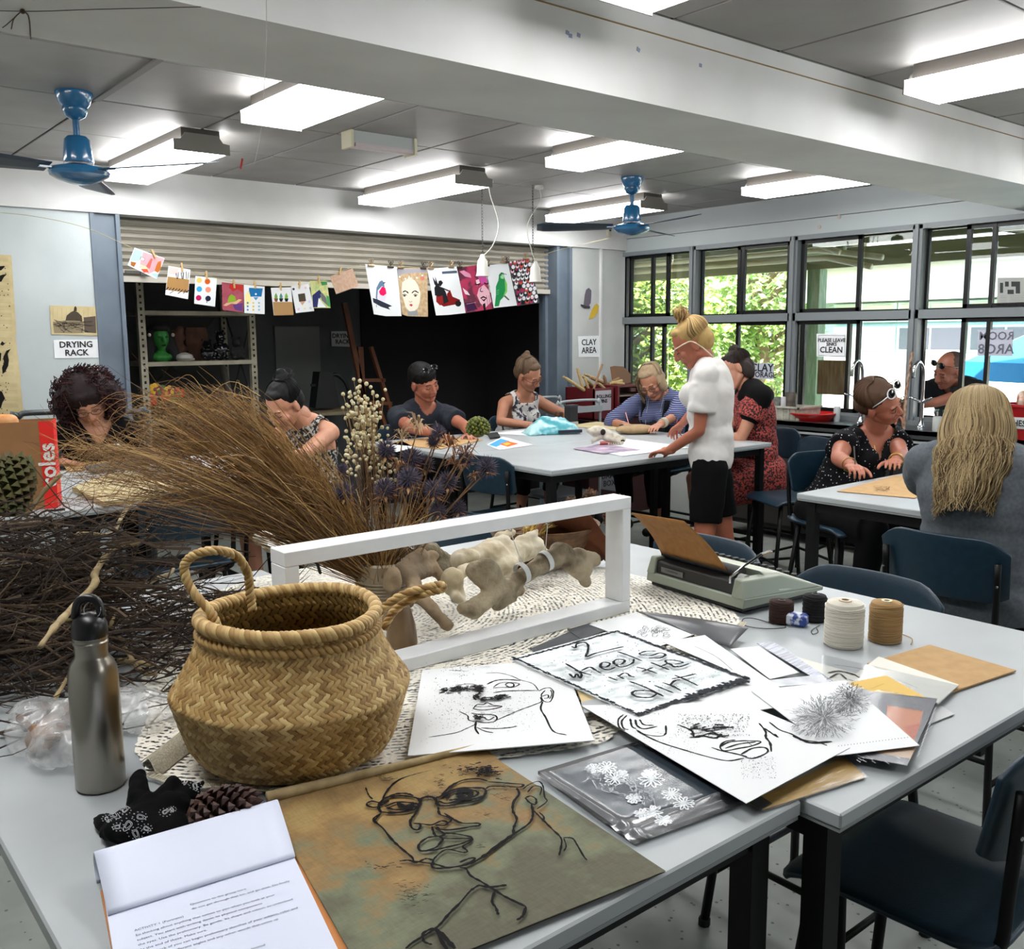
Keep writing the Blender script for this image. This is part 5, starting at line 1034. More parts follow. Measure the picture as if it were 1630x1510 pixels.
s.a.specks((960+430/3.7, 1110+100/3.7, 960+860/3.7, 1110+230/3.7), 420, '2a2a2c', (.4, 1.4)); s.a.specks((1180, 1205, 1235, 1240), 180, '55565a', (.4, 1.2)); s.a.specks((1010, 1165, 1110, 1205), 160, '6a6b6e', (.3, 1))
s.a.specks((960, 1120, 1060, 1175), 130, '7a7b7e', (.3, 1)); s.done()
# blank sheet overlapping
s = Sheet([(1022, 1142), (1180, 1060), (1277, 1120), (1035, 1157)], 'blank white sheet lying across the lettered print', W, z=.918); s2 = s
s = Sheet([(1055, 1022), (1122, 1011), (1279, 1121), (1190, 1080)], 'white sheet corner with a fine curved line behind the lettered print', W, z=.9165); s.a.line([(1105, 1028), (1140, 1045), (1170, 1070)], .0012, '85827c'); s.a.line([(1106, 1021), (1113, 1021)], .001, '55524c', 1); s.done()
# the lettered print
LB = mat('charcoal_smudged_paper', 'dfe4e6', .75, c2='a9b3b5', scale=24, thr=(.5, .75), stretch=(1, 1.6, 1))
h = T(800, 970, 3.3958); Q = [h([(40, 270)])[0], h([(615, 112)])[0], h([(1340, 380)])[0], h([(728, 582)])[0]]
s = Sheet(Q, 'white print lettered 2 wheels in the dirt with a rough black border', LB, th=.002, z=.9195)
def rough_edge(p, q, w_, n_=60):
    for k in range(n_):
        t0, t1 = k/n_, (k+1.4)/n_; o_ = rnd(-.25, .25)*w_*6
        s.a.line([(p[0]+(q[0]-p[0])*t0, p[1]+(q[1]-p[1])*t0+o_*50), (p[0]+(q[0]-p[0])*t1, p[1]+(q[1]-p[1])*t1+o_*50)], w_*rnd(.4, 1.2), '23252c', 1)
def inset(a, b_, k): return (a[0]+(b_[0]-a[0])*k, a[1]+(b_[1]-a[1])*k)
cq = (sum(p[0] for p in Q)/4, sum(p[1] for p in Q)/4)
I = [inset(p, cq, .025) for p in Q]
rough_edge(I[0], I[1], .010); rough_edge(I[1], I[2], .013); rough_edge(I[2], I[3], .016, 50); rough_edge(I[2], inset(I[3], I[2], .45), .03, 30); rough_edge(I[3], I[0], .010)
for w_, pts in ((.006, [(372, 212), (395, 220), (400, 200), (440, 190), (462, 205), (460, 240), (452, 268), (500, 250), (580, 230), (655, 213)]),
                (.0055, [(360, 360), (385, 382), (400, 362), (420, 385), (425, 360), (390, 340)]), (.006, [(340, 305), (420, 350), (480, 368)]), (.0055, [(425, 345), (470, 325), (500, 340), (535, 360)]), (.0055, [(520, 320), (560, 325), (580, 305), (540, 300), (530, 325), (570, 340), (610, 325)]), (.0055, [(590, 305), (640, 310), (660, 288), (620, 283), (600, 300), (640, 325), (700, 305), (710, 280)]), (.0058, [(620, 240), (690, 265), (755, 292)]), (.0055, [(830, 238), (770, 240), (740, 255), (800, 262), (850, 248), (880, 258), (850, 275), (790, 275)]),
                (.006, [(572, 379), (600, 390), (622, 398)]), (.0055, [(545, 368), (550, 371)]), (.0055, [(618, 370), (640, 381), (655, 389)]), (.0055, [(628, 374), (655, 358), (676, 362), (690, 374), (714, 380)]), (.006, [(725, 325), (780, 340), (835, 360)]), (.0055, [(752, 350), (785, 338), (812, 328)]), (.006, [(800, 300), (850, 320), (900, 340)]), (.0055, [(850, 325), (900, 305), (925, 325), (950, 320)]), (.0055, [(930, 310), (975, 300), (920, 288), (880, 290), (900, 310), (950, 325), (1010, 305)]),
                (.0062, [(685, 403), (770, 435), (870, 485)]), (.006, [(835, 470), (800, 490), (730, 488), (700, 470), (720, 455), (790, 455), (840, 472)]), (.006, [(820, 425), (870, 445), (925, 467)]), (.007, [(792, 403), (798, 407)]), (.006, [(865, 410), (920, 430), (965, 455)]), (.006, [(905, 425), (930, 400), (960, 395)]), (.006, [(930, 370), (990, 395), (1055, 427)]), (.006, [(915, 390), (980, 378), (1045, 362)])):
    s.a.line(h(pts), w_*.68, '0d1016')
ins = lambda x, y: True
s.a.specks((870, 1010, 1150, 1110), 500, '8d989c', (.4, 1.6), lambda x, y: y > 1008+abs(x-985)*.42 and y < 1130-abs(x-1015)*.36); s.done('charcoal_lettering')
# left face drawing
k2 = T(640, 1030, 5.094)
s = Sheet([k2([(165, 190)])[0], k2([(1300, 100)])[0], k2([(1560, 760)])[0], k2([(45, 885)])[0]], 'white sheet with a heavy black ink face beside the basket', W, th=.0015, z=.9185)
L = s.a.line
for w_, pts in ((.0015, [(680, 210), (780, 208), (880, 230), (960, 265), (1060, 295), (1110, 355)]), (.0022, [(1110, 355), (1150, 335), (1200, 330), (1228, 365), (1210, 430), (1180, 445), (1140, 430), (1130, 385), (1160, 350)]), (.002, [(1130, 400), (1180, 385), (1185, 410), (1150, 415)]), (.0018, [(1205, 345), (1215, 380), (1195, 420)]), (.0018, [(1120, 405), (1130, 440), (1075, 465), (940, 515), (860, 550), (770, 590)]),
                (.0025, [(1140, 440), (1125, 500), (1165, 570), (1225, 680), (1335, 712)]), (.0016, [(215, 730), (430, 695), (520, 660), (590, 628)]), (.003, [(690, 300), (760, 270), (850, 262), (960, 270)]), (.002, [(740, 325), (790, 292), (860, 285), (950, 297), (900, 325), (830, 325), (740, 330)]), (.0022, [(835, 305), (860, 290), (900, 295), (905, 315), (870, 322), (838, 308)]), (.0018, [(410, 330), (480, 305), (560, 298), (640, 320)]), (.0022, [(575, 500), (610, 465), (660, 465), (690, 450), (740, 470), (810, 480), (740, 500), (650, 510), (580, 500)]), (.0015, [(600, 485), (700, 480), (800, 478)]),
                (.0022, [(560, 535), (620, 545), (680, 545), (750, 552), (770, 580), (740, 605), (660, 612), (600, 600)]), (.002, [(650, 560), (700, 590), (750, 565)]), (.002, [(460, 520), (530, 555), (540, 590), (590, 605)]), (.003, [(600, 600), (595, 660), (622, 705)]), (.0018, [(605, 650), (670, 680), (740, 695)]), (.0022, [(640, 655), (760, 660), (870, 652), (930, 640)]), (.0025, [(640, 320), (630, 370), (580, 400), (600, 430)]), (.0025, [(740, 370), (860, 355), (1100, 352)])):
    L(k2(pts), w_, INK)
def blot(pts, n_, w_, fn_): 
    for _ in range(n_):
        p = random.choice(pts); x, y = p[0]+random.gauss(0, p[2]), p[1]+random.gauss(0, p[3]); s.a.line(fn_([(x, y), (x+rnd(10, 45), y+rnd(-8, 6))]), rnd(*w_), '1c1a1c', 1)
blot([(350, 355, 50, 10), (430, 345, 30, 14), (520, 345, 40, 12), (610, 335, 18, 14)], 120, (.002, .006), k2); blot([(600, 415, 14, 10), (660, 435, 30, 10), (740, 430, 30, 8), (800, 410, 30, 8), (620, 370, 8, 20)], 110, (.002, .007), k2); blot([(600, 585, 14, 12)], 26, (.003, .007), k2); blot([(700, 560, 50, 12), (850, 545, 30, 12)], 22, (.0008, .0015), k2)
s.a.specks((675, 1055, 760, 1165), 650, '3a393c', (.3, 1.1), lambda x, y: random.random() < .8-abs(x-715)/60); s.a.specks((700, 1100, 850, 1170), 350, '5c5a5e', (.3, .9)); s.a.specks((670, 1060, 900, 1190), 160, '8a898c', (.3, .8))
for x, y in ((510, 168), (640, 158), (440, 215)): blot([(x, y, 25, 3)], 10, (.001, .003), k2)
s.done()
# black botanical print in film
m = T(850, 1170, 4.657)
s = Sheet([m([(30, 292)])[0], m([(805, 58)])[0], m([(1575, 500)])[0], m([(740, 805)])[0]], 'black mounted print of white line-drawn flowers wrapped in film', BKG, th=.006, z=.9025)
s.a.poly(m([(130, 285), (790, 85), (1430, 410), (690, 620), (420, 440)]), '3f4850')
def flower(cx, cy, r, n_=9):
    for k in range(n_):
        a = k*2*PI/n_+rnd(-.2, .2); t_ = (cx+r*math.cos(a), cy+r*.62*math.sin(a)); d = .25
        s.a.line(m([(cx, cy), (cx+r*.6*math.cos(a-d), cy+r*.4*math.sin(a-d)), t_, (cx+r*.6*math.cos(a+d), cy+r*.4*math.sin(a+d)), (cx, cy)]), .0017, 'e3e6e8', 3)
for cx, cy, r in ((540, 240, 75), (440, 245, 55), (650, 290, 50), (870, 330, 100), (860, 290, 60), (1020, 440, 75), (1110, 510, 80), (880, 575, 75), (960, 640, 65), (800, 590, 60), (740, 480, 60), (600, 330, 80)): flower(cx, cy, r, 10)
for _ in range(60): x = rnd(380, 900); y = 300+(x-380)*.35+rnd(-60, 60); s.a.line(m([(x, y), (x+rnd(-40, 40), y+rnd(-20, 20)), (x+rnd(-30, 60), y+rnd(0, 40))]), .0009, 'b9c0c4', 3)
s.done('line_drawing'); 
def film(u, v):
    q = [PZ(*m([p])[0], .9095) for p in ((25, 296), (805, 52), (1582, 500), (742, 812))]; p = (q[0].lerp(q[1], u)).lerp(q[3].lerp(q[2], u), v)
    p.z += .0008*abs(noise.noise(V((u*3, v*6, 1)))+.3*noise.noise(V((u*6+v*6, v*13, 2))))+(.004*math.exp(-((v-.78-.08*u)/.03)**2)+.004*math.exp(-((v-.9+.05*u)/.025)**2)+.003*math.exp(-((u-.05-.05*v)/.03)**2)); return p
b = MB(); b.grid(film, 46, 46); b.build('film_wrap', glass_mat('shrink_film', 'f2f4f6', .0, .2, .11), s.o, smooth=True)
# canvas painting with the face in glasses
def canvas_mat():
    M_ = mat('painted_canvas', 'a07a44', .75); n = M_.node_tree.nodes; l = M_.node_tree.links; tc = n.new('ShaderNodeTexCoord'); b = n['Principled BSDF']
    def no(sc, st): mp = n.new('ShaderNodeMapping'); mp.inputs['Scale'].default_value = st; mp.inputs['Rotation'].default_value = (0, 0, .0); l.new(tc.outputs['Object'], mp.inputs[0]); x = n.new('ShaderNodeTexNoise'); x.inputs['Scale'].default_value = sc; x.inputs['Detail'].default_value = 6; l.new(mp.outputs[0], x.inputs[0]); return x
    A = no(13, (1, 1, 1)); B = no(60, (1, 6, 1)); C2 = no(60, (6, 1, 1))
    sx = n.new('ShaderNodeSeparateXYZ'); l.new(tc.outputs['Object'], sx.inputs[0])
    g1 = n.new('ShaderNodeMath'); g1.operation = 'MULTIPLY_ADD'; g1.inputs[1].default_value = -1.15; g1.inputs[2].default_value = 1.27; l.new(sx.outputs['Y'], g1.inputs[0])
    a1 = n.new('ShaderNodeMath'); a1.operation = 'MULTIPLY_ADD'; a1.inputs[1].default_value = .95; l.new(A.outputs[0], a1.inputs[0]); l.new(g1.outputs[0], a1.inputs[2])
    r = n.new('ShaderNodeValToRGB'); e = r.color_ramp.elements; e[0].position = .25; e[0].color = lin('9a8452'); e[1].position = .84; e[1].color = lin('55523f')
    for p_, c_ in ((.42, '967a48'), (.52, '82663c'), (.58, '7e6a44'), (.66, '6a6e55')): x = e.new(p_); x.color = lin(c_)
    s2 = n.new('ShaderNodeMath'); s2.operation = 'MULTIPLY'; s2.inputs[1].default_value = 1.0; l.new(a1.outputs[0], s2.inputs[0]); l.new(s2.outputs[0], r.inputs[0])
    mx = n.new('ShaderNodeMixRGB'); mx.blend_type = 'OVERLAY'; mx.inputs[0].default_value = .22; l.new(r.outputs[0], mx.inputs[1]); l.new(B.outputs[0], mx.inputs[2])
    mx2 = n.new('ShaderNodeMixRGB'); mx2.blend_type = 'OVERLAY'; mx2.inputs[0].default_value = .22; l.new(mx.outputs[0], mx2.inputs[1]); l.new(C2.outputs[0], mx2.inputs[2]); l.new(mx2.outputs[0], b.inputs['Base Color']); return M_
Q = [(426, 1285), (770, 1195), (1060, 1388), (590, 1575)]
zc = .905; A_, B_, C_, D_ = [PZ(x, y, zc) for x, y in Q]
def cv(u, v, th=0):
    p = (A_.lerp(B_, u)).lerp(D_.lerp(C_, u), v); p.z += th+.010*max(0, 1-v*9)*(1-.5*u)+.0012*noise.noise(V((u*4, v*4, 5))); return p
b = MB(); b.grid(lambda u, v: cv(u, v, .0018), 30, 30); b.grid(lambda u, v: cv(u, v), 30, 30)
o = tag(b.build('canvas_painting', canvas_mat(), smooth=True), 'brown and green painted canvas with a black line face wearing glasses', 'painting')
b = MB(); b.tube([cv(u/14, 0, .003)+V((0, 0, .002)) for u in range(15)], [.009-.0003*i for i in range(15)], 10); b.build('rolled_edge', mat('raw_canvas', 'b5a078', .85, c2='8f7a52', scale=30), o, smooth=True)
a = Art(lambda x, y: PZ(x, y, zc+.0045), (0, 0, 1), .0004); z1 = T(560, 1220, 4.075)
for w_, pts in ((.0028, [(548, 12), (440, 40), (340, 70), (270, 110), (220, 170), (195, 230)]), (.003, [(95, 240), (130, 225), (190, 235), (240, 220), (200, 245), (150, 265), (105, 255), (95, 240)]), (.004, [(190, 300), (175, 260), (215, 205), (300, 190), (380, 195), (440, 215), (430, 260), (370, 290), (280, 300), (190, 295)]), (.004, [(215, 210), (280, 180), (350, 175), (400, 190)]), (.004, [(215, 262), (290, 232), (380, 235), (430, 245)]), (.004, [(225, 265), (280, 280), (360, 275), (420, 255)]), (.006, [(300, 235), (330, 262), (380, 262), (400, 235)]), (.003, [(320, 245), (350, 255), (380, 245)]),
                (.004, [(430, 225), (470, 200), (520, 198), (545, 215), (560, 250), (610, 255), (700, 245), (800, 225), (850, 200), (870, 160), (850, 140)]), (.0045, [(545, 205), (600, 185), (650, 155), (730, 140), (860, 140)]), (.004, [(580, 190), (640, 130), (720, 90), (820, 80), (880, 95)]), (.004, [(560, 225), (620, 240), (720, 215), (800, 210), (860, 190)]), (.0035, [(610, 210), (650, 170), (720, 150), (790, 155), (820, 175), (780, 200), (700, 210), (630, 220)]), (.007, [(680, 175), (720, 200), (760, 200), (770, 165), (720, 160), (690, 180)]), (.003, [(700, 180), (730, 190), (755, 180)]), (.003, [(880, 100), (960, 105), (1040, 112), (1110, 118), (1090, 135), (1000, 130), (900, 130), (870, 145)]),
                (.0032, [(1070, 140), (1085, 180), (1050, 230), (1045, 290), (1070, 340), (1050, 400), (1050, 440)]), (.003, [(1165, 245), (1175, 310), (1150, 370), (1050, 440), (960, 510), (890, 560), (820, 605), (740, 640), (620, 655), (540, 635), (400, 615)]), (.0045, [(1050, 440), (980, 490), (900, 550), (840, 595)]), (.003, [(190, 305), (140, 345), (200, 400), (260, 475), (330, 540), (390, 590), (400, 620)]), (.0028, [(185, 310), (165, 330), (150, 350)]), (.0028, [(310, 615), (370, 610), (420, 625), (480, 600), (530, 610)]),
                (.003, [(440, 260), (410, 310), (380, 355), (390, 400), (430, 412), (445, 380), (400, 370)]), (.0032, [(400, 370), (460, 375), (520, 380), (580, 355), (620, 365), (600, 385), (540, 380)]), (.0028, [(560, 265), (570, 310), (620, 330), (645, 350), (610, 380)]), (.0032, [(600, 305), (660, 345), (720, 370), (820, 370), (825, 385), (780, 392), (650, 412), (580, 410), (550, 395)]), (.003, [(520, 390), (535, 440), (560, 455), (600, 440), (540, 400)]), (.003, [(560, 455), (490, 465), (435, 510), (450, 550), (540, 530), (580, 490), (590, 470), (560, 455)]), (.003, [(600, 435), (680, 440), (780, 465), (720, 500), (620, 525), (530, 545), (450, 552)]), (.0025, [(600, 470), (700, 470), (780, 470), (770, 490), (720, 520), (750, 550), (720, 560), (620, 540), (560, 575), (525, 620), (560, 645)]),
                (.0032, [(520, 625), (530, 660), (620, 660), (740, 640), (800, 600), (760, 600), (700, 625)]), (.003, [(700, 658), (740, 665), (770, 710), (840, 750), (920, 800), (1000, 850), (1130, 912)]), (.003, [(1130, 912), (1110, 970), (1070, 1000)]), (.004, [(830, 775), (900, 785), (1005, 772)]), (.003, [(830, 770), (770, 810), (700, 890), (630, 960), (560, 1040), (470, 1100), (390, 1150), (350, 1185)]), (.003, [(925, 815), (910, 880), (935, 920), (950, 965)]), (.005, [(540, 1055), (600, 1110), (670, 1185)]), (.0035, [(550, 1070), (590, 1150), (620, 1190)]), (.0025, [(460, 1105), (470, 1140), (520, 1160)]), (.003, [(530, 1050), (470, 1080), (455, 1110)]),
                (.0022, [(1110, 150), (1150, 120), (1210, 100), (1240, 130), (1250, 200), (1265, 230), (1200, 280)]), (.0028, [(1130, 205), (1160, 195), (1195, 215), (1190, 250), (1150, 235), (1125, 205)]), (.002, [(1140, 170), (1180, 130), (1230, 140), (1220, 190)]), (.0025, [(1180, 290), (1240, 350), (1300, 410), (1355, 465), (1360, 510), (1345, 580)]), (.0025, [(1215, 300), (1245, 330), (1240, 360)]), (.0022, [(1370, 465), (1430, 470), (1460, 510), (1500, 580), (1525, 612)]), (.0018, [(1375, 470), (1390, 520), (1375, 555)]), (.002, [(90, 140), (110, 190), (135, 215)])):
    a.line(z1(pts), w_*1.15, '0c090c', 5, .35)
def sc(cx, cy, sx, sy, n_, w_=(.001, .004)):
    for _ in range(n_):
        x, y = random.gauss(cx, sx), random.gauss(cy, sy); a.line(z1([(x, y), (x+rnd(10, 40), y+rnd(-10, 8))]), rnd(*w_), '100c10', 1)
sc(860, 35, 40, 20, 70, (.002, .007)); sc(780, 30, 80, 16, 60); sc(210, 95, 30, 12, 30, (.0006, .0015)); sc(850, 330, 40, 8, 12, (.0006, .0015)); sc(190, 670, 50, 10, 26, (.0008, .002)); sc(380, 850, 60, 40, 70, (.0006, .0018)); sc(970, 160, 40, 12, 20, (.0006, .0016)); sc(1000, 235, 30, 10, 12, (.0006, .0015)); sc(820, 545, 25, 10, 12, (.0006, .0012)); sc(560, 140, 12, 25, 26, (.0008, .0022)); sc(930, 215, 30, 8, 10, (.0006, .0012)); sc(490, 230, 20, 15, 26, (.0008, .002))
a.done(o, 'ink_drawing')
# writing pad with folded-over page
t = thing('writing_pad', 'white notepad of printed pages folded over an orange backed cover', 'notepad', PZ(320, 1420, .9))
q = [PZ(x, y, .9012) for x, y in ((168, 1415), (468, 1365), (560, 1530), (195, 1560))]
quadmb([PZ(x, y, .9012) for x, y in ((160, 1420), (472, 1363), (575, 1540), (190, 1580))], (0, 0, 1), .003).build('cover', mat('orange_card', 'b9763a', .7), t)
top = quadmb([PZ(x, y, .9045) for x, y in ((163, 1412), (466, 1366), (548, 1540), (190, 1580))], (0, 0, 1), .007).build('page_block', mat('pad_paper', 'cfd4e6', .7), t)
PA, PB = PZ(150, 1385, .93), PZ(462, 1302, .93)
A_, B_ = PZ(172, 1455, .914), PZ(470, 1362, .914)
def roll(u, v):
    base = A_.lerp(B_, u); top_ = PZ(150, 1388, .905).lerp(PZ(440, 1302, .905), u); d = top_-base; L_ = d.length; d.normalize(); Rr = .021
    x = v*(L_*1.03+PI*Rr)
    if x < L_-Rr: p = base+d*x; zz = .914+.027*min(1, (x/(L_-Rr)))**.8
    else:
        an = (x-(L_-Rr))/Rr; an = min(an, 3.0); p = base+d*(L_-Rr+Rr*math.sin(an)); zz = .914+.027-Rr+Rr*math.cos(an)+.0
    return V((p.x, p.y, max(zz, .9025)))
b = MB(); b.grid(roll, 10, 30); o2 = b.build('turned_page', mat('pad_page', 'd3d8ea', .65), t, smooth=True); o2.modifiers.new('s', 'SOLIDIFY').thickness = .003
# print lines on the page, words as small dashes of lettering
TXT = ['Questions to the group here', 'do not get through that lot, and go slow. Do finally', 'ACTIVITY 1 (Portraits)', 'So thinking about anything that comes to you when you look at your', 'subject. You start with writing down its physical components', 'the eyes. Use the preliminary. Be gentle. Its shape and colour, to underlined', 'At the end of these. Make sure.', 'So the back of you can begin preliminary sketches of your subject, refer and', 'or maybe the different angles and any other words that come up', 'pause there.', '', 'PERSONAL Portraits', 'what not getting stuck on them, try we are so limited', 'without using another feature']
ux = (PZ(440, 1400, .9117)-PZ(230, 1460, .9117)).normalized(); uy = V((-ux.y, ux.x, 0))
me_, txtm = None, mat('print_ink', '3c4252', .8)
o0 = PZ(200, 1466, .9117)
for i, ln in enumerate(TXT):
    if ln: text(ln, .0056, txtm, frameM(o0-uy*(.0098*i+.004)+ux*(.07 if i < 2 else .006)+V((0, 0, .0003)), ux, uy), t, thick=0, align='LEFT', sx=1.0, name='printed_line')
# ---------------------------------------------------------------- the woven basket
SG_ = [mat('seagrass_%d' % i, c, .6) for i, c in enumerate(('b3935c', 'a07d46', 'c6a970', '8a6836', 'ad8a50'))]; SGD = mat('seagrass_dark', '4a3416', .8)
BC = V((.652, 1.362, .9035)); PR = [(.130, .0), (.156, .010), (.172, .03), (.184, .06), (.194, .09), (.198, .100), (.188, .112), (.172, .132), (.157, .155), (.148, .175), (.143, .195), (.142, .203)]
PR = [(r*.95, z*1.15) for r, z in PR]
def prof(s):
    # arc length parameter along the profile
    L_ = [0]
    for i in range(1, len(PR)): L_.append(L_[-1]+math.hypot(PR[i][0]-PR[i-1][0], PR[i][1]-PR[i-1][1]))
    x = s*L_[-1]
    for i in range(1, len(PR)):
        if x <= L_[i]+1e-9: t = (x-L_[i-1])/(L_[i]-L_[i-1]); return PR[i-1][0]+(PR[i][0]-PR[i-1][0])*t, PR[i-1][1]+(PR[i][1]-PR[i-1][1])*t
    return PR[-1]
def bp(a, s, off=0):
    r, z = prof(min(1, max(0, s))); r += .003*noise.noise(V((math.cos(a)*2, math.sin(a)*2, z*9)))+off
    return BC+V((r*math.cos(a), r*math.sin(a), z+.003*math.sin(a*2+1)*s))
bk = thing('seagrass_basket', 'woven natural seagrass belly basket with two rope handles', 'basket', BC)
b = MB(); b.grid(lambda u, v: bp(u*2*PI, v, -.003), 64, 20, True); b.grid(lambda u, v: bp(u*2*PI, v, -.007), 64, 20, True); b.lathe([(0, .004), (.12, .004), (.12, 0), (0, 0)], BC, 40); b.build('lining', SGD, bk, smooth=True)
def weave(offs, n_, rows, k0, inner=False, flip=1):
    b = MB()
    for i in range(rows):
        for j in range(n_):
            b.mi = random.choice((0, 0, 1, 1, 2, 3, 4)); s0 = (i+.5)/rows; a0 = 2*PI*(j+(i % 2)*.5+rnd(-.05, .05))/n_; sl = (1 if i % 2 else -1)*flip; da = 2*PI/n_*1.02; ds = .98/rows; w2 = .30*2*PI/n_
            vs = []
            for t in (-1, -.3, .3, 1):
                h = offs*(1-.75*t*t); c_a = a0+sl*da*.62*t; c_s = s0+ds*.78*t; 
                vs.append(bp(c_a-w2*1.0, c_s+ds*.22*sl, offs*.2 if abs(t) < 1 else -offs*.5)); vs.append(bp(c_a, c_s, h)); vs.append(bp(c_a+w2*1.0, c_s-ds*.22*sl, offs*.2 if abs(t) < 1 else -offs*.5))
            fs = [(r*3+c, r*3+c+1, r*3+c+4, r*3+c+3) for r in range(3) for c in range(2)]; b.add(vs, fs)
    return b
weave(.0028, 96, 30, 0).build('weave', SG_, bk, smooth=True, kind='stuff')
# inner weave
b = weave(-.0024, 60, 18, 0, flip=-1)
b.v = [tuple(V(p)+(V((BC.x, BC.y, p[2]))-V(p)).normalized()*.0065) for p in b.v]; b.build('inner_weave', [mat('inner_seagrass_%d' % i, c, .7) for i, c in enumerate(('8f7238', '7c6230', 'a08244', '6c5428', '8a6e3a'))], bk, smooth=True, kind='stuff')
def rope(pts, R_, r, turns, strands=3, m=SG_, name='handle', parent=None, n_=None):
    sp_ = spline(pts, 14); k = len(sp_); objs = []
    b = MB()
    for s_ in range(strands):
        P = []; nrm = None
        for i, p in enumerate(sp_):
            t = (sp_[min(i+1, k-1)]-sp_[max(i-1, 0)]).normalized()
            nrm = t.orthogonal().normalized() if nrm is None else (nrm-t*nrm.dot(t)).normalized()
            bb = t.cross(nrm); a = 2*PI*(turns*i/k+s_/strands); P.append(p+nrm*math.cos(a)*R_+bb*math.sin(a)*R_)
        b.mi = s_ % len(m); b.tube(P, r, 7)
    return b.build(name, m, parent, smooth=True)
rim = [bp(a*2*PI/30, 1, .002)+V((0, 0, -.002)) for a in range(31)]
rope(rim, .0055, .0062, 34, 3, SG_[:3], 'rim_braid', bk)
rope([p+V((0, 0, -.017)) for p in [bp(a*2*PI/30, .97, .003) for a in range(31)]], .004, .0048, 40, 2, [SG_[1], SG_[4]], 'lower_rim_braid', bk)
def PD(x, y, p): # point on the ray at the depth of point p
    d = _ray(x, y); return CAM+d*((V(p)-CAM).dot(FX))
hl = bp(math.radians(168), .9); hr = bp(math.radians(5), .9)
h1 = [PD(348, 1005, hl), PD(336, 975, hl), PD(306, 940, hl), PD(293, 905, hl), PD(306, 885, hl), PD(340, 876, hl), PD(375, 884, hl+V((.02, .04, 0))), PD(394, 912, hl+V((.03, .07, 0))), PD(398, 945, hl+V((.03, .08, 0))), PD(402, 972, hl+V((.03, .08, 0)))]
rope(h1, .0036, .0042, 12, 3, [SG_[2], SG_[0], SG_[1]], 'handle', bk)
h2 = [PD(594, 1005, hr), PD(600, 985, hr), PD(610, 968, hr), PD(640, 947, hr), PD(675, 936, hr), PD(700, 931, hr), PD(704, 937, hr), PD(680, 943, hr), PD(650, 955, hr+V((0, .02, 0))), PD(625, 975, hr+V((0, .03, 0))), PD(612, 1000, hr+V((0, .03, 0)))]
rope(h2, .0036, .0042, 12, 3, [SG_[2], SG_[0], SG_[3]], 'handle', bk)

# ---------------------------------------------------------------- white display frame with hanging bone
WH = mat('white_painted_wood', 'e3e5e6', .4, c2='d8dadb', scale=9)
t = thing('display_frame', 'long white open box frame standing on the lace cloth', 'frame', (1.18, 1.575, .9035)); x0, x1, y0, y1, z0, z1_ = .735, 1.632, 1.545, 1.605, .9035, 1.187
for n_, p, q in (('top_board', (x0, y0, z1_-.028), (x1, y1, z1_)), ('bottom_board', (x0, y0, z0), (x1, y1, z0+.028)), ('side_board', (x0, y0+.0005, z0+.028), (x0+.028, y1-.0005, z1_-.028)), ('side_board', (x1-.028, y0+.0005, z0+.028), (x1, y1-.0005, z1_-.028))):
    MB().b2(p, q, .0015).build(n_, WH, t)
for px, py in ((654, 866), (1066-256, 838), (870, 833)):
    q = PY(px, py, 1.575); q.z = z1_-.028; MB().tube(spline([q, q+V((0, 0, -.01)), q+V((.006, 0, -.014)), q+V((.008, 0, -.008))], 4), .0011, 5).build('hook', CHR, t)
BON = mat('weathered_bone', 'ab9c80', .75, c2='5c4a34', scale=16, bump=.5, bscale=60, thr=(.4, .7)); BONW = mat('bleached_bone', 'd9d2bf', .6, c2='ab9c7c', scale=9, bump=.25, bscale=40); BONG = mat('mossy_bone', '8c8066', .85, c2='5f5644', scale=18, bump=.6, bscale=70); DRF = mat('driftwood', 'a08a6c', .8, c2='6b5a44', scale=10, bump=.5, bscale=30)
def Q(x, y, Y): return PY(x, y, Y)
def bone(parts, vox, m, name, label, cat='bone', sm=3, disp=.0):
    b = MB()
    for p in parts:
        if len(p) == 3 and not hasattr(p[1], 'x'): b.ell(p[0], p[1], 14, p[2])
        elif len(p) == 2: b.ell(p[0], p[1], 14)
        else: b.cap(*p[:4], 14)
    me = voxel(b, vox, sm)
    if disp:
        displace(me, lambda c: disp*1.5*(noise.noise(c*38)+.6*noise.noise(c*90)+.35*noise.noise(c*190)))
    me.materials.append(m); return tag(link(name, me), label, cat)
Yb = 1.60
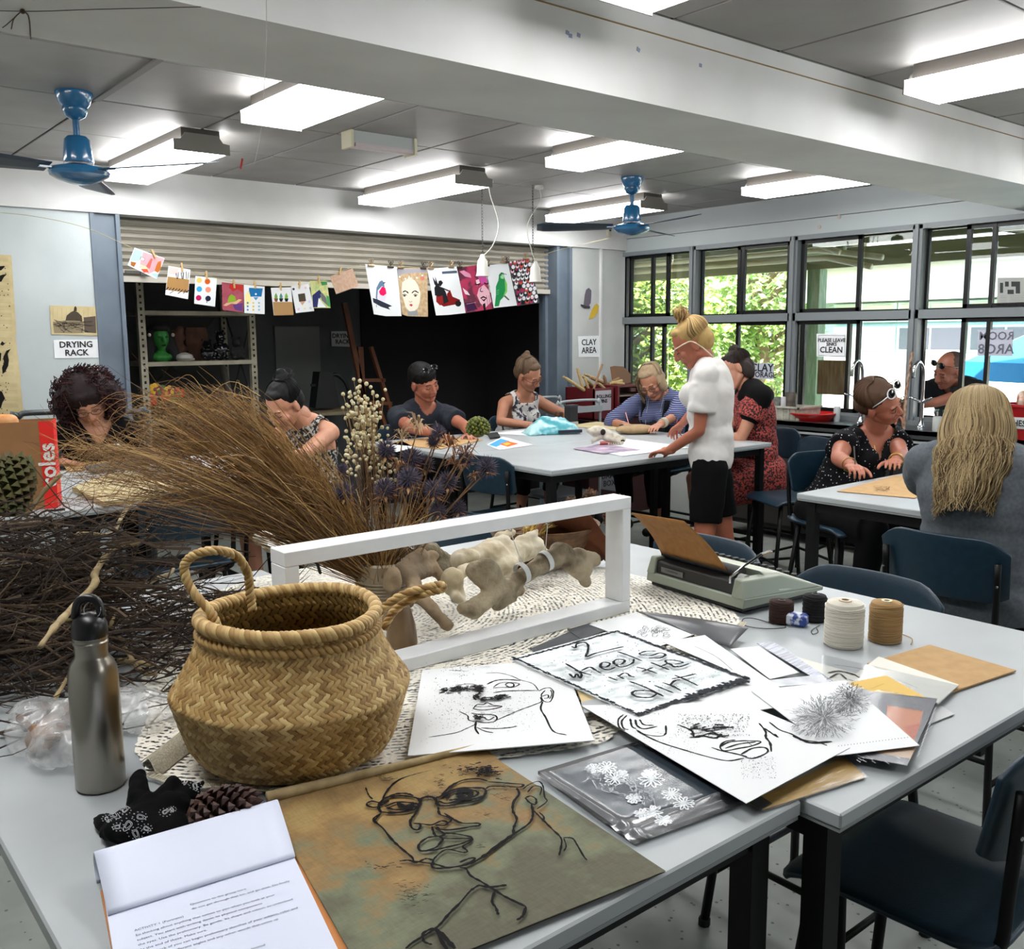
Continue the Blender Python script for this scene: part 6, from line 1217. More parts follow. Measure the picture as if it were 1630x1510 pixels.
# long bone (two-part femur) hanging on white strings
lb = bone([(Q(752, 970, Yb-.02), Q(800, 935, Yb), .022, .02), (Q(790, 945, Yb), Q(850, 905, Yb+.01), .021, .019), (Q(845, 908, Yb), Q(895, 880, Yb), .019, .026), (Q(890, 880, Yb), Q(925, 905, Yb), .027, .028), (Q(918, 885, Yb), Q(945, 890, Yb), .022, .018), (Q(925, 912, Yb), Q(932, 925, Yb), .017, .015), (Q(775, 905, Yb), Q(790, 925, Yb), .026, .02), (Q(757, 908, Yb+.02), Q(770, 925, Yb), .022, .018), (Q(742, 968, Yb-.02), (.019, .02, .015)), (Q(815, 950, Yb), Q(790, 965, Yb), .014, .012)], .0055, BON, 'hanging_bone', 'large weathered leg bone hanging on white string inside the white frame', disp=.002)
for px, py, hx in ((831, 912, 810), (868, 893, 870)):
    c = Q(px, py, Yb); ax = (Q(868, 893, Yb)-Q(831, 912, Yb)).normalized(); e1 = ax.orthogonal().normalized(); e2 = ax.cross(e1); b = MB()
    for k in range(6): b.tube([c+ax*(k-2.5)*.0022+(e1*math.cos(a)+e2*math.sin(a))*.0235 for a in [j*2*PI/18 for j in range(19)]], .0013, 5, cap=False)
    q = PY(hx if hx != 870 else 872, 838, 1.575); q.z = z1_-.03; b.tube([c+V((0, 0, .02)), q], .0009, 5)
    b.build('string_wrap', mat('white_cotton', 'e2e3e2', .8), lb, smooth=True)
# broad bleached bones behind
bone([(Q(730, 890, 1.80), Q(790, 880, 1.82), .022, .03), (Q(785, 890, 1.82), Q(850, 870, 1.85), .032, .03), (Q(830, 862, 1.84), Q(855, 845, 1.84), .018, .008), (Q(745, 885, 1.8), (.03, .03, .02)), (Q(800, 900, 1.8), (.05, .035, .03)), (Q(860, 880, 1.85), Q(885, 895, 1.85), .022, .016), (Q(765, 872, 1.84), Q(800, 862, 1.84), .014, .02)], .006, BONW, 'bleached_bone', 'broad bleached white hip bone behind the hanging bone', disp=.003)
bone([(Q(720, 925, 1.74), (.03, .02, .035)), (Q(728, 935, 1.74), Q(735, 950, 1.74), .016, .01), (Q(735, 910, 1.75), Q(760, 900, 1.76), .016, .013), (Q(725, 950, 1.72), Q(740, 960, 1.72), .012, .01)], .005, BONW, 'flat_bone', 'flat pale bone below the bleached hip bone', disp=.002)
bone([(Q(800, 955, 1.7), Q(830, 940, 1.7), .013, .01), (Q(825, 925, 1.7), Q(828, 943, 1.70), .012, .011)], .005, BON, 'small_bone', 'small forked bone on the lace below the hanging bone', disp=.001)
bone([(Q(625, 925, 1.72), (.022, .02, .035)), (Q(650, 915, 1.74), Q(690, 905, 1.78), .022, .016), (Q(640, 905, 1.75), Q(670, 885, 1.78), .018, .02), (Q(660, 890, 1.78), Q(690, 885, 1.8), .016, .014), (Q(660, 930, 1.72), Q(650, 960, 1.68), .018, .012), (Q(665, 945, 1.7), Q(712, 995, 1.60), .016, .014), (Q(690, 900, 1.78), Q(712, 935, 1.76), .012, .012)], .0055, DRF, 'forked_bone', 'forked brown weathered bone leaning by the jar beside the basket handle', disp=.002)
bone([(Q(640, 878, 1.86), Q(690, 872, 1.9), .014, .016), (Q(690, 880, 1.9), Q(720, 900, 1.9), .018, .022), (Q(700, 905, 1.88), (.03, .02, .016))], .006, BONG, 'mossy_bone', 'dull grey bone lying behind the pottery jar', disp=.002)
bone([(Q(700, 890, 1.9), (.025, .02, .02)), (Q(795, 855, 1.95), Q(815, 848, 1.95), .015, .012)], .006, BONW, 'knuckle_bone', 'small pale knuckle bone at the back of the lace', disp=.002)
# brown fabric and seed basket behind the frame at right
t = thing('wicker_bowl', 'dark wicker bowl of brown banksia cones behind the white frame', 'basket', (1.72, 2.05, .9035)); wc = V((1.80, 2.06, .9035)); WKR = mat('dark_wicker', '6b4a28', .6, c2='4a3018', scale=40)
MB().lathe([(.0, 0), (.09, 0), (.14, .07), (.17, .12), (.16, .12), (.13, .07), (.085, .01), (0, .01)], wc, 30).build('bowl', WKR, t, smooth=40); b = MB()
for k in range(9): r = .095+.0085*k; b.tube([wc+V(((r+.003*math.sin(a*14+k*PI))*math.cos(a), (r+.003*math.sin(a*14+k*PI))*math.sin(a), .008+.0135*k)) for a in [j*2*PI/84 for j in range(85)]], .0045, 5, cap=False)
b.build('wicker_rings', WKR, t, smooth=True)
BNK = mat('banksia_cone', '6a4526', .8, c2='3f2814', scale=30, bump=.3)
def cone(c, ax, L_, R_, m, label, name='seed_cone', n_=70, lip=.5, cat='seed cone', open_=.0):
    c = V(c); ax = V(ax).normalized(); e1 = ax.orthogonal().normalized(); e2 = ax.cross(e1); t = thing(name, label, cat, c)
    b = MB(); b.cap(c-ax*L_*.3, c+ax*L_*.3, R_*.55, R_*.4, 10); b.build('core', m, t, smooth=True); b = MB()
    for i in range(n_):
        u = (i+.5)/n_; a = i*2.39996; r = R_*(math.sin(PI*(.12+.8*u)))**.6; p = c+ax*(u-.5)*L_; d = e1*math.cos(a)+e2*math.sin(a); s_ = R_*.36
        q = p+d*r*.85+ax*open_*u*R_; side = ax.cross(d)
        b.add([p+d*r*.3-side*s_*.4, p+d*r*.3+side*s_*.4, q+side*s_*.55+ax*.1*s_, q+ax*s_*.9+d*s_*.2, q-side*s_*.55+ax*.1*s_, q+d*s_*.45+ax*s_*.2], [(0, 1, 2, 5), (0, 5, 4), (5, 2, 3), (5, 3, 4), (1, 0, 4, 3, 2)])
    b.build('scales', m, t, kind='stuff'); return t
rr = random.Random(3)
for i, (px, py) in enumerate(((915, 795), (940, 780), (960, 785), (892, 800), (925, 812), (955, 805))):
    q = PY(px, py+22, 2.06); q.z = max(q.z, 1.03); cone((q.x, q.y+rr.uniform(-.06, .06), q.z), (rr.uniform(-.7, .7), rr.uniform(-.3, .3), 1), .09, .026, BNK, ('leftmost small', 'tall upright', 'right upright', 'low left', 'low middle', 'low right')[i]+' banksia cone in the wicker bowl behind the frame', n_=60)
FAB = mat('rust_fabric', '6a3a1c', .9, c2='54290f', scale=12, bump=.3)
b = MB()
def cloth(u, v):
    p = V((1.58+.34*u, 1.93-.05*u+.10*v, .905+.2*math.sin(u*PI*.9+.2)*(1-v*.3)+.0)); p.z += .03*noise.noise(V((u*5, v*4, 2))); p.y -= .02*math.sin(u*9); p.z = .905+(p.z-.905)*(1-v)**.4; return p
b.grid(cloth, 22, 14); o = b.build('rust_cloth', FAB, smooth=True); o.modifiers.new('s', 'SOLIDIFY').thickness = .002; tag(o, 'rust brown rumpled cloth draped behind the right side of the white frame', 'cloth')
b = MB()
for k in range(120): 
    a = rnd(-.5, .5); q = PY(845, 845, 1.95)+V((rnd(-.02, .03), rnd(-.02, .02), rnd(-.02, .01))); b.tube([q, q+V((.05*rnd(.3, 1), .01, .02+.02*a)), q+V((.1*rnd(.5, 1), .02, .03*a+.02))], [.0014, .001, .0004], 4)
tag(b.build('dry_grass_tuft', mat('yellow_grass', 'b5954a', .7), kind='stuff'), 'tuft of yellow dry grass above the bleached bone', 'grass', kind='stuff')
# shells and striped cloth at the left behind the frame
t = thing('white_bowl', 'white bowl of shells and pods behind the left end of the frame', 'bowl', PZ(480, 895, .9035)); c = PZ(485, 885, .9035); MB().lathe([(0, 0), (.06, 0), (.1, .035), (.11, .045), (.1, .042), (.055, .006), (0, .006)], c, 28).build('dish', mat('bowl_white', 'c9c6bd', .4), t, smooth=40)
for i in range(9):
    q = c+V((rnd(-.07, .07), rnd(-.05, .05), .05)); o = MB(); o.ell(q, (rnd(.014, .026), .014, .013), 10, Euler((0, rnd(0, 1), rnd(0, 3))).to_matrix()); tag(o.build('sea_shell', mat('shell_%d' % (i % 3), ('cbb9a0', 'a88f70', 'ddd6c8')[i % 3], .4), smooth=True), 'smooth shell or pod in the white bowl behind the frame', 'shell', 'shells in the white bowl')
b = MB(); q = PZ(430, 880, .9035); 
for k in range(6): b.ell(q+V((rnd(-.03, .03), rnd(-.03, .03), .03+rnd(-.01, .02))), (rnd(.02, .035), rnd(.02, .03), .025))
me = voxel(b, .006, 3); me.materials.append(mat('striped_cloth', 'c9c0ae', .85, c2='4c463c', scale=9, stretch=(1, 7, 1), thr=(.58, .62))); tag(link('striped_cloth', me), 'scrunched pale striped cloth at the left end of the frame', 'cloth')
tag(MB().tube(spline([Q(445, 905, 1.9), Q(470, 880, 1.92), Q(500, 890, 1.95), Q(510, 912, 1.9)], 6), .0035, 6).build('curved_twig', mat('black_twig', '1c1713', .8), smooth=True), 'thin dark curved twig behind the left end of the frame', 'twig')

# ---------------------------------------------------------------- pottery jar and the dried bunch
jc = PZ(610, 985, .9035); jc = V((1.14, 1.88, .9035)); CLY = mat('glazed_stoneware', 'b5a78c', .4, c2='8f8068', scale=9, bump=.2)
jr = [(0, 0), (.05, 0), (.058, .02), (.062, .07), (.058, .10), (.054, .118), (.058, .135), (.054, .14), (.046, .135), (.05, .1), (.052, .02), (0, .012)]
t = thing('stoneware_jar', 'small glazed stoneware jar with a lug handle holding the dried flowers', 'jar', jc)
zt = PY(600, 893, 1.88).z-.9035; jr = [(r*1.0, z*zt/.14) for r, z in jr]; MB().lathe(jr, jc, 30).build('body', CLY, t, smooth=50)
b = MB()
for k in range(9): b.tube([jc+V((.0625*math.cos(a), .0625*math.sin(a), zt*(.25+.055*k))) for a in [j*2*PI/30 for j in range(31)]], .0016, 5, cap=False)
b.build('throwing_ridges', CLY, t, smooth=True)
MB().tube(spline([jc+V((.05, -.01, zt*.93)), jc+V((.078, -.01, zt*.9)), jc+V((.082, -.01, zt*.72)), jc+V((.056, -.01, zt*.62))], 6), .008, 8).build('lug_handle', CLY, t, smooth=True)
# tall bottle-like vase between basket and bones
q = PZ(628, 1010, .9035); q = V((1.05, 1.66, .9035)); tag(MB().lathe([(0, 0), (.03, 0), (.034, .02), (.03, .06), (.022, .09), (.018, .10), (.0, .10)], q, 20).build('clay_bottle', mat('brown_glaze', '8a7050', .35, c2='5a4630', scale=7), smooth=40), 'small brown glazed clay bottle just right of the basket rim', 'bottle')
J = jc+V((0, 0, zt-.01))
def PJ(x, y, dy=0): # point in the air near the jar, dy nearer (-) or farther (+)
    d = _ray(x, y); dep = (J-CAM).dot(FX)+dy; return CAM+d*dep
GRS1 = [mat('dry_reed_%d' % i, c, .65) for i, c in enumerate(('7d5a30', '9c7640', '60432a', 'b0905a'))]
def reeds(n_, tips, rad=(.0009, .0013), name='', seed=1, bend=.1, arch=.06):
    rr = random.Random(seed); b = MB()
    for k in range(n_):
        (x, y) = tips(rr); dep = rr.gauss(0, .12); e = PJ(x, y, dep); s0 = J+V((rr.gauss(0, .016), rr.gauss(0, .016), -.05)); L_ = (e-s0).length
        m1 = s0.lerp(e, .33)+V((rr.gauss(0, .015), rr.gauss(0, .015), arch*L_*1.4+rr.gauss(0, .012))); m2 = s0.lerp(e, .7)+V((rr.gauss(0, .02), rr.gauss(0, .02), arch*L_*1.3+rr.gauss(0, .02)))
        r0 = rr.uniform(*rad); b.mi = rr.randrange(4); pts = spline([s0, m1, m2, e, e+(e-m2)*.15+V((0, 0, -.015*rr.random()))], 3); b.tube(pts, [r0*(1-.75*i/len(pts)) for i in range(len(pts))], 3, cap=False)
    return b
def tipA(r):
    t_ = r.random(); x = 150+t_*260+r.gauss(0, 26); y = 722-108*math.sin(PI*min(1, t_)*.75)+abs(r.gauss(0, 62)); y = max(y, 712) if x < 215 else y
    return x, min(y, 800)
b = reeds(950, tipA, seed=4, arch=.035); o = tag(b.build('dry_reeds', GRS1, kind='stuff'), 'big fan of fine brown dry reeds leaning left out of the stoneware jar', 'dried reeds', kind='stuff')
b = reeds(420, lambda r: (r.uniform(390, 520), r.uniform(700, 820)), seed=6, arch=.02); tag(b.build('dry_stems', GRS1, kind='stuff'), 'denser straight brown stems between the reeds and the white flowers', 'dried stems', kind='stuff')
b = reeds(120, lambda r: (r.uniform(560, 700), r.uniform(760, 850)), seed=8, arch=.0); tag(b.build('flower_stems', GRS1, kind='stuff'), 'brown stems rising from the jar under the thistles', 'dried stems', kind='stuff')
# curling fine tips over the reed fan
b = MB(); rr = random.Random(9)
for k in range(460):
    x, y = rr.uniform(130, 420), rr.uniform(620, 800); y = max(y, 715) if x < 225 else y; p = PJ(x, y, rr.gauss(0, .1)); a = rr.gauss(.1, .5); L_ = rr.uniform(.05, .16); d = (RX*-math.cos(a)+UX*math.sin(a)); pts = [p, p+d*L_*.5+UX*rr.gauss(.0, .012), p+d*L_+UX*rr.gauss(-.02, .03)]
    b.mi = rr.randrange(4); pts = spline(pts, 4); b.tube(pts, [.0009*(1-.7*i/len(pts)) for i in range(len(pts))], 3, cap=False)
tag(b.build('reed_tips', GRS1, kind='stuff'), 'wispy curling tips of the dry reeds at the left', 'dried reeds', kind='stuff')
THI = [mat('thistle_blue', '454050', .7), mat('thistle_violet', '5c5262', .7)]; BRC = [mat('dry_bract_%d' % i, c, .75) for i, c in enumerate(('6f452a', '8a5a34', '5a3822', 'a07a50'))]; STM = mat('thistle_stem', '7a5a38', .7)
def spike(b, c, d, L_, w_): 
    e = d.orthogonal().normalized()*w_; f_ = d.cross(e).normalized()*w_; b.add([c+e, c+f_*.9-e*.5, c-f_*.9-e*.5, c+d*L_], [(0, 1, 3), (1, 2, 3), (2, 0, 3), (0, 2, 1)])
def stemto(p, t, r=.0016): 
    s0 = J+V((rnd(-.025, .025), rnd(-.02, .02), -.04)); MB().tube(spline([s0, s0.lerp(p, .5)+V((rnd(-.01, .01), rnd(-.01, .01), .0)), p], 5), r, 5).build('stem', STM, t, smooth=True)
def thistle(px, py, R_, dy, label, br=True):
    c = PJ(px, py, dy); t = thing('dried_thistle', label, 'dried flower', c, 'blue-grey dried thistles in the jar'); b = MB(); b.mi = 0; b.ell(c, (R_*.42,)*3, 10)
    for k in range(150):
        z = 1-2*(k+.5)/150; a = k*2.39996; d = V((math.sqrt(1-z*z)*math.cos(a), math.sqrt(1-z*z)*math.sin(a), z)); b.mi = k % 2; spike(b, c+d*R_*.38, d, R_*rnd(.4, .68), R_*.055)
    b.build('head', THI, t, smooth=False); b = MB()
    for k in range(11 if br else 5):
        a = k*2*PI/11+rnd(-.2, .2); d = V((math.cos(a), math.sin(a), rnd(-.5, .0))).normalized(); b.mi = k % 4; s0 = c-V((0, 0, R_*.35)); e = d*R_*rnd(.9, 1.35); w_ = d.cross(V((0, 0, 1))).normalized()*R_*.12
        b.add([s0, s0+e*.5+w_, s0+e, s0+e*.5-w_, s0+e*.5+V((0, 0, R_*.05))], [(0, 1, 4), (1, 2, 4), (2, 3, 4), (3, 0, 4)])
    b.build('bracts', BRC, t); stemto(c-V((0, 0, R_*.35)), t)
for px, py, R_, dy, lab in ((547, 784, .034, -.05, 'dried thistle low at the left against the reeds'), (545, 748, .02, .03, 'small dark dried thistle left of the white flowers'), (615, 716, .032, .0, 'dried thistle right beside the white flower sprig'), (655, 730, .036, 0, 'dried thistle below the pale spidery seed head'), (676, 738, .03, .04, 'dried thistle just right of centre in the bunch'), (650, 762, .038, -.06, 'large dried thistle in the centre of the bunch'),
    (613, 778, .036, -.05, 'dried thistle above the jar mouth at the left'), (650, 790, .03, .02, 'dark dried thistle under the central one'), (690, 780, .034, -.04, 'dried thistle right of the central one'), (712, 766, .032, 0, 'dried thistle right of centre above the frame'), (697, 688, .026, .03, 'dried thistle at the top in front of the man'), (775, 743, .032, .0, 'lone dried thistle farthest right on a long stem'), (730, 808, .026, .02, 'faded dried thistle low at the right'), (697, 812, .028, -.03, 'mauve dried thistle just above the frame'), (740, 730, .028, .05, 'dark dried thistle below the green flower stem'), (690, 702, .022, .02, 'small dried thistle just under the top one')):
    thistle(px, py, R_, dy, lab)
# spidery brown seed heads
for i, (px, py, R_) in enumerate(((665, 682, .05), (640, 700, .035), (715, 712, .05), (740, 722, .04), (600, 800, .03), (665, 815, .03), (725, 740, .04), (755, 762, .025), (700, 800, .03), (635, 745, .03))):
    c = PJ(px, py, rnd(-.04, .04)); t = thing('spiky_seed_head', ('pale spidery seed head curling up beside the man', 'pale seed head left of the spidery one', 'wide brown seed head at the upper right', 'brown seed head below the green flower', 'brown bract cluster above the jar at the left', 'orange-brown bract cluster above the frame', 'tangled brown seed head right of the thistles', 'orange seed pod at the far right of the bunch', 'brown bracts among the lower thistles', 'brown seed head in the middle of the bunch')[i], 'dried flower', c); b = MB()
    for k in range(22):
        a = rnd(0, 2*PI); el = rnd(-.2, 1.2); d = V((math.cos(a)*math.cos(el), math.sin(a)*math.cos(el), math.sin(el))); e = c+d*R_*rnd(.7, 1.2); mid = c+d*R_*.5+V((0, 0, R_*rnd(0, .35))); b.mi = k % 4; w_ = d.cross(V((0, 0, 1))).normalized()*R_*.07
        b.add([c, mid+w_, e+V((0, 0, -R_*rnd(0, .4))), mid-w_, mid+V((0, 0, R_*.04))], [(0, 1, 4), (1, 2, 4), (2, 3, 4), (3, 0, 4)])
    b.build('bracts', BRC if i > 1 else [mat('pale_bract_%d' % k, c_, .75) for k, c_ in enumerate(('9a7e5c', 'b39a78', '7f6548', 'a88c68'))], t); stemto(c, t)
# green globe flower
def globe(px, py, R_, c, label, stem=True, flop=0):
    t = thing('green_globe_flower', label, 'dried flower', c); b = MB(); b.mi = 0; b.ell(c, (R_*.7,)*3, 10)
    for k in range(90):
        z = 1-1.5*(k+.5)/90; a = k*2.39996; d = V((math.sqrt(max(0, 1-z*z))*math.cos(a), math.sqrt(max(0, 1-z*z))*math.sin(a), z)); b.mi = k % 3; b.ell(c+d*R_*.78, (R_*.15, R_*.15, R_*.2), 6, d.to_track_quat('Z', 'Y').to_matrix())
    b.build('buds', [mat('bud_green', '5f6a20', .6), mat('bud_olive', '7a7c2c', .6), mat('bud_dark', '46521c', .6)], t, smooth=True, kind='stuff')
    b = MB()
    for k in range(26): a = rnd(0, 2*PI); d = V((math.cos(a)*.75, math.sin(a)*.75, -rnd(.3, .8))); spike(b, c+d*R_*.35, (d+V((0, 0, .9))).normalized(), R_*.9, R_*.07)
    b.build('bracts', mat('globe_bract', '8a6a58', .7), t)
    if stem: stemto(c-V((0, 0, R_*.8)), t)
globe(0, 0, .031, PJ(761, 682, .02), 'round green globe flower standing high on the right of the bunch')
# white everlasting sprigs
EV = mat('everlasting_white', 'c9bd95', .8, c2='d8cfae', scale=30)
for i, (x0, y0, n_) in enumerate(((570, 650, 60), (590, 668, 60), (575, 700, 60), (600, 718, 50), (612, 750, 40), (565, 720, 40), (590, 640, 25))):
    c = PJ(x0, y0, rnd(-.03, .03)); t = thing('white_flower_sprig', ('tallest white everlasting sprig, tip at the top', 'white everlasting sprig at the upper right of the clump', 'white everlasting sprig in the middle left', 'white everlasting sprig in the middle right', 'lowest white everlasting sprig beside the thistles', 'sparse white sprig at the left of the clump', 'small white sprig behind the tallest')[i], 'dried flower', c); b = MB(); s2 = MB()
    for k in range(n_):
        q = c+RX*random.gauss(0, .016)+UX*random.gauss(0, .028)+FX*random.gauss(0, .015); b.ell(q, (rnd(.003, .0052),)*3, 7)
        if k % 3 == 0: s2.tube([q, q.lerp(J, .12)+RX*rnd(-.004, .004)], .0006, 3)
    b.build('florets', EV, t, smooth=True, kind='stuff'); s2.build('twiglets', mat('everlasting_stem', '9a7c50', .8), t, kind='stuff'); stemto(c, t, .0011); stemto(c+V((rnd(-.01, .01), 0, .02)), t, .0009)

# ---------------------------------------------------------------- brushwood pile
TW = [mat('twig_%d' % i, c, .85, bump=.2, bscale=80) for i, c in enumerate(('2c2019', '3c2d22', '1e1511', '4e3e2f', '62513e'))]
b = MB(); rr = random.Random(12)
def twig(b, p, d, L_, r, sub=2, up=None):
    n_ = 6; pts = [p]; d = d.normalized()
    for k in range(n_): d = (d+V((rr.gauss(0, .16), rr.gauss(0, .16), rr.gauss(0, .12)))).normalized(); pts.append(pts[-1]+d*L_/n_)
    for q in pts: q.z = max(q.z, .908)
    b.tube(pts, [r*(1-.7*i/n_) for i in range(n_+1)], 4)
    if sub:
        for k in (2, 4): 
            if rr.random() < .75: twig(b, pts[k], (d+V((rr.gauss(0, .7), rr.gauss(0, .7), rr.gauss(0, .5)))), L_*.4, r*.5, sub-1)
# heap: an elongated mound along the room's X-Y diagonal (left-right in the view)
e1 = V((.80, -.45, 0)).normalized(); e2 = V((.45, .80, 0)).normalized(); hc = V((.50, 2.12, .9))
for k in range(900):
    u, v_ = rr.gauss(-.14, .23), rr.gauss(0, .17); hgt = .31*math.exp(-(v_/.24)**2)*max(.05, 1-max(0, u-.05)*2.2)
    p = hc+e1*u+e2*v_+V((0, 0, rr.uniform(.01, 1)*hgt)); a = rr.gauss(0, .33)+(PI if rr.random() < .5 else 0); d = e1*math.cos(a)+e2*math.sin(a)+V((0, 0, rr.gauss(0, .2)))
    if p.x > 1.0: continue
    b.mi = rr.choice((0, 0, 1, 1, 2, 3, 4)); L_ = rr.uniform(.14, .42); twig(b, p-d.normalized()*L_/2, d, L_, rr.uniform(.0014, .0042))
for k in range(60):
    p = hc+e1*rr.uniform(.1, .4)+e2*rr.gauss(0, .12)+V((0, 0, rr.uniform(.01, .06))); a = rr.gauss(.1, .3); b.mi = rr.randrange(5); twig(b, p, e1*math.cos(a)+e2*math.sin(a), rr.uniform(.1, .25), .002)
tag(b.build('brushwood_pile', TW, kind='stuff'), 'big tangled heap of dark dry twigs on the left of the table', 'twigs', kind='stuff')
PAL = mat('pale_branch_bark', 'a08e66', .8, c2='7c6a4a', scale=26, bump=.3)
def PB(x, y, z): return PZ(x, y, z)
for i, (pts, r, lab) in enumerate(((((63, 1030), (85, 1000), (108, 975), (150, 930), (152, 910), (180, 875), (225, 863)), (.004, .006, .0065, .0075, .007, .0065, .005), 'long pale crooked branch lying over the front of the twig heap'), (((28, 858), (65, 888), (80, 892), (105, 875), (125, 850), (175, 850), (195, 820), (215, 790)), (.003, .005, .006, .006, .0055, .005, .005, .004), 'pale forked branch across the top of the twig heap'),
        (((188, 1010), (210, 1050), (228, 1070), (248, 1072)), (.004, .005, .005, .004), 'short pale stick end poking out beside the bottle'), (((190, 1052), (215, 1054), (243, 1057)), (.006, .006, .005), 'stubby pale stick lying flat right of the bottle'), (((85, 1115), (110, 1075), (133, 1035)), (.004, .004, .003), 'thin pale stick slanting down left of the bottle'), (((225, 940), (250, 920), (272, 912), (276, 895)), (.005, .005, .005, .004), 'mid brown branch at the right side of the heap'),
        (((0, 960), (40, 985), (95, 990), (140, 975)), (.005, .005, .004, .004), 'pale curved branch at the left edge of the heap'), (((190, 965), (178, 990), (176, 1000)), (.003, .004, .004), 'short white twig tip above the bottle lid'))):
    zz = 1.10 if i < 2 else (1.0 if i in (5, 6, 7) else .93); tag(MB().tube(spline([PB(x, y, zz+.01*math.sin(k*2)) for k, (x, y) in enumerate(pts)], 5), [r[min(len(r)-1, int(j/5))] *(1+.12*math.sin(j*1.7)) for j in range(5*(len(pts)-1)+1)], 8).build('pale_branch', PAL, smooth=True), lab, 'branch')
# green banksia cone at the left edge
c = PY(18, 775, 2.45); cone(c, (.3, .1, 1), .14, .055, mat('green_cone', '4a5a28', .7, c2='5f4a2c', scale=14), 'green and brown seed cone at the left edge in front of the bag', n_=110)
tag(MB().tube(spline([c+V((.02, -.02, -.07)), c+V((.06, -.02, -.02)), c+V((.11, 0, .02))], 5), [.006]*11, 7).build('cut_stem', PAL, smooth=True), 'pale cut stem beside the green seed cone', 'stem')

# ---------------------------------------------------------------- bottle, bag, bandana, pine cone
BS = mat('brushed_steel', '9a958c', .3, metal=1); BLP = mat('black_cap_plastic', '0c0c0d', .35)
bc = V((.372, 1.445, .9)); t = thing('steel_bottle', 'brushed stainless steel drink bottle with a black sport cap', 'bottle', bc); r = .0355
MB().lathe([(0, 0), (r*.93, 0), (r, .004), (r, .172), (r*.97, .182), (r*.86, .194), (r*.70, .202), (r*.66, .206), (r*.66, .222), (r*.70, .223), (r*.70, .226), (r*.66, .228), (r*.66, .231), (r*.70, .232), (r*.7, .235), (0, .235)], bc, 40).build('body', BS, t, smooth=35)
MB().lathe([(0, .232), (r*.70, .234), (r*.72, .237), (r*.70, .252), (r*.6, .262), (r*.32, .268), (0, .27)], bc, 32).build('cap', BLP, t, smooth=40)
MB().tube(spline([bc+V((-.016, .01, .262)), bc+V((-.012, .006, .285)), bc+V((0, 0, .292)), bc+V((.012, -.006, .285)), bc+V((.016, -.01, .262))], 6), .0065, 10).build('cap_loop', BLP, t, smooth=True)
MB().tube([bc+V((.004, -.006, .274))+RX*.0125*math.cos(a)+UX*.0125*math.sin(a) for a in [k*2*PI/24 for k in range(25)]], .0009, 6, cap=False).build('steel_ring', CHR, t, smooth=True)
# clear plastic bag of brown pieces
pc = PZ(135, 1160, .9)+V((0, 0, .03)); t = thing('plastic_bag', 'clear crumpled plastic bag of brown clay pieces behind the bottle', 'bag', (pc.x, pc.y, .9)); pv = [PZ(60, 1165, .93), PZ(110, 1150, .94), PZ(140, 1185, .93), PZ(90, 1190, .925), PZ(210, 1120, .93), PZ(240, 1135, .925), PZ(60, 1140, .93)]
b = MB(); 
for q in pv: b.ell(q, (.05, .045, .028), 12)
b.cap(pv[1], pv[4], .03, .035); b.cap(pv[4], PZ(280, 1130, .925), .03, .022); b.cap(pv[3], pv[0], .03, .03)
me = voxel(b, .0055, 6)
displace(me, lambda c: .012*(noise.noise(c*16)+.8*abs(noise.noise(c*42))+.3*abs(noise.noise(c*90))), .9005)
PLB = bpy.data.materials.new('bag_film'); PLB.use_nodes = True; n = PLB.node_tree.nodes; l = PLB.node_tree.links; pb = n['Principled BSDF']; pb.inputs['Base Color'].default_value = lin('e6e7e7'); pb.inputs['Roughness'].default_value = .12
tc = n.new('ShaderNodeTexCoord'); no_ = n.new('ShaderNodeTexNoise'); no_.inputs['Scale'].default_value = 22; no_.inputs['Detail'].default_value = 6; l.new(tc.outputs['Object'], no_.inputs[0]); rp = n.new('ShaderNodeValToRGB'); rp.color_ramp.elements[0].position = .42; rp.color_ramp.elements[0].color = (.16, .16, .16, 1); rp.color_ramp.elements[1].position = .72; rp.color_ramp.elements[1].color = (.62, .62, .62, 1); l.new(no_.outputs[0], rp.inputs[0]); l.new(rp.outputs[0], pb.inputs['Alpha'])
me.materials.append(PLB); link('bag_film', me, t)
for i in range(16): q = PZ(40+i*9+rnd(-8, 8), 1178-i*3+rnd(-34, 6), .93); o = MB().box(q, (rnd(.03, .06), rnd(.025, .04), rnd(.01, .03)), (rnd(0, 1), rnd(0, 1), rnd(0, 3)), .004); o.build('clay_piece', mat('clay_piece_%d' % (i % 3), ('6a4a34', '4a3a34', '8a6a50')[i % 3], .7), t)
# bandana
BD = mat('bandana_black', '050506', .9, spec=.15); b = MB()
for q, r_ in ((PZ(215, 1310, .918), (.045, .04, .022)), (PZ(250, 1290, .92), (.05, .035, .024)), (PZ(290, 1262, .918), (.03, .025, .018)), (PZ(190, 1318, .912), (.03, .022, .014)), (PZ(265, 1315, .915), (.035, .03, .018))): b.ell(q, r_, 14)
b.cap(PZ(222, 1275, .925), PZ(222, 1235, .94), .02, .012); b.cap(PZ(300, 1262, .92), PZ(322, 1245, .926), .012, .005); b.cap(PZ(170, 1310, .912), PZ(152, 1302, .906), .014, .004); b.cap(PZ(255, 1270, .93), PZ(275, 1245, .935), .015, .012)
me = voxel(b, .0035, 3)
displace(me, lambda c: .007*abs(noise.noise(c*30))-.003+.002*noise.noise(c*80), .9004)
me.materials.append(BD); bd = tag(link('bandana', me), 'crumpled black bandana with white paisley print', 'bandana')
from mathutils.bvhtree import BVHTree
bvh = BVHTree.FromPolygons([v_.co.copy() for v_ in me.vertices], [tuple(p.vertices) for p in me.polygons])
b = MB()
def proj2(x, y):
    d = _ray(x, y).normalized(); h_ = bvh.ray_cast(CAM, d); return h_[0]+h_[1]*.0008 if h_[0] is not None else None
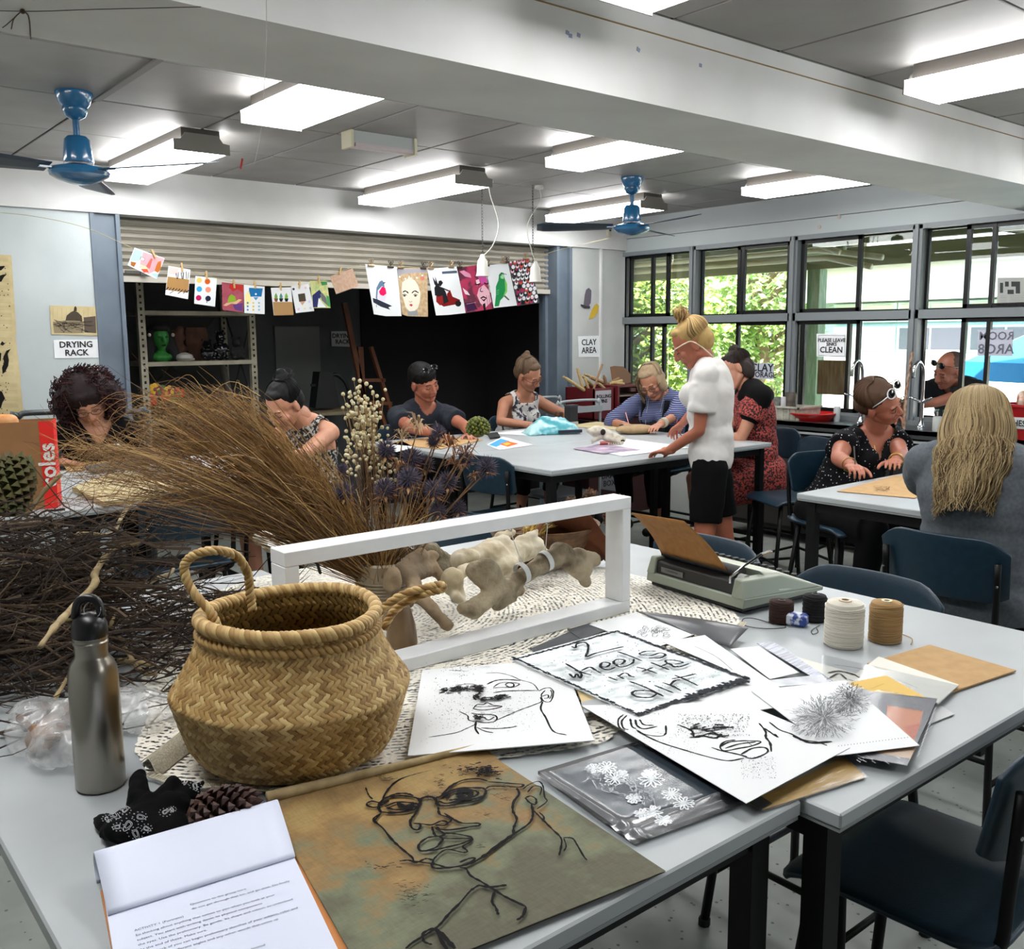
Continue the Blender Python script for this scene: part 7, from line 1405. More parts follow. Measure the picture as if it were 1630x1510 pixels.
def onb(pts, w_):
    q = [proj2(x, y) for x, y in pts]; run = []
    for p in q+[None]:
        if p is None or (run and (p-run[-1]).length > .012):
            if len(run) > 1: b.tube(run, w_, 4)
            run = [p] if p is not None else []
        else: run.append(p)
def pais(cx, cy, s_, rot):
    for sc_ in (1, .6):
        P = []
        for k in range(19):
            a = k*2*PI/18; r_ = s_*sc_*(1 if True else 0); x = r_*math.cos(a)*(1+.45*math.cos(a)); y = r_*.55*math.sin(a); P.append((cx+x*math.cos(rot)-y*math.sin(rot), cy+x*math.sin(rot)+y*math.cos(rot)))
        onb(P, .00045)
    for k in range(10): a = k*.63; onb([(cx+s_*1.6*math.cos(a), cy+s_*1.1*math.sin(a)), (cx+s_*1.6*math.cos(a)+1.5, cy+s_*1.1*math.sin(a)+.5)], .0006)
for cx, cy, s_, ro in ((180, 1295, 9, .6), (205, 1312, 9, 2.2), (222, 1300, 7, .2), (198, 1290, 6, -.6), (215, 1325, 8, 1.1), (188, 1316, 6, 3), (232, 1318, 6, .4), (262, 1293, 6, -.5), (273, 1288, 4, 1), (310, 1250, 6, 1.4), (322, 1256, 6, .3), (296, 1243, 5, 2), (170, 1303, 5, 1)): pais(cx, cy, s_, ro)
b.build('paisley_print', mat('paisley_white', 'b9bbc0', .8), bd, kind='stuff')
cone(PZ(345, 1290, .928), RX*.9+UX*.15+V((0, 0, 0)), .072, .034, mat('pine_cone_brown', '3d2620', .6, c2='55382c', scale=20), 'brown open pine cone between the bandana and the notepad', 'pine_cone', 90, cat='pine cone', open_=.5)

# ---------------------------------------------------------------- string cones and typewriter
def spool(px, py, r, h, m, m2, label, lines=26, core='c9b9a0', rl=.0012, z=.9):
    q = PZ(px, py, z); d = V((q.x, q.y, 0)).normalized(); c = q+d*r; c.z = z; t = thing('string_spool', label, 'string', c)
    MB().lathe([(0, 0), (r*.92, 0), (r, h*.04), (r*1.02, h*.5), (r*.98, h*.9), (r*.93, h*.97), (r*.3, h), (0, h)], c, 32).build('wound_string', m, t, smooth=40)
    b = MB()
    for k in range(lines):
        ph = rnd(0, 6); z0_ = h*(.05+.88*k/lines); dz = rnd(-.006, .006); b.tube([c+V((r*1.015*math.cos(a+ph), r*1.015*math.sin(a+ph), z0_+dz*math.sin(a))) for a in [j*2*PI/40 for j in range(41)]], rl, 4, cap=False)
    for k in range(7): b.tube([c+V((r*(.4+.08*k)*math.cos(a), r*(.4+.08*k)*math.sin(a), h*(.995-.004*k))) for a in [j*2*PI/30 for j in range(31)]], rl, 4, cap=False)
    b.build('string_turns', m2, t, smooth=True)
    MB().lathe([(r*.2, h*.95), (r*.34, h*.95), (r*.34, h*1.03), (r*.2, h*1.03)], c, 20, close=True).build('core', mat('core_'+core, core, .6), t, smooth=40); MB().cyl(c+V((0, 0, h*.96)), c+V((0, 0, h*1.005)), r*.2).build('core_hole', mat('core_hole', '3a2a1c', .9), t)
    return t, c
t, c = spool(1342, 1035, .040, .098, mat('white_string', 'cfcabd', .85), mat('white_string2', 'd8d3c6', .85), 'tall cone of cream white string on the right table')
t, c2_ = spool(1408, 1026, .034, .088, mat('tan_twine', '9a7a50', .85), mat('tan_twine2', 'a5865a', .85), 'cone of tan jute twine beside the white string', core='d5cdb0')
MB().tube(spline([c2_+V((.034, 0, .01)), c2_+V((.06, 0, .003)), c2_+V((.05, -.035, .002)), c2_+V((.01, -.055, .002))], 6), .0012, 5).build('loose_end', mat('tan_twine2', 'a5865a', .85), t)
t, c = spool(1243, 995, .027, .052, mat('brown_yarn', '2a1814', .95), mat('brown_yarn2', '331e18', .95), 'small ball of dark brown yarn near the typewriter', 20, '1a0f0c')
MB().tube(spline([PZ(x, y, .902) for x, y in ((1232, 993), (1200, 984), (1183, 985), (1185, 995), (1215, 1000), (1248, 999), (1250, 996))], 6), .001, 5).build('loose_end', mat('brown_yarn', '2a1814', .95), t)
t, c = spool(1296, 992, .027, .062, mat('black_yarn', '08080a', .95), mat('black_yarn2', '101013', .95), 'small black reel of yarn behind the white string', 20, '0a0a0a')
MB().tube(spline([PZ(x, y, .902) for x, y in ((1305, 995), (1292, 1003), (1294, 1009), (1302, 1006), (1300, 1000))], 6), .001, 5).build('loose_end', mat('black_yarn', '08080a', .95), t)
tag(MB().box(PZ(1268, 985, .915), (.03, .05, .03), (0, 0, .3), .006).build('blue_white_packet', mat('packet', 'c5cad6', .4, c2='27408a', scale=30, thr=(.5, .55))), 'small blue and white packet between the two dark yarns', 'packet')
# typewriter: footprint from the photograph corners on the table
A_, B_, C_ = PZ(1028, 930, .905), PZ(1182, 978, .905), PZ(1292, 935, .905)
ax = (B_-A_); wT = ax.length; ax.normalize(); ay = V((-ax.y, ax.x, 0)); dT = .30; o3 = A_
t = thing('typewriter', 'sage green and cream portable typewriter with a kraft sheet in the roller', 'typewriter', A_+ax*wT/2+ay*dT/2)
TG = mat('sage_enamel', '8f9687', .4, c2='878e80', scale=4); TC = mat('cream_enamel', 'b9bcae', .35); TB = mat('typewriter_black', '0d0d0d', .5)
def TP(x, y, z): return A_+ax*x+ay*y+V((0, 0, z-.905+.905-.9+.0035*0)) if False else V((A_.x, A_.y, .905))+ax*x+ay*y+V((0, 0, z))
def hexa(pts, name, m, bev=.004):
    b = MB(); b.add([TP(*p) for p in pts], [(3, 2, 1, 0), (4, 5, 6, 7), (0, 1, 5, 4), (1, 2, 6, 5), (2, 3, 7, 6), (3, 0, 4, 7)]); o = b.build(name, m, t); md = o.modifiers.new('b', 'BEVEL'); md.width = bev; md.segments = 2; return o
Wd = wT
hexa([(.01, .01, 0), (Wd-.01, .01, 0), (Wd-.01, dT-.01, 0), (.01, dT-.01, 0), (.01, .01, .012), (Wd-.01, .01, .012), (Wd-.01, dT-.01, .012), (.01, dT-.01, .012)], 'base_plate', TB)
hexa([(0, 0, .012), (Wd, 0, .012), (Wd, dT, .012), (0, dT, .012), (0, .004, .038), (Wd, .004, .038), (Wd, dT, .024), (0, dT, .024)], 'lower_body', TG)
hexa([(.012, .01, .036), (Wd-.035, .01, .036), (Wd-.035, .07, .036), (.012, .07, .036), (.012, .012, .07), (Wd-.035, .012, .07), (Wd-.035, .07, .075), (.012, .07, .075)], 'back_panel', TB)
hexa([(Wd-.04, .0, .034), (Wd, 0, .034), (Wd, dT-.005, .024), (Wd-.04, dT-.005, .024), (Wd-.036, .008, .082), (Wd-.012, .012, .078), (Wd-.012, .15, .072), (Wd-.036, .15, .078)], 'side_cover', TG)
hexa([(0, 0, .034), (.03, 0, .034), (.03, dT-.005, .024), (0, dT-.005, .024), (.008, .01, .08), (.03, .01, .08), (.03, .15, .075), (.008, .15, .072)], 'side_cover', TG)
hexa([(.0, .13, .036), (Wd, .13, .036), (Wd, dT-.005, .024), (0, dT-.005, .024), (.012, .09, .088), (Wd-.03, .09, .088), (Wd-.03, .155, .078), (.012, .155, .078)], 'top_cover', TC)
hexa([(.02, .155, .06), (Wd-.045, .155, .06), (Wd-.045, dT-.02, .026), (.02, dT-.02, .026), (.02, .155, .068), (Wd-.045, .155, .068), (Wd-.045, dT-.02, .034), (.02, dT-.02, .034)], 'keyboard_well', TB)
for r_ in range(4):
    for k in range(11): p = TP(.035+k*(Wd-.1)/10+r_*.004, .175+r_*.024, .072-r_*.009); MB().cyl(p, p+V((0, 0, .008)), .0075, n=10).build('key', TB, t)
MB().cyl(TP(.02, .05, .085), TP(Wd-.05, .05, .085), .015, n=20).build('platen', TB, t, smooth=40); MB().cyl(TP(Wd-.05, .045, .07), TP(Wd-.03, .045, .07), .014, n=20).build('platen_knob', mat('knob_grey', 'a8a8a4', .4), t, smooth=40)
b = MB(); q0, q1, q2 = PD(1163, 928, TP(Wd-.06, .0, .06)), PD(1185, 900, TP(Wd-.04, .02, .09)), PD(1212, 882, TP(Wd-.04, .04, .11)); b.tube([q0, q0+V((0, 0, .015)), q1, q2], [.004, .004, .003, .004], 8); b.bar(q2, PD(1228, 877, TP(Wd-.04, .05, .11)), .012, .004); b.build('return_lever', CHR, t, smooth=40)
o = MB(); p0, p1 = TP(.05, .008, .044), TP(.13, .008, .044); b = MB(); b.add([p0, p1, p1+V((0, 0, .014)), p0+V((0, 0, .014))], [(0, 1, 2, 3)]); b.build('badge', mat('silver_badge', '6a6a68', .3, metal=.7), t)
text('TYPEWRITER', .008, mat('badge_ink', '1a1a1a', .6), frameM(TP(.09, .0065, .051), ax, (0, 0, 1)), t, thick=0, name='badge_lettering')
b = MB()
for k in range(26): a = -1.2+2.4*k/25; p = TP(Wd*.45, .11, .07); b.tube([p, p+ax*math.sin(a)*.05+ay*(-math.cos(a)*.03)+V((0, 0, .012))], .0012, 4)
b.build('type_bars', mat('steel_dull', '77756e', .4, metal=.8), t, kind='stuff')
# kraft sheet in the roller
k0, k1 = PD(1040, 897, TP(.03, .03, .08)), PD(1134, 909, TP(.2, .03, .08)); k0, k1 = TP(.02, .035, .085), TP(Wd-.085, .035, .085)
qa, qb = PD(1005, 816, k0+V((-.02, -.01, .0))), PD(1088, 829, k1)
b = MB(); b.grid(lambda u, v: k0.lerp(k1, u).lerp(qa.lerp(qb, u), v)+ay*.012*math.sin(v*PI), 8, 12); o = b.build('kraft_page', mat('kraft_dark', '8f6430', .75, c2='85592a', scale=60), smooth=True); o.modifiers.new('s', 'SOLIDIFY').thickness = .001; tag(o, 'brown kraft sheet standing up in the typewriter roller', 'paper')
# ---------------------------------------------------------------- things on the other tables
# red and kraft shopping bag
def bagbox():
    t = thing('shopping_bag', 'brown and red paper-look shopping bag on the left table', 'bag', (.9, 4.3, .9)); F = [PZ(75, 806, .9), PZ(118, 800, .9), PZ(-90, 800, .9)]
    p0 = PZ(92, 808, .9); ex = V((-.98, .2, 0)).normalized(); ey = V((.35, .94, 0)).normalized(); p0 = V((p0.x, p0.y, .9)); H = PD(92, 668, p0).z-.9; w1, w2 = .42, .15
    KB = mat('bag_kraft', '8a6038', .7, c2='7f5630', scale=9); RB_ = mat('bag_red', 'd01a10', .5)
    def q(a, b_, h, sp=0): return p0+ex*(a+sp*h)+ey*b_+V((0, 0, h))
    b = MB(); b.add([q(0, 0, 0), q(w1, 0, 0), q(w1, 0, H, .03), q(0, 0, H, -.02), q(0, .003, 0), q(w1, .003, 0), q(w1, .003, H), q(0, .003, H)], [(0, 1, 2, 3), (7, 6, 5, 4), (0, 3, 7, 4), (3, 2, 6, 7)]); b.build('front_panel', KB, t)
    b = MB(); b.add([q(0, w2, 0), q(w1, w2, 0), q(w1, w2, H), q(0, w2, H)], [(0, 1, 2, 3)]); b.build('rear_panel', KB, t)
    g0, g1 = q(0, 0, 0), p0+ey*w2*1.0; b = MB(); b.add([q(0, 0, 0), q(0, w2, 0), q(0, w2, H+.0), q(0, 0, H, -.02), q(.02, w2/2, H*.97)], [(0, 1, 2, 4), (0, 4, 3), ]); b.build('side_gusset', RB_, t)
    b = MB(); b.add([q(-.001, -.001, 0), q(.045, -.001, 0), q(.045, -.002, H), q(-.001, -.002, H, -.02)], [(0, 1, 2, 3)]); b.build('red_edge', RB_, t)
    b = MB(); b.tube(spline([PD(28, 800-60, q(.12, 0, .1))+V((0, 0, .0)), PD(20, 745, p0), PD(27, 720, p0), PD(30, 695, p0), PD(12, 678, p0), PD(0, 700, p0)], 5), .009, 8); b.build('handle', RB_, t, smooth=True)
    b = MB(); b.tube(spline([PD(-5, 680, p0), PD(8, 671, p0+ey*w2), PD(30, 674, p0+ey*w2), PD(38, 680, p0+ey*w2)], 5), .007, 8); b.build('handle', RB_, t, smooth=True)
    aa = Art(lambda x, y: PD(x, y, p0)-ey*0, -ey, .004)
    for r_ in (24, 17, 10): aa.line([(18-r_+36-2+8-8+0, 770)] if 0 else [(2, 726-r_*.2-0), (14, 722-r_+12), (26+r_*.6, 735-r_*.3), (30+r_*.9, 752), (24+r_*.9, 772)], .008, 'a08a78', 5, .02)
    # keep the rings on the panel
    pl = p0-ey*.004; nn = ey
    for i_, v_ in enumerate(aa.mb.v):
        d = (V(v_)-CAM); k = (pl-CAM).dot(nn)/d.dot(nn); aa.mb.v[i_] = tuple(CAM+d*k)
    aa.done(t, 'ring_print')
    mq = p0+ex*.022-ey*.004; M_ = frameM(mq+V((0, 0, H*.5)), (0, 0, 1), ex); text('coles', .085, mat('bag_print_white', 'd8d2cc', .6), M_, t, bold=.002)
    tag(MB().cap(q(.15, .05, H), q(.3, .07, H+.01), .03, .03).build('wrapped_contents', mat('orange_wrap', 'c07a3a', .6, c2='d0a070', scale=20), smooth=True), 'orange wrapped things showing at the top of the shopping bag', 'package')
bagbox()
def flat(quad, label, m, z=.9012, th=.0015, name='paper_sheet', cat='paper', group=None): return tag(quadmb([PZ(x, y, z) for x, y in quad], (0, 0, 1), th).build(name, m), label, cat, group)
o = flat([(115, 782), (185, 755), (330, 782), (165, 806)], 'folded cream cloth pad on the left table near the chair', mat('cream_pad', 'b9ab86', .9, c2='a8966a', scale=25, bump=.3), th=.02, name='cream_pad', cat='pad')
flat([(100, 740), (250, 715), (260, 722), (110, 752)], 'kraft board under the curly-haired woman\'s arms', KRAFT); flat([(135, 745), (240, 728), (250, 736), (150, 755)], 'grey tile on the left table', mat('grey_tile', '4a4c4c', .6), th=.012, name='slate_tile', cat='tile')
flat([(245, 740), (420, 700), (480, 728), (300, 770)], 'white sheet under the bun woman\'s hands', PAPER)
# skull table
t = thing('bagged_parcel', 'teal plastic wrapped parcel in the middle of the white table', 'parcel', PZ(880, 690, .9)); c = PZ(878, 690, .9); b = MB(); ex = V((1, -.35, 0)).normalized(); ey = V((.35, 1, 0)).normalized()
b.add([c+ex*-.2+ey*-.08, c+ex*.2+ey*-.08, c+ex*.2+ey*.1, c+ex*-.2+ey*.1, c+ex*-.16+ey*-.04+V((0, 0, .05)), c+ex*.17+ey*-.05+V((0, 0, .05)), c+ex*.12+ey*.06+V((0, 0, .11)), c+ex*-.05+ey*.06+V((0, 0, .12))], [(3, 2, 1, 0), (4, 5, 6, 7), (0, 1, 5, 4), (1, 2, 6, 5), (2, 3, 7, 6), (3, 0, 4, 7)])
me = voxel(b, .012, 4)
displace(me, lambda c: .014*noise.noise(c*14)+.006*abs(noise.noise(c*40)), .9005)
me.materials.append(mat('teal_film', '4a9aa5', .3, c2='a9d0d2', scale=9, thr=(.45, .6))); link('wrap', me, t); MB().box(c+ex*.1-ey*.09+V((0, 0, .02)), (.17, .02, .02), (0, 0, -.34)).build('dark_tray_edge', mat('navy_tray', '141a2c', .4), t)
# black box holder
q = PZ(909, 677, .9); tag(MB().prism([(-.04, -.03), (.04, -.03), (.04, .03), (-.04, .03)], .11, M4.Translation(q+V((0, 0, .03)))).build('dark_box', mat('charcoal_box', '24262a', .5)), 'small charcoal box with a lid beside the parcel', 'box'); tag(MB().b2(q+V((-.045, -.035, 0)), q+V((.045, .035, .03)), .004).build('clear_stand', mat('stand_grey', 'a9a9a4', .3)), 'pale base under the charcoal box', 'base'); tag(MB().b2(q+V((-.045, -.035, .141)), q+V((.045, .035, .155)), .003).build('box_lid', mat('charcoal_lid', '33363a', .4)), 'dark lid resting on the charcoal box', 'lid')
# animal skull
SKB = mat('skull_bone', 'c9c4b6', .6, c2='a59c88', scale=30, bump=.3); c = PZ(968, 708, .9); t = thing('animal_skull', 'bleached sheep skull lying on the white table', 'skull', c); ex = RX.copy(); ex.z = 0; ex.normalize(); ey = V((-ex.y, ex.x, 0)); b = MB()
sk = lambda x, y, z: c+ex*x+ey*y+V((0, 0, z))
b.ell(sk(-.07, 0, .085), (.05, .045, .035), 14); b.cap(sk(-.04, 0, .08), sk(.09, -.01, .035), .036, .018); b.cap(sk(-.02, -.02, .05), sk(.08, -.03, .02), .022, .014); b.cap(sk(-.12, 0, .09), sk(-.085, -.01, .07), .016, .02); b.cap(sk(-.09, -.02, .03), sk(-.05, -.02, .05), .012, .016); b.cap(sk(-.1, -.0, .03), sk(-.1, -.02, .012), .008, .006)
me = voxel(b, .005, 3); me.materials.append(SKB); link('cranium', me, t); MB().ell(sk(-.035, -.036, .083), (.019, .013, .019)).build('eye_socket', mat('socket_dark', '1c1512', .9), t, smooth=True); MB().ell(sk(.085, -.03, .028), (.018, .008, .008)).build('nose_opening', mat('socket_dark', '1c1512', .9), t, smooth=True)
for k in range(6): MB().box(sk(.0+k*.014, -.043, .012), (.009, .006, .014), (0, 0, -.6)).build('tooth', SKB, t)
# pillow of linen
b = MB(); c = PZ(1012, 690, .9); b.ell(c+V((0, 0, .03)), (.15, .09, .035), 16, Euler((0, 0, -.5)).to_matrix()); me = voxel(b, .01, 2); me.materials.append(mat('linen', 'a58c6a', .9, c2='937a58', scale=20, bump=.3)); 
for v_ in me.vertices: v_.co.z = max(v_.co.z, .9003)
tag(link('linen_pad', me), 'beige linen pad beside the animal skull', 'pad')
flat([(925, 712), (985, 697), (1100, 712), (990, 726)], 'white drawing sheet under the standing woman\'s hands', PAPER); a_ = flat([(912, 714), (960, 706), (1020, 716), (960, 722)], 'photo sheet with pink and violet tones beside the skull', mat('photo_print', 'b9a4b4', .5, c2='6a5a78', scale=12), z=.9032)
flat([(778, 690), (840, 684), (905, 683), (845, 693)], 'white sheet in front of the woman in the tank top', PAPER); flat([(900, 678), (950, 671), (1000, 677), (985, 684), (920, 684)][:4], 'cream drawing paper beyond the skull', CREAMP)
o = flat([(775, 708), (800, 695), (848, 708), (795, 716)], 'colour photo sheet with a blue and orange blaze', PAPER, z=.9012); a = Art(lambda x, y: PZ(x, y, .9032), (0, 0, 1), .0003); a.poly([(778, 708), (797, 698), (812, 702), (790, 711)], '4a9ad8'); a.poly([(795, 707), (808, 702), (826, 706), (808, 711)], 'e0642a'); a.poly([(800, 706), (808, 704), (814, 706), (806, 709)], 'f0b04a'); a.done(o)
flat([(610, 706), (700, 694), (770, 700), (700, 715)], 'kraft paper the man in navy is drawing on', KRAFT); flat([(776, 692), (792, 690), (796, 697), (780, 699)], 'black phone near the green globe flower', BLACKP, th=.012, name='phone', cat='phone'); flat([(600, 712), (640, 702), (660, 712), (620, 722)], 'white sheet at the left end of the far table', PAPER)
flat([(1332, 782), (1425, 757), (1500, 762), (1456, 793)], 'kraft paper sheet the polka-dot woman draws on', KRAFT); a = Art(lambda x, y: PZ(x, y, .9028), (0, 0, 1), .0003)
for k in range(9): a.line([(1395+rnd(-6, 22), 778+rnd(-5, 5)) for _ in range(4)], .002, '6a5236')
tag(a.done(None, 'pencil_sketch'), 'faint pencil sketch on the polka-dot woman\'s kraft sheet', 'drawing')
tag(MB().lathe([(0, 0), (.05, 0), (.06, .035), (.055, .035), (.045, .005), (0, .005)], PZ(998, 684, .9), 20).build('black_bowl', BLP, smooth=40), 'small black bowl in front of the striped-top woman', 'bowl')
flat([(955, 705), (985, 703), (985, 707), (955, 709)], 'red marker lying by the skull', mat('red_marker', 'a01818', .4), th=.01, name='marker', cat='marker')
# ---------------------------------------------------------------- people
def frame3(fwd, up):
    f = V(fwd).normalized(); x = f.cross(V(up)).normalized(); z = x.cross(f); return M4((x, f, z)).transposed()   # x right, y forward, z up
def ik(S_, Hd, a, b, hint):
    d = Hd-S_; L_ = min(d.length, (a+b)*.985); d.normalize(); Hd = S_+d*L_; x = (a*a-b*b+L_*L_)/(2*L_); h = math.sqrt(max(0, a*a-x*x)); p = V(hint); p = (p-d*p.dot(d)).normalized(); return S_+d*x+p*h, Hd
def hand(b, w_, fd, nrm, side, s=1, curl=.5, pen=False):
    """palm, four unequal fingers and a thumb; fd finger direction, nrm back of the hand, side +1 thumb on the right of fd"""
    fd = V(fd).normalized(); nrm = V(nrm); nrm = (nrm-fd*nrm.dot(fd)).normalized(); sd = fd.cross(nrm)*side
    pc = w_+fd*.045*s; b.ell(pc, (.040*s, .048*s, .015*s), 12, M4((sd, fd, nrm)).transposed()); b.cap(w_-fd*.03*s, w_+fd*.03*s, .023*s, .025*s, 10)
    for k, (o, L_, r) in enumerate(((.030, .072, .0085), (.010, .080, .0088), (-.011, .074, .0083), (-.030, .058, .0074))):
        p = w_+fd*.082*s+sd*o*s; c0 = curl*(1+.12*k); ang = c0*.35; b.cap(w_+fd*.04*s+sd*o*.8*s, p, .011*s, r*1.1*s, 8)
        for j, fr in enumerate((.45, .31, .24)):
            d = fd*math.cos(ang)-nrm*math.sin(ang); q = p+d*L_*fr*s; b.cap(p, q, r*s*(1-.1*j), r*s*(.93-.12*j), 8); p = q; ang += c0*(1.0 if not pen or k < 3 else 1.3)
    p = w_+fd*.028*s+sd*.026*s-nrm*.004*s
    for j, (L_, ou) in enumerate(((.042, .8), (.032, .35), (.024, .1))):
        d = (fd*(.75+.1*j)+sd*ou-nrm*(.25+.25*j*curl)).normalized(); q = p+d*L_*s; b.cap(p, q, (.0125-.0018*j)*s, (.0112-.0018*j)*s, 8); p = q
    return pc, fd, nrm, sd
SKIN = {}
def skin(c, c2): return mat('skin_'+c, c, .5, c2=c2, scale=14, bump=.05, bscale=120, thr=(.3, .75))
def joinm(ms, m, name):
    bm = bmesh.new()
    for x in ms: bm.from_mesh(x)
    me = bpy.data.meshes.new(name); bm.to_mesh(me); bm.free()
    for x in ms: bpy.data.meshes.remove(x)
    me.polygons.foreach_set('use_smooth', [True]*len(me.polygons)); me.materials.append(m); return me
def person(label, hip, neck, head, fwd, hfwd, hands_, skinm, top, bottom, s=1, w_=1, bust=0, knees=None, feet=None, hint=(-.3, .3), vs=.011, curl=.55, handn=(0, 0, 1), tcol=None, belly=0, shoe=None, hfd=None, topdrop=0, hem=.04, seat=True, neckcut=None):
    hip, neck, head = V(hip), V(neck), V(head); neck = neck+(neck-hip).normalized()*.02; head = head+(neck-head).normalized()*.022; hs = s*1.07; t = thing('person', label, 'person', (hip.x, hip.y, 0)); F_ = V(fwd).normalized(); U0 = (neck-hip).normalized(); X_ = F_.cross(V((0, 0, 1))).normalized(); Fc = U0.cross(X_)*-1 if False else X_.cross(U0)*1.0
    Fc = (F_-U0*F_.dot(U0)).normalized(); T_ = (neck-hip).length; R3 = M4((X_, Fc, U0)).transposed()
    b = MB(); ch = hip+U0*T_*.68+Fc*-.01; ws = hip+U0*T_*.36; sh = []
    def torso(b, g=0, dn=0):
        if g:
            for k in (.12, .26, .46, .56): b.ell(hip.lerp(neck, k)+Fc*belly*.3, ((.15*w_+g)*s, (.106+g)*s, (.12+g)*s), 18, R3)
        b.ell(hip+U0*.02, ((.165*w_+g)*s, (.115*w_+g)*s, (.12+g)*s), 18, R3); b.ell(ws+Fc*belly*.5, ((.135*w_+g)*s, (.10*w_+g+belly)*s, (.17+g)*s), 18, R3); b.ell(ch, ((.158*w_+g)*s, (.108+g)*s, (.19+g)*s), 18, R3)
        if bust: 
            for sd in (-1, 1): b.ell(ch+X_*sd*.07*s+Fc*.085*s-U0*.0*s, ((.062+g)*s, (.055+bust+g)*s, (.062+g)*s), 12, R3)
        for sd in (-1, 1): b.cap(neck-U0*.035*s+X_*sd*.05*s, neck-U0*.065*s+X_*sd*(.145*w_)*s, (.05+g)*s, (.055+g)*s, 12)
    torso(b); hd = (head-neck).normalized(); b.cap(neck-U0*.06*s, neck.lerp(head, .75), .062*s, .052*s, 14)
    HF = frame3(hfwd, hd if abs(V(hfwd).normalized().dot(hd)) < .95 else U0)
    arms = []
    for sd, hw in ((-1, hands_[0]), (1, hands_[1])):
        S_ = neck-U0*.07*s+X_*sd*(.162*s+(w_-1)*.1); b.cap(neck-U0*.02*s+X_*sd*.03*s, S_, .05*s, .05*s, 12)
        
        if hw is None: hw = S_+V((0, 0, -.5))+F_*.12
        El, Wr = ik(S_, V(hw), .29*s, .25*s, X_*sd*.75+V((0, 0, hint[0]))-F_*hint[1]); arms.append((S_, El, Wr, sd)); k = .9+.25*(w_-1)*2
        b.cap(S_, S_.lerp(El, .5), .052*s*k, .048*s*k, 12); b.cap(S_.lerp(El, .5), El, .047*s*k, .038*s*k, 12); b.cap(El, El.lerp(Wr, .4), .038*s*k, .038*s*k, 12); b.cap(El.lerp(Wr, .4), Wr, .037*s*k, .026*s, 12)
    legs = []
    for i, sd in enumerate((-1, 1)):
        hj = hip+X_*sd*.09*s-V((0, 0, .03)); kn = V(knees[i]) if knees else hj+F_*.40*s+V((0, 0, -.02))+X_*sd*.04; ft = V(feet[i]) if feet else kn+V((0, 0, -.40))+F_*-.06; ft.z = max(ft.z, .08) if not feet else ft.z; legs.append((hj, kn, ft))
        b.cap(hj, hj.lerp(kn, .5), .088*s*w_, .076*s*w_, 12); b.cap(hj.lerp(kn, .5), kn, .075*s*w_, .056*s, 12); b.cap(kn, kn.lerp(ft, .35), .053*s, .056*s, 12); b.cap(kn.lerp(ft, .35), ft, .055*s, .035*s, 12); b.cap(ft-V((0, 0, .04)), ft-V((0, 0, .05))+F_*.13*s, .03, .026, 10)
    ms = [voxel(b, vs, 5)]
    # head
    H3 = HF; hp = lambda x, y, z: head+H3 @ V((x*hs, y*hs, z*hs)); b = MB(); b.ell(hp(0, -.018, .03), (.074*hs, .094*hs, .084*hs), 20, H3); b.ell(hp(0, .02, -.025), (.062*hs, .068*hs, .082*hs), 20, H3); b.cap(hp(-.05, .0, -.05), hp(-.02, .055, -.088), .022*hs, .018*hs); b.cap(hp(.05, .0, -.05), hp(.02, .055, -.088), .022*hs, .018*hs); b.ell(hp(0, .064, -.088), .022*hs, 12)
    b.cap(hp(0, .082, .012), hp(0, .101, -.024), .008*hs, .0125*hs); b.ell(hp(-.011, .092, -.029), .0085*hs, 10); b.ell(hp(.011, .092, -.029), .0085*hs, 10); b.cap(hp(-.032, .072, .022), hp(.032, .072, .022), .011*hs, .011*hs)
    for sd in (-1, 1): b.ell(hp(sd*.034, .058, -.022), .025*hs, 12); b.ell(hp(sd*.03, .07, .004), (.015*hs, .012*hs, .011*hs), 12, H3); b.ell(hp(sd*.076, -.008, -.008), (.009*hs, .018*hs, .031*hs), 12, H3)
    b.cap(hp(-.016, .078, -.054), hp(.016, .078, -.054), .0095*hs, .0095*hs); b.cap(hp(-.012, .076, -.064), hp(.012, .076, -.064), .0095*hs, .0095*hs); b.cap(hp(0, -.02, -.05), neck.lerp(head, .25), .052*hs, .054*hs, 16)
    ms.append(voxel(b, .0048, 2)); 
    b = MB(); HN = []
    for S_, El, Wr, sd in arms:
        fd = (Wr-El).normalized(); fd = (fd+(V(hfd) if hfd else V((0, 0, 0)))).normalized(); fd.z = min(fd.z, .0)*.3 if abs(fd.z) > .3 and Wr.z < 1.05 else fd.z; HN.append(hand(b, Wr, fd, handn, -sd, s*.95, curl if sd > 0 else curl*.6, sd > 0))
    ms.append(voxel(b, .0042, 1)); link('body', joinm(ms, skinm, 'body'), t)
    # face details
    b = MB()
    for sd in (-1, 1): b.tube(spline([hp(sd*.044, .074, .004), hp(sd*.03, .084, -.001), hp(sd*.017, .080, .003)], 4), .0017*s, 5)
    b.build('lashes', mat('lash_dark', '1d120e', .8), t, smooth=True); b = MB()
    for sd in (-1, 1): b.tube(spline([hp(sd*.047, .075, .026), hp(sd*.032, .0845, .032), hp(sd*.015, .084, .027)], 4), .0026*s, 5)
    b.build('eyebrows', mat('brow_brown', '3a261a', .9), t, smooth=True); b = MB(); b.tube(spline([hp(-.023, .081, -.059), hp(-.01, .0875, -.057), hp(0, .089, -.0585), hp(.01, .0875, -.057), hp(.023, .081, -.059)], 3), .0034*s, 6); b.build('lips', mat('lip_tone', '8f4a40', .5), t, smooth=True)
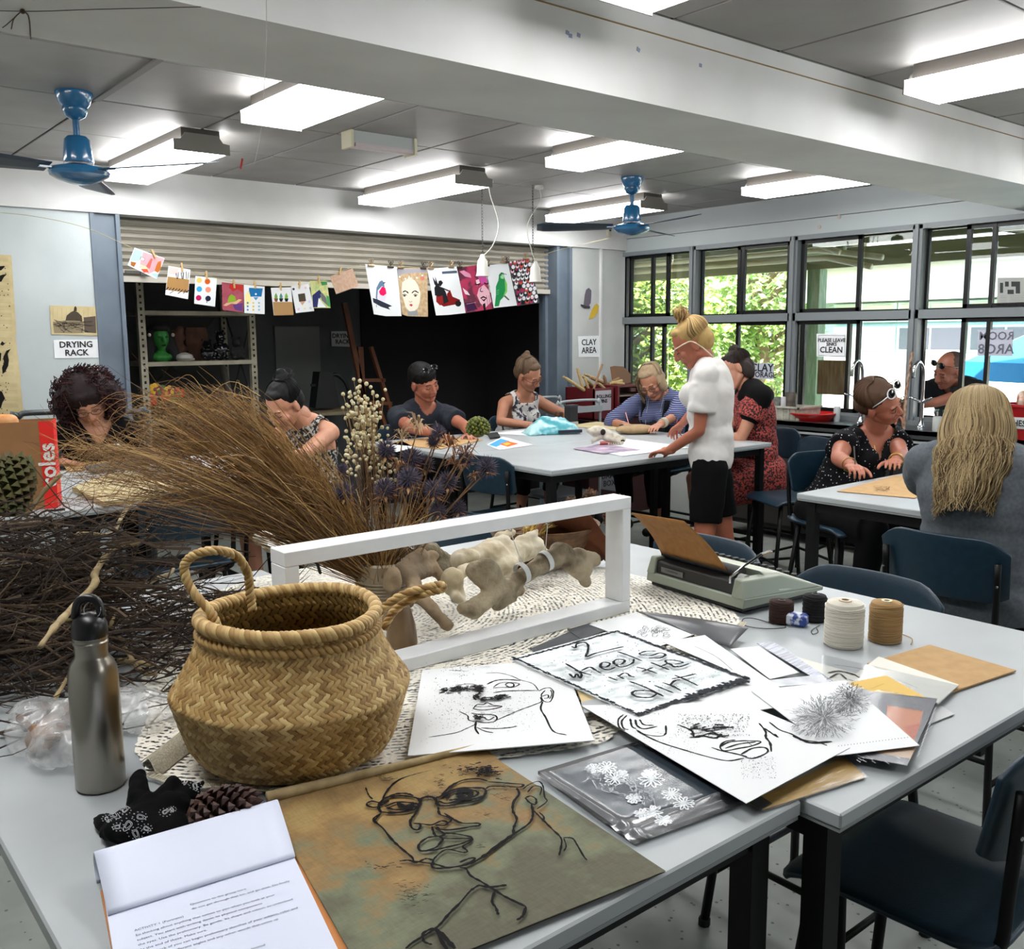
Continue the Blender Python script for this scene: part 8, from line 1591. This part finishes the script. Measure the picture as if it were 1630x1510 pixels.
    # top
    if top:
        tm, slv, g = top; b = MB(); torso(b, g)
        if topdrop: b.cap(hip, hip-V((0, 0, topdrop)), (.165*w_+g)*s*.9, (.17*w_+g)*s)
        for S_, El, Wr, sd in arms:
            b.cap(neck-U0*.03*s+X_*sd*.05*s, S_-U0*.004, .05*s+g*.6, .052*s+g*.6, 12)
            if slv > 0: e = S_.lerp(El, min(1, slv)); b.cap(S_, S_.lerp(e, .4), .053*s*w_**.5+g*.7, .054*s*w_**.5+g*.8, 12); b.cyl(S_.lerp(e, .2), e, .055*s*w_**.5+g, .055*s*w_**.5+g*1.5, 16)
            if slv > 1: b.cyl(El, El.lerp(Wr, slv-1), .05*s+g, .042*s+g, 14); b.ell(El, .048*s+g, 12)
        me = voxel(b, vs*.9, 9); displace(me, lambda c: .008*noise.noise(V((c.x*9, c.y*9, c.z*14)))+.005*abs(noise.noise(c*22)))
        bm = bmesh.new(); bm.from_mesh(me)
        # neckline: slice and open
        hq = hip-U0*hem; bmesh.ops.bisect_plane(bm, geom=bm.verts[:]+bm.edges[:]+bm.faces[:], plane_co=hq, plane_no=-U0, clear_outer=True)
        cuts = neckcut or [('round', .075)]
        for kind, r in cuts:
            no = neck+Fc*(.05*s)
            if kind == 'round':
                dl = [f_ for f_ in bm.faces if (lambda d: (d-U0*d.dot(U0)).length < r*s and d.dot(U0) > -.03)(f_.calc_center_median()-neck-Fc*.015)]
                bmesh.ops.delete(bm, geom=dl, context='FACES')
            elif kind == 'vee':
                tip = neck+Fc*.12*s-U0*r*s
                for sd in (-1, 1):
                    e = neck+X_*sd*.085*s+Fc*.03*s; d = (e-tip).normalized(); nn = d.cross(Fc).normalized(); bmesh.ops.bisect_plane(bm, geom=bm.verts[:]+bm.edges[:]+bm.faces[:], plane_co=tip, plane_no=nn)
                dl = []
                for f_ in bm.faces:
                    d = f_.calc_center_median()-tip; u = d.dot(U0); x = abs(d.dot(X_)); k = (.085*s)/(r*s)
                    if u > 0 and x < u*k and (d+Fc*.12*s).dot(Fc) > -.0: dl.append(f_)
                bmesh.ops.delete(bm, geom=dl, context='FACES')
            elif kind == 'tank':
                dl = [f_ for f_ in bm.faces if abs((f_.calc_center_median()-neck).dot(X_)) > r*s and (f_.calc_center_median()-neck).dot(U0) > -.17*s]
                bmesh.ops.delete(bm, geom=dl, context='FACES')
        bm.to_mesh(me); bm.free(); me.materials.append(tm); o = link('shirt', me, t); o.modifiers.new('s', 'SOLIDIFY').thickness = -.003; o.modifiers['s'].offset = 0
        t['_'] = 0; del t['_']
    if bottom:
        bmt, ln, g = bottom; b = MB(); b.ell(hip+U0*.03, ((.158*w_+g)*s, (.108*w_+g)*s, (.12)*s), 18, R3)
        for hj, kn, ft in legs:
            b.cap(hj, hj.lerp(kn, .2), .09*s*w_+g, .09*s*w_+g, 12); b.cyl(hj, hj.lerp(kn, min(1, ln)), .09*s*w_+g, (.09-.02*min(1, ln))*s*w_+g*1.4, 16)
            if ln > 1: b.ell(kn, .064*s+g); b.cyl(kn, kn.lerp(ft, ln-1), .062*s+g, .05*s+g, 14)
        me = voxel(b, vs, 3)
        displace(me, lambda c: .006*noise.noise(c*12))
        me.materials.append(bmt); link('trousers' if ln > 1 else 'shorts', me, t)
    for hj, kn, ft in legs: MB().cap(ft-V((0, 0, .045))-F_*.03, ft-V((0, 0, .05))+F_*.14*s, .038, .033, 10).build('shoe', shoe or mat('dark_shoes', '141212', .6), t, smooth=True)
    return dict(t=t, hp=hp, H3=H3, s=hs, arms=arms, hn=HN, X=X_, F=Fc, U=U0, neck=neck, head=head, hip=hip)
def hairshape(P, parts, m, vox=.0055, disp=.005, name='hair', sm=2, fr=75):
    b = MB(); hp, s = P['hp'], P['s']
    for p in parts:
        if len(p) == 2: b.ell(hp(*p[0]), [x*s for x in p[1]], 16, P['H3'])
        else: b.cap(hp(*p[0]), hp(*p[1]), p[2]*s, p[3]*s, 12)
    me = voxel(b, vox, sm)
    displace(me, lambda c: disp*noise.noise(V((c.x*fr, c.y*fr, c.z*fr*.35))))
    me.materials.append(m); return link(name, me, P['t'])
def strands(P, n_, fn, r, ms, name='hair_strands', seg=4):
    b = MB(); rr = random.Random(n_)
    for k in range(n_): b.mi = rr.randrange(len(ms)); q = spline([P['hp'](*p) for p in fn(rr, k)], seg); b.tube(q, [r*(1-.6*i/len(q)) for i in range(len(q))], 3, cap=False)
    b.build(name, ms, P['t'], smooth=True, kind='stuff')
CAP = [((0, -.033, .048), (.083, .091, .074)), ((0, -.058, -.005), (.078, .065, .075)), ((0, .027, .09), (.05, .032, .02))]
def lines_over(P, n_, r, ms, back=True, top=(.0, -.033, .048), R_=(.086, .095, .079)):
    def fn(rr, k):
        a = rr.uniform(-1.9, 1.9); P_ = []
        for j in range(5):
            e = 1.45-j*.42; an = PI*1.5 if a == 0 else -PI/2+a*(.35+.65*min(1, j/2.5)); P_.append((top[0]+R_[0]*math.cos(e)*math.cos(an), top[1]+R_[1]*math.cos(e)*math.sin(an), top[2]+R_[2]*math.sin(e)))
        return P_
    strands(P, n_, fn, r, ms)
def glasses(P, m, z=.004, y=.094, name='glasses', r=.021, lens=None, th=.0018, tilt=0):
    b = MB(); c_, s_ = math.cos(tilt), math.sin(tilt); hp = lambda X, Y, Z: P['hp'](X, y+(Y-y)*c_-(Z-z)*s_, z+(Z-z)*c_+(Y-y)*s_)
    for sd in (-1, 1):
        c = (sd*.031, y, z); b.tube([hp(c[0]+r*1.15*math.cos(a), c[1], c[2]+r*.8*math.sin(a)) for a in [k*2*PI/20 for k in range(21)]], th, 6, cap=False); b.tube([hp(sd*.054, y, z+.006), hp(sd*.078, y-.03, z+.008), hp(sd*.08, y-.095, z+.004)], th, 6)
        if lens: pass
    b.tube([hp(-.008, y, z+.005), hp(0, y+.003, z+.008), hp(.008, y, z+.005)], th, 6); o = b.build(name, m, P['t'], smooth=True)
    if lens:
        for sd in (-1, 1): b = MB(); b.ell(hp(sd*.031, y, z), (.023*P['s'], .004, .017*P['s']), 14, P['H3'] @ M4.Rotation(tilt, 3, 'X')); b.build('lens', lens, o, smooth=True)
    return o
def pen(P, i, px, py, m, label, L_=.15):
    pc, fd, nrm, sd = P['hn'][i]; tip = pc+fd*.06-nrm*.02; tip.z = .912; e = pc+nrm*.08-fd*.04+sd*.01; tag(MB().cyl(tip, tip+(e-tip).normalized()*L_, .0022, .004, 8).build('pencil', m), label, 'pencil')
SK1 = skin('b37e64', 'a67056'); SK2 = skin('a8654c', '9a5842'); SK3 = skin('c08a6e', 'b37a60'); SKR = skin('ab6c55', '9f6049')
BLT = mat('black_cotton', '060607', .9, spec=.15); DEN = mat('dark_trousers', '070709', .85, spec=.15); BLKG = mat('black_lens', '0a0a0c', .1)
def patt(name, base, c2, sc, thr): return mat(name, base, .85, c2=c2, scale=sc, thr=thr, detail=2)
def dots(name, base, c2, sc, r):
    m = mat(name, base, .85, spec=.15); n = m.node_tree.nodes; l = m.node_tree.links; tc = n.new('ShaderNodeTexCoord'); vo = n.new('ShaderNodeTexVoronoi'); vo.inputs['Scale'].default_value = sc; vo.inputs['Randomness'].default_value = .35; l.new(tc.outputs['Object'], vo.inputs['Vector'])
    lt = n.new('ShaderNodeMath'); lt.operation = 'LESS_THAN'; lt.inputs[1].default_value = r; l.new(vo.outputs['Distance'], lt.inputs[0]); mx = n.new('ShaderNodeMixRGB'); mx.inputs[1].default_value = lin(base); mx.inputs[2].default_value = lin(c2); l.new(lt.outputs[0], mx.inputs[0]); l.new(mx.outputs[0], n['Principled BSDF'].inputs['Base Color']); return m
def stripes(name, a_, b_, sc):
    m = mat(name, a_, .85); n = m.node_tree.nodes; l = m.node_tree.links; tc = n.new('ShaderNodeTexCoord'); wv = n.new('ShaderNodeTexWave'); wv.bands_direction = 'Z'; wv.inputs['Scale'].default_value = sc; l.new(tc.outputs['Object'], wv.inputs['Vector']); r = n.new('ShaderNodeValToRGB'); r.color_ramp.elements[0].position = .68; r.color_ramp.elements[0].color = lin(a_); r.color_ramp.elements[1].position = .74; r.color_ramp.elements[1].color = lin(b_); l.new(wv.outputs[0], r.inputs[0]); l.new(r.outputs[0], n['Principled BSDF'].inputs['Base Color']); return m
def hm(n_, *cs): return [mat('%s_%d' % (n_, i), c, .65, spec=.25) for i, c in enumerate(cs)]
hd = lambda x, y, z=.925: PZ(x, y, z)
# 1 curly-haired woman
P = person('woman with dark red curly hair and glasses in a black tee with a name tag', (1.53, 5.60, .66), PY(152, 672, 5.50), PY(138, 634, 5.42), (-.1, -1, 0), (-.15, -.75, -.62), (hd(140, 722), hd(95, 735)), SK1, (BLT, .42, .012), (DEN, 1.7, .01), w_=1.02, bust=.0, neckcut=[('vee', .13), ('round', .07)], hint=(-.3, -.1))
C1 = hm('curl', '1c0d0e', '2e1214', '421a1c'); hairshape(P, [((0, -.035, .055), (.125, .115, .085)), ((-.12, -.02, -.04), (.05, .07, .12)), ((.12, -.02, -.04), (.05, .07, .12)), ((0, -.10, -.04), (.12, .06, .13)), ((0, .045, .08), (.07, .035, .028))], C1[0], .008, .008, fr=50)
def curl(rr, k):
    a = rr.uniform(-2.5, 2.5); e = rr.uniform(-1.3, 1.3); r0 = .15+rr.uniform(-.02, .03); c = (r0*math.cos(e)*math.cos(a-PI/2), -.035+r0*math.cos(e)*math.sin(a-PI/2), .0+.135*math.sin(e)); ph = rr.uniform(0, 6)
    return [(c[0]+.011*math.cos(ph+j*1.5)*1, c[1]+.011*math.sin(ph+j*1.5), c[2]+.02-j*.011) for j in range(7)]
strands(P, 900, curl, .003, C1); glasses(P, mat('dark_frames', '1a1412', .4))
q = P['neck']-P['U']*.14+P['F']*.128-P['X']*.07 if False else P['neck']-P['U']*.12+P['F']*.125+P['X']*-.075; MB().box(q, (.06, .006, .018), P['H3'].to_3x3() if False else None).build('name_tag', PAPER, P['t'])
S_, El, Wr, sd = P['arms'][0]; MB().cyl(Wr.lerp(El, .04), Wr.lerp(El, .1), .031, n=16).build('watch_band', CHR, P['t'], smooth=40); MB().cyl(Wr.lerp(El, .07)+V((0, -.02, .02)), Wr.lerp(El, .07)+V((0, -.028, .03)), .017, n=16).build('watch_face', mat('watch_white', 'd5d8da', .3), P['t'])
# 2 woman with black bun, profile to the left
P = person('woman with a black bun and bare arms bending over the left table', (2.44, 4.70, .66), PY(488, 672, 4.7), PY(447, 643, 4.62), (-.9, -.35, 0), (-.75, -.3, -.65), (hd(395, 752), hd(372, 745)), SK3, (patt('black_white_dress', '15151a', 'a9a59c', 60, (.5, .56)), 0, .008), (patt('black_white_dress', '15151a', 'a9a59c', 60, (.5, .56)), .9, .012), hint=(-.4, .3), neckcut=[('tank', .125), ('round', .09)])
C2 = hm('black_hair', '040405', '070609', '020203'); hairshape(P, CAP+[((0, -.085, .10), (.04, .04, .035)), ((.01, -.1, .12), (.03, .025, .03))], C2[0], .006, .002); lines_over(P, 300, .002, C2); strands(P, 40, lambda rr, k: [(.03*math.cos(k), -.09+.03*math.sin(k), .10+rr.uniform(-.02, .02)), (.05*math.cos(k+.8), -.09+.05*math.sin(k+.8), .12), (.055*math.cos(k+1.6), -.1+.05*math.sin(k+1.6), .10+rr.uniform(-.02, .03))], .002, C2)
# 3 man in navy
P = person('man in a navy tee with sunglasses on his cropped hair, drawing', (3.68, 5.72, .66), PY(674, 650, 5.52), PY(675, 604, 5.42), (-.1, -1, 0), (.12, -.85, -.34), (hd(752, 692), hd(692, 690, .95)), SKR, (mat('navy_tee', '161c26', .9, c2='1b222e', scale=40), .62, .012), (DEN, 1.7, .01), s=1.06, w_=1.16, belly=.02, neckcut=[('round', .07)], hint=(-.2, .0))
C3 = hm('crop_hair', '070504', '0e0a08'); hairshape(P, [((0, -.022, .046), (.08, .098, .076)), ((0, -.05, .0), (.077, .062, .065)), ((0, .045, .08), (.055, .033, .026))], C3[0], .006, .001); glasses(P, BLKG, .118, .058, 'sunglasses', .024, BLKG, tilt=.9)
pen(P, 1, 0, 0, mat('pencil_dark', '2a2420', .5), 'pencil in the hand of the man in navy')
# 4 woman in tank top
TK = patt('mosaic_tank', 'c3c0bd', '34323f', 22, (.52, .58))
P = person('woman in glasses and a pale patterned tank top with hair pinned up', (4.76, 5.84, .66), PY(833, 632, 5.62), PY(843, 592, 5.50), (-.1, -1, 0), (.22, -.75, -.55), (hd(900, 668), hd(842, 676)), SK1, (TK, 0, .012), (DEN, 1.6, .01), w_=1.03, bust=.012, neckcut=[('tank', .12), ('round', .085)], hint=(-.3, .0))
C4 = hm('brown_grey_hair', '5a4634', '7a6550', '40301f'); hairshape(P, CAP+[((0, -.07, .10), (.045, .04, .03)), ((-.02, -.09, .12), (.025, .02, .02))], C4[0], .006, .003); lines_over(P, 420, .0024, C4); glasses(P, mat('red_frames', '4a1414', .4))
b = MB()
for k in range(9):
    for sd in (-1, 1): q = P['neck']-P['U']*(.10+.018*k)+P['F']*.135; b.tube([q+P['X']*sd*.03-P['U']*.01, q+P['X']*sd*(.06+.004*k)+P['F']*-.012], .0028, 5)
b.build('printed_feathers', mat('print_charcoal', '25232e', .9), P['t'])
tag(MB().lathe([(0, 0), (.02, .01), (.035, .04), (.03, .06), (0, .07)], PZ(890, 668, .93), 10).build('seed_pod', BNK, smooth=40), 'brown seed pod the tank top woman is holding', 'seed pod')
# 5 blonde bob, stripes
P = person('woman with a blonde bob and glasses in a blue striped top with dark pinafore', (5.42, 4.78, .66), PX(1052, 628, 5.28), PX(1035, 606, 5.14), (-1, -.2, 0), (-.75, -.35, -.62), (hd(1040, 688), hd(994, 676)), SK1, (stripes('blue_stripes', '1c2450', '8a92b8', 26), 1.35, .012), (DEN, 1.7, .012), w_=1.05, bust=.01, hint=(-.3, .0))
C5 = hm('ash_blonde', '9a8468', 'b8a284', '4c3c2e'); hairshape(P, CAP+[((-.07, -.0, -.02), (.025, .05, .07)), ((.07, .0, -.02), (.025, .05, .07))], C5[0], .006, .004); lines_over(P, 420, .0024, C5); strands(P, 120, lambda rr, k: [(.06+rr.uniform(-.02, .02), .03+rr.uniform(-.03, .03), .08), (.082, .04+rr.uniform(-.04, .03), .02), (.085+rr.uniform(-.01, .01), .05+rr.uniform(-.05, .03), -.09+rr.uniform(-.02, .02))], .002, C5); glasses(P, mat('dark_frames', '1a1412', .4))
b = MB(); nk = P['neck']
for sd in (-1, 1): b.bar(nk+P['X']*sd*.10-P['U']*.03+P['F']*.08, nk+P['X']*sd*.085-P['U']*.2+P['F']*.14, .045, .012)
b.box(nk-P['U']*.30+P['F']*.115, (.24, .05, .24), M4((P['X'], P['F'], P['U'])).transposed(), .02); b.build('pinafore', mat('pinafore_navy', '0e1018', .9), P['t'])
b = MB(); b.tube(spline([nk+P['X']*-.06+P['F']*.06, nk-P['U']*.2+P['X']*-.05+P['F']*.16, nk-P['U']*.34+P['F']*.155, nk-P['U']*.2+P['X']*.05+P['F']*.16, nk+P['X']*.06+P['F']*.06], 6), .0025, 5); b.build('bead_necklace', mat('bead_grey', '8a8a88', .4), P['t']); pen(P, 1, 0, 0, mat('pink_pencil', 'c08a80', .5), 'pale pink pencil held by the woman in stripes')
S_, El, Wr, sd = P['arms'][0]
for k in (.06, .14): MB().cyl(Wr.lerp(El, k), Wr.lerp(El, k+.06), .034, n=14).build('bangle', mat('pale_bangle', 'b5b09c', .5), P['t'], smooth=40)
# 6 standing woman in white
hipS = V((4.02, 3.22, .90)); hj = lambda sx: hipS
P = person('standing woman with a blonde topknot in a white tee and black shorts', hipS, V((3.985, 3.235, 1.405)), V((3.90, 3.30, 1.535)), (-.55, .83, 0), (-.52, .55, -.55), (PZ(1064, 717, .95), PZ(1072, 700, .93)), SK2, (mat('white_tee', 'd6d3d0', .9, c2='cac7c4', scale=8), .66, .016), (BLT, .72, .016), w_=.90, bust=.004, knees=(V((3.92, 3.18, .47)), V((4.14, 3.22, .47))), feet=(V((3.94, 3.10, .09)), V((4.18, 3.14, .09))), hint=(-.1, 1.0), vs=.010, neckcut=[('round', .068)], s=.98)
C6 = hm('blonde', 'a88a56', 'c8ab74', '6a4e30'); hairshape(P, CAP+[((0, -.045, .125), (.034, .034, .035)), ((.0, -.04, .16), (.026, .024, .026)), ((0, -.05, .105), (.04, .04, .014))], C6[0], .006, .003); lines_over(P, 520, .0024, C6)
strands(P, 70, lambda rr, k: [(.034*math.cos(k), -.045+.034*math.sin(k), .10+rr.uniform(0, .03)), (.036*math.cos(k+.9), -.045+.036*math.sin(k+.9), .13+rr.uniform(0, .03)), (.026*math.cos(k+1.9), -.045+.026*math.sin(k+1.9), .165+rr.uniform(0, .03))], .0028, C6)
b = MB(); hp = P['hp']; b.tube(spline([hp(-.05, .085, .03), hp(-.083, .03, .03), hp(-.085, -.005, .02), hp(-.086, -.03, -.03), hp(-.07, -.05, -.11)], 6), .0035, 6); b.build('ear_cord', mat('cream_cord', 'c9b9a0', .6), P['t'], smooth=True); pen(P, 1, 0, 0, mat('red_pencil', '9a2a1a', .5), 'red pencil held by the standing woman')
# 7 floral woman
P = person('woman in a red floral dress with black shoulders and a brown bun, half hidden', (5.16, 3.74, .66), V((5.12, 3.80, 1.22)), V((5.06, 3.90, 1.345)), (-.8, .6, 0), (-.75, .5, -.45), (hd(1125, 690), hd(1138, 694)), SK1, (patt('floral_dress', '1c0a0d', 'a8443c', 85, (.46, .54)), .5, .02), (patt('floral_dress', '1c0a0d', 'a8443c', 85, (.46, .54)), .9, .05), w_=1.15, hint=(-.5, .5))
C7 = hm('dark_brown_hair', '1f1511', '2e1f18', '120c0a'); hairshape(P, CAP+[((0, -.06, .12), (.036, .036, .03)), ((-.07, -.05, -.04), (.02, .04, .06))], C7[0], .006, .003); lines_over(P, 140, .002, C7)
b = MB(); nk = P['neck']
for sd in (-1, 1): a_ = P['arms'][0 if sd < 0 else 1]; b.cap(nk+P['X']*sd*.05-P['U']*.03, a_[0], .078, .084, 14); b.cap(a_[0], a_[0].lerp(a_[1], .35), .084, .082, 14)
b.ell(nk-P['U']*.08-P['F']*.03, (.15, .10, .09), 14); me = voxel(b, .01, 3); me.materials.append(BLT); link('black_yoke', me, P['t'])
# 8 polka dot woman
PD_ = dots('polka_top', '09090c', 'c9ccd4', 58, .17)
P = person('woman in a black polka-dot top with white sunglasses on her head, drawing', (4.50, 2.80, .66), PY(1392, 688, 2.66), PY(1402, 636, 2.56), (-.2, -1, 0), (.22, -.9, -.27), (hd(1428, 752), hd(1362, 766)), SKR, (PD_, .42, .014), (DEN, 1.7, .012), w_=1.2, bust=.02, belly=.03, s=1.02, vs=.009, neckcut=[('vee', .16), ('round', .075)], hint=(-.35, .1))
C8 = hm('light_brown_hair', '4a3526', '6a4e38', '332218'); hairshape(P, CAP+[((0, -.10, .0), (.04, .03, .05)), ((0, -.09, -.04), (.05, .04, .05))], C8[0], .005, .002); lines_over(P, 560, .0020, C8); glasses(P, mat('white_frames', 'c9c9cc', .3), .118, .06, 'sunglasses', .025, BLKG, .0028, tilt=.9)
nk = P['neck']; b = MB(); b.tube(spline([nk+P['X']*-.06+P['F']*.02, nk-P['U']*.12+P['X']*-.035+P['F']*.125, nk-P['U']*.21+P['F']*.148, nk-P['U']*.12+P['X']*.035+P['F']*.125, nk+P['X']*.06+P['F']*.02], 6), .0016, 5); b.build('necklace', mat('gold', 'a8874a', .3, metal=1), P['t']); q = nk-P['U']*.225+P['F']*.15
MB().ell(q, (.014, .005, .017), 14).build('pendant', mat('gold', 'a8874a', .3, metal=1), P['t'], smooth=True); pen(P, 1, 0, 0, mat('pencil_dark', '2a2420', .5), 'dark pencil held by the polka-dot woman', .17)
for i, (S_, El, Wr, sd) in enumerate(P['arms']): a_ = (Wr-El).normalized(); e1 = a_.orthogonal().normalized(); e2 = a_.cross(e1); MB().tube([Wr.lerp(El, .12 if i else .05)+(e1*math.cos(k*PI/8)+e2*math.sin(k*PI/8))*.033 for k in range(17)], .003 if i else .005, 6).build('bracelet', mat('gold', 'a8874a', .3, metal=1), P['t'], smooth=True)
# 9 woman in grey, from behind
P = person('woman with long blonde hair in a grey tee seen from behind', (3.13, 1.37, .67), PX(1556, 722, 3.13), PX(1562, 668, 3.20), (1, .1, 0), (.85, .1, -.35), (V((3.72, 1.70, .93)), V((3.70, 1.50, .93))), SK2, (mat('grey_marl_tee', '5a6066', .95, c2='4e545a', scale=90), .62, .018), (DEN, 1.7, .012), w_=1.14, s=.98, vs=.008, hint=(-.5, .1), neckcut=[('round', .07)])
C9 = hm('long_blonde', '8a7452', 'a8926a', '5c4830', 'b5a27c'); hairshape(P, CAP+[((0, -.07, -.02), (.085, .05, .10)), ((0, -.09, -.09), (.09, .04, .07)), ((-.02, -.10, -.14), (.07, .03, .07))], C9[2], .006, .003)
def longh(rr, k):
    a = rr.uniform(-2.0, 2.0); an = -PI/2+a; x, y = math.cos(an), math.sin(an); L_ = rr.uniform(.12, .27)*(1 if abs(a) < 1.7 else .7); wv = rr.uniform(-.012, .012)
    return [(.02*x, -.02+.02*y, .122), (.075*x, -.03+.085*y, .085), (.097*x, -.03+.11*y, .02), (.10*x+wv, -.035+.115*y, -.05), (.10*x-wv+.01*x, -.05+.11*y, -.05-L_*.45), (.085*x+wv*1.5-.01, -.06+.105*y, -.05-L_*.8), (.075*x-wv-.02+rr.uniform(-.015, .015), -.06+.1*y, -.05-L_)]
strands(P, 1500, longh, .0022, C9)
# 10 man outside
P = person('man outside in a dark tee leaning in over the window sill', (7.25, 3.42, .92), PX(1520, 612, 6.86), PX(1508, 586, 6.72), (-1, .1, 0), (-.8, .35, -.45), (V((6.45, 3.75, .985)), V((6.42, 3.5, .985))), SKR, (mat('charcoal_tee', '15171b', .9), .6, .012), (DEN, 1.8, .012), s=1.03, w_=1.08, feet=(V((7.2, 3.3, .09)), V((7.45, 3.5, .09))), knees=(V((7.22, 3.32, .5)), V((7.4, 3.5, .5))), neckcut=[('round', .068)], hint=(-.2, .0))
hairshape(P, [((0, -.03, .04), (.077, .09, .072))], hm('grey_crop', '5a4a42')[0], .006, .001); glasses(P, BLKG, .09, .078, 'sunglasses', .022, BLKG, tilt=.5); b = MB(); b.ell(P['hp'](0, .055, -.085), (.03, .025, .022), 12, P['H3']); b.build('beard', mat('grey_beard', '8f8578', .9), P['t'], smooth=True)
bpy.data.scenes.remove(SCRATCH)
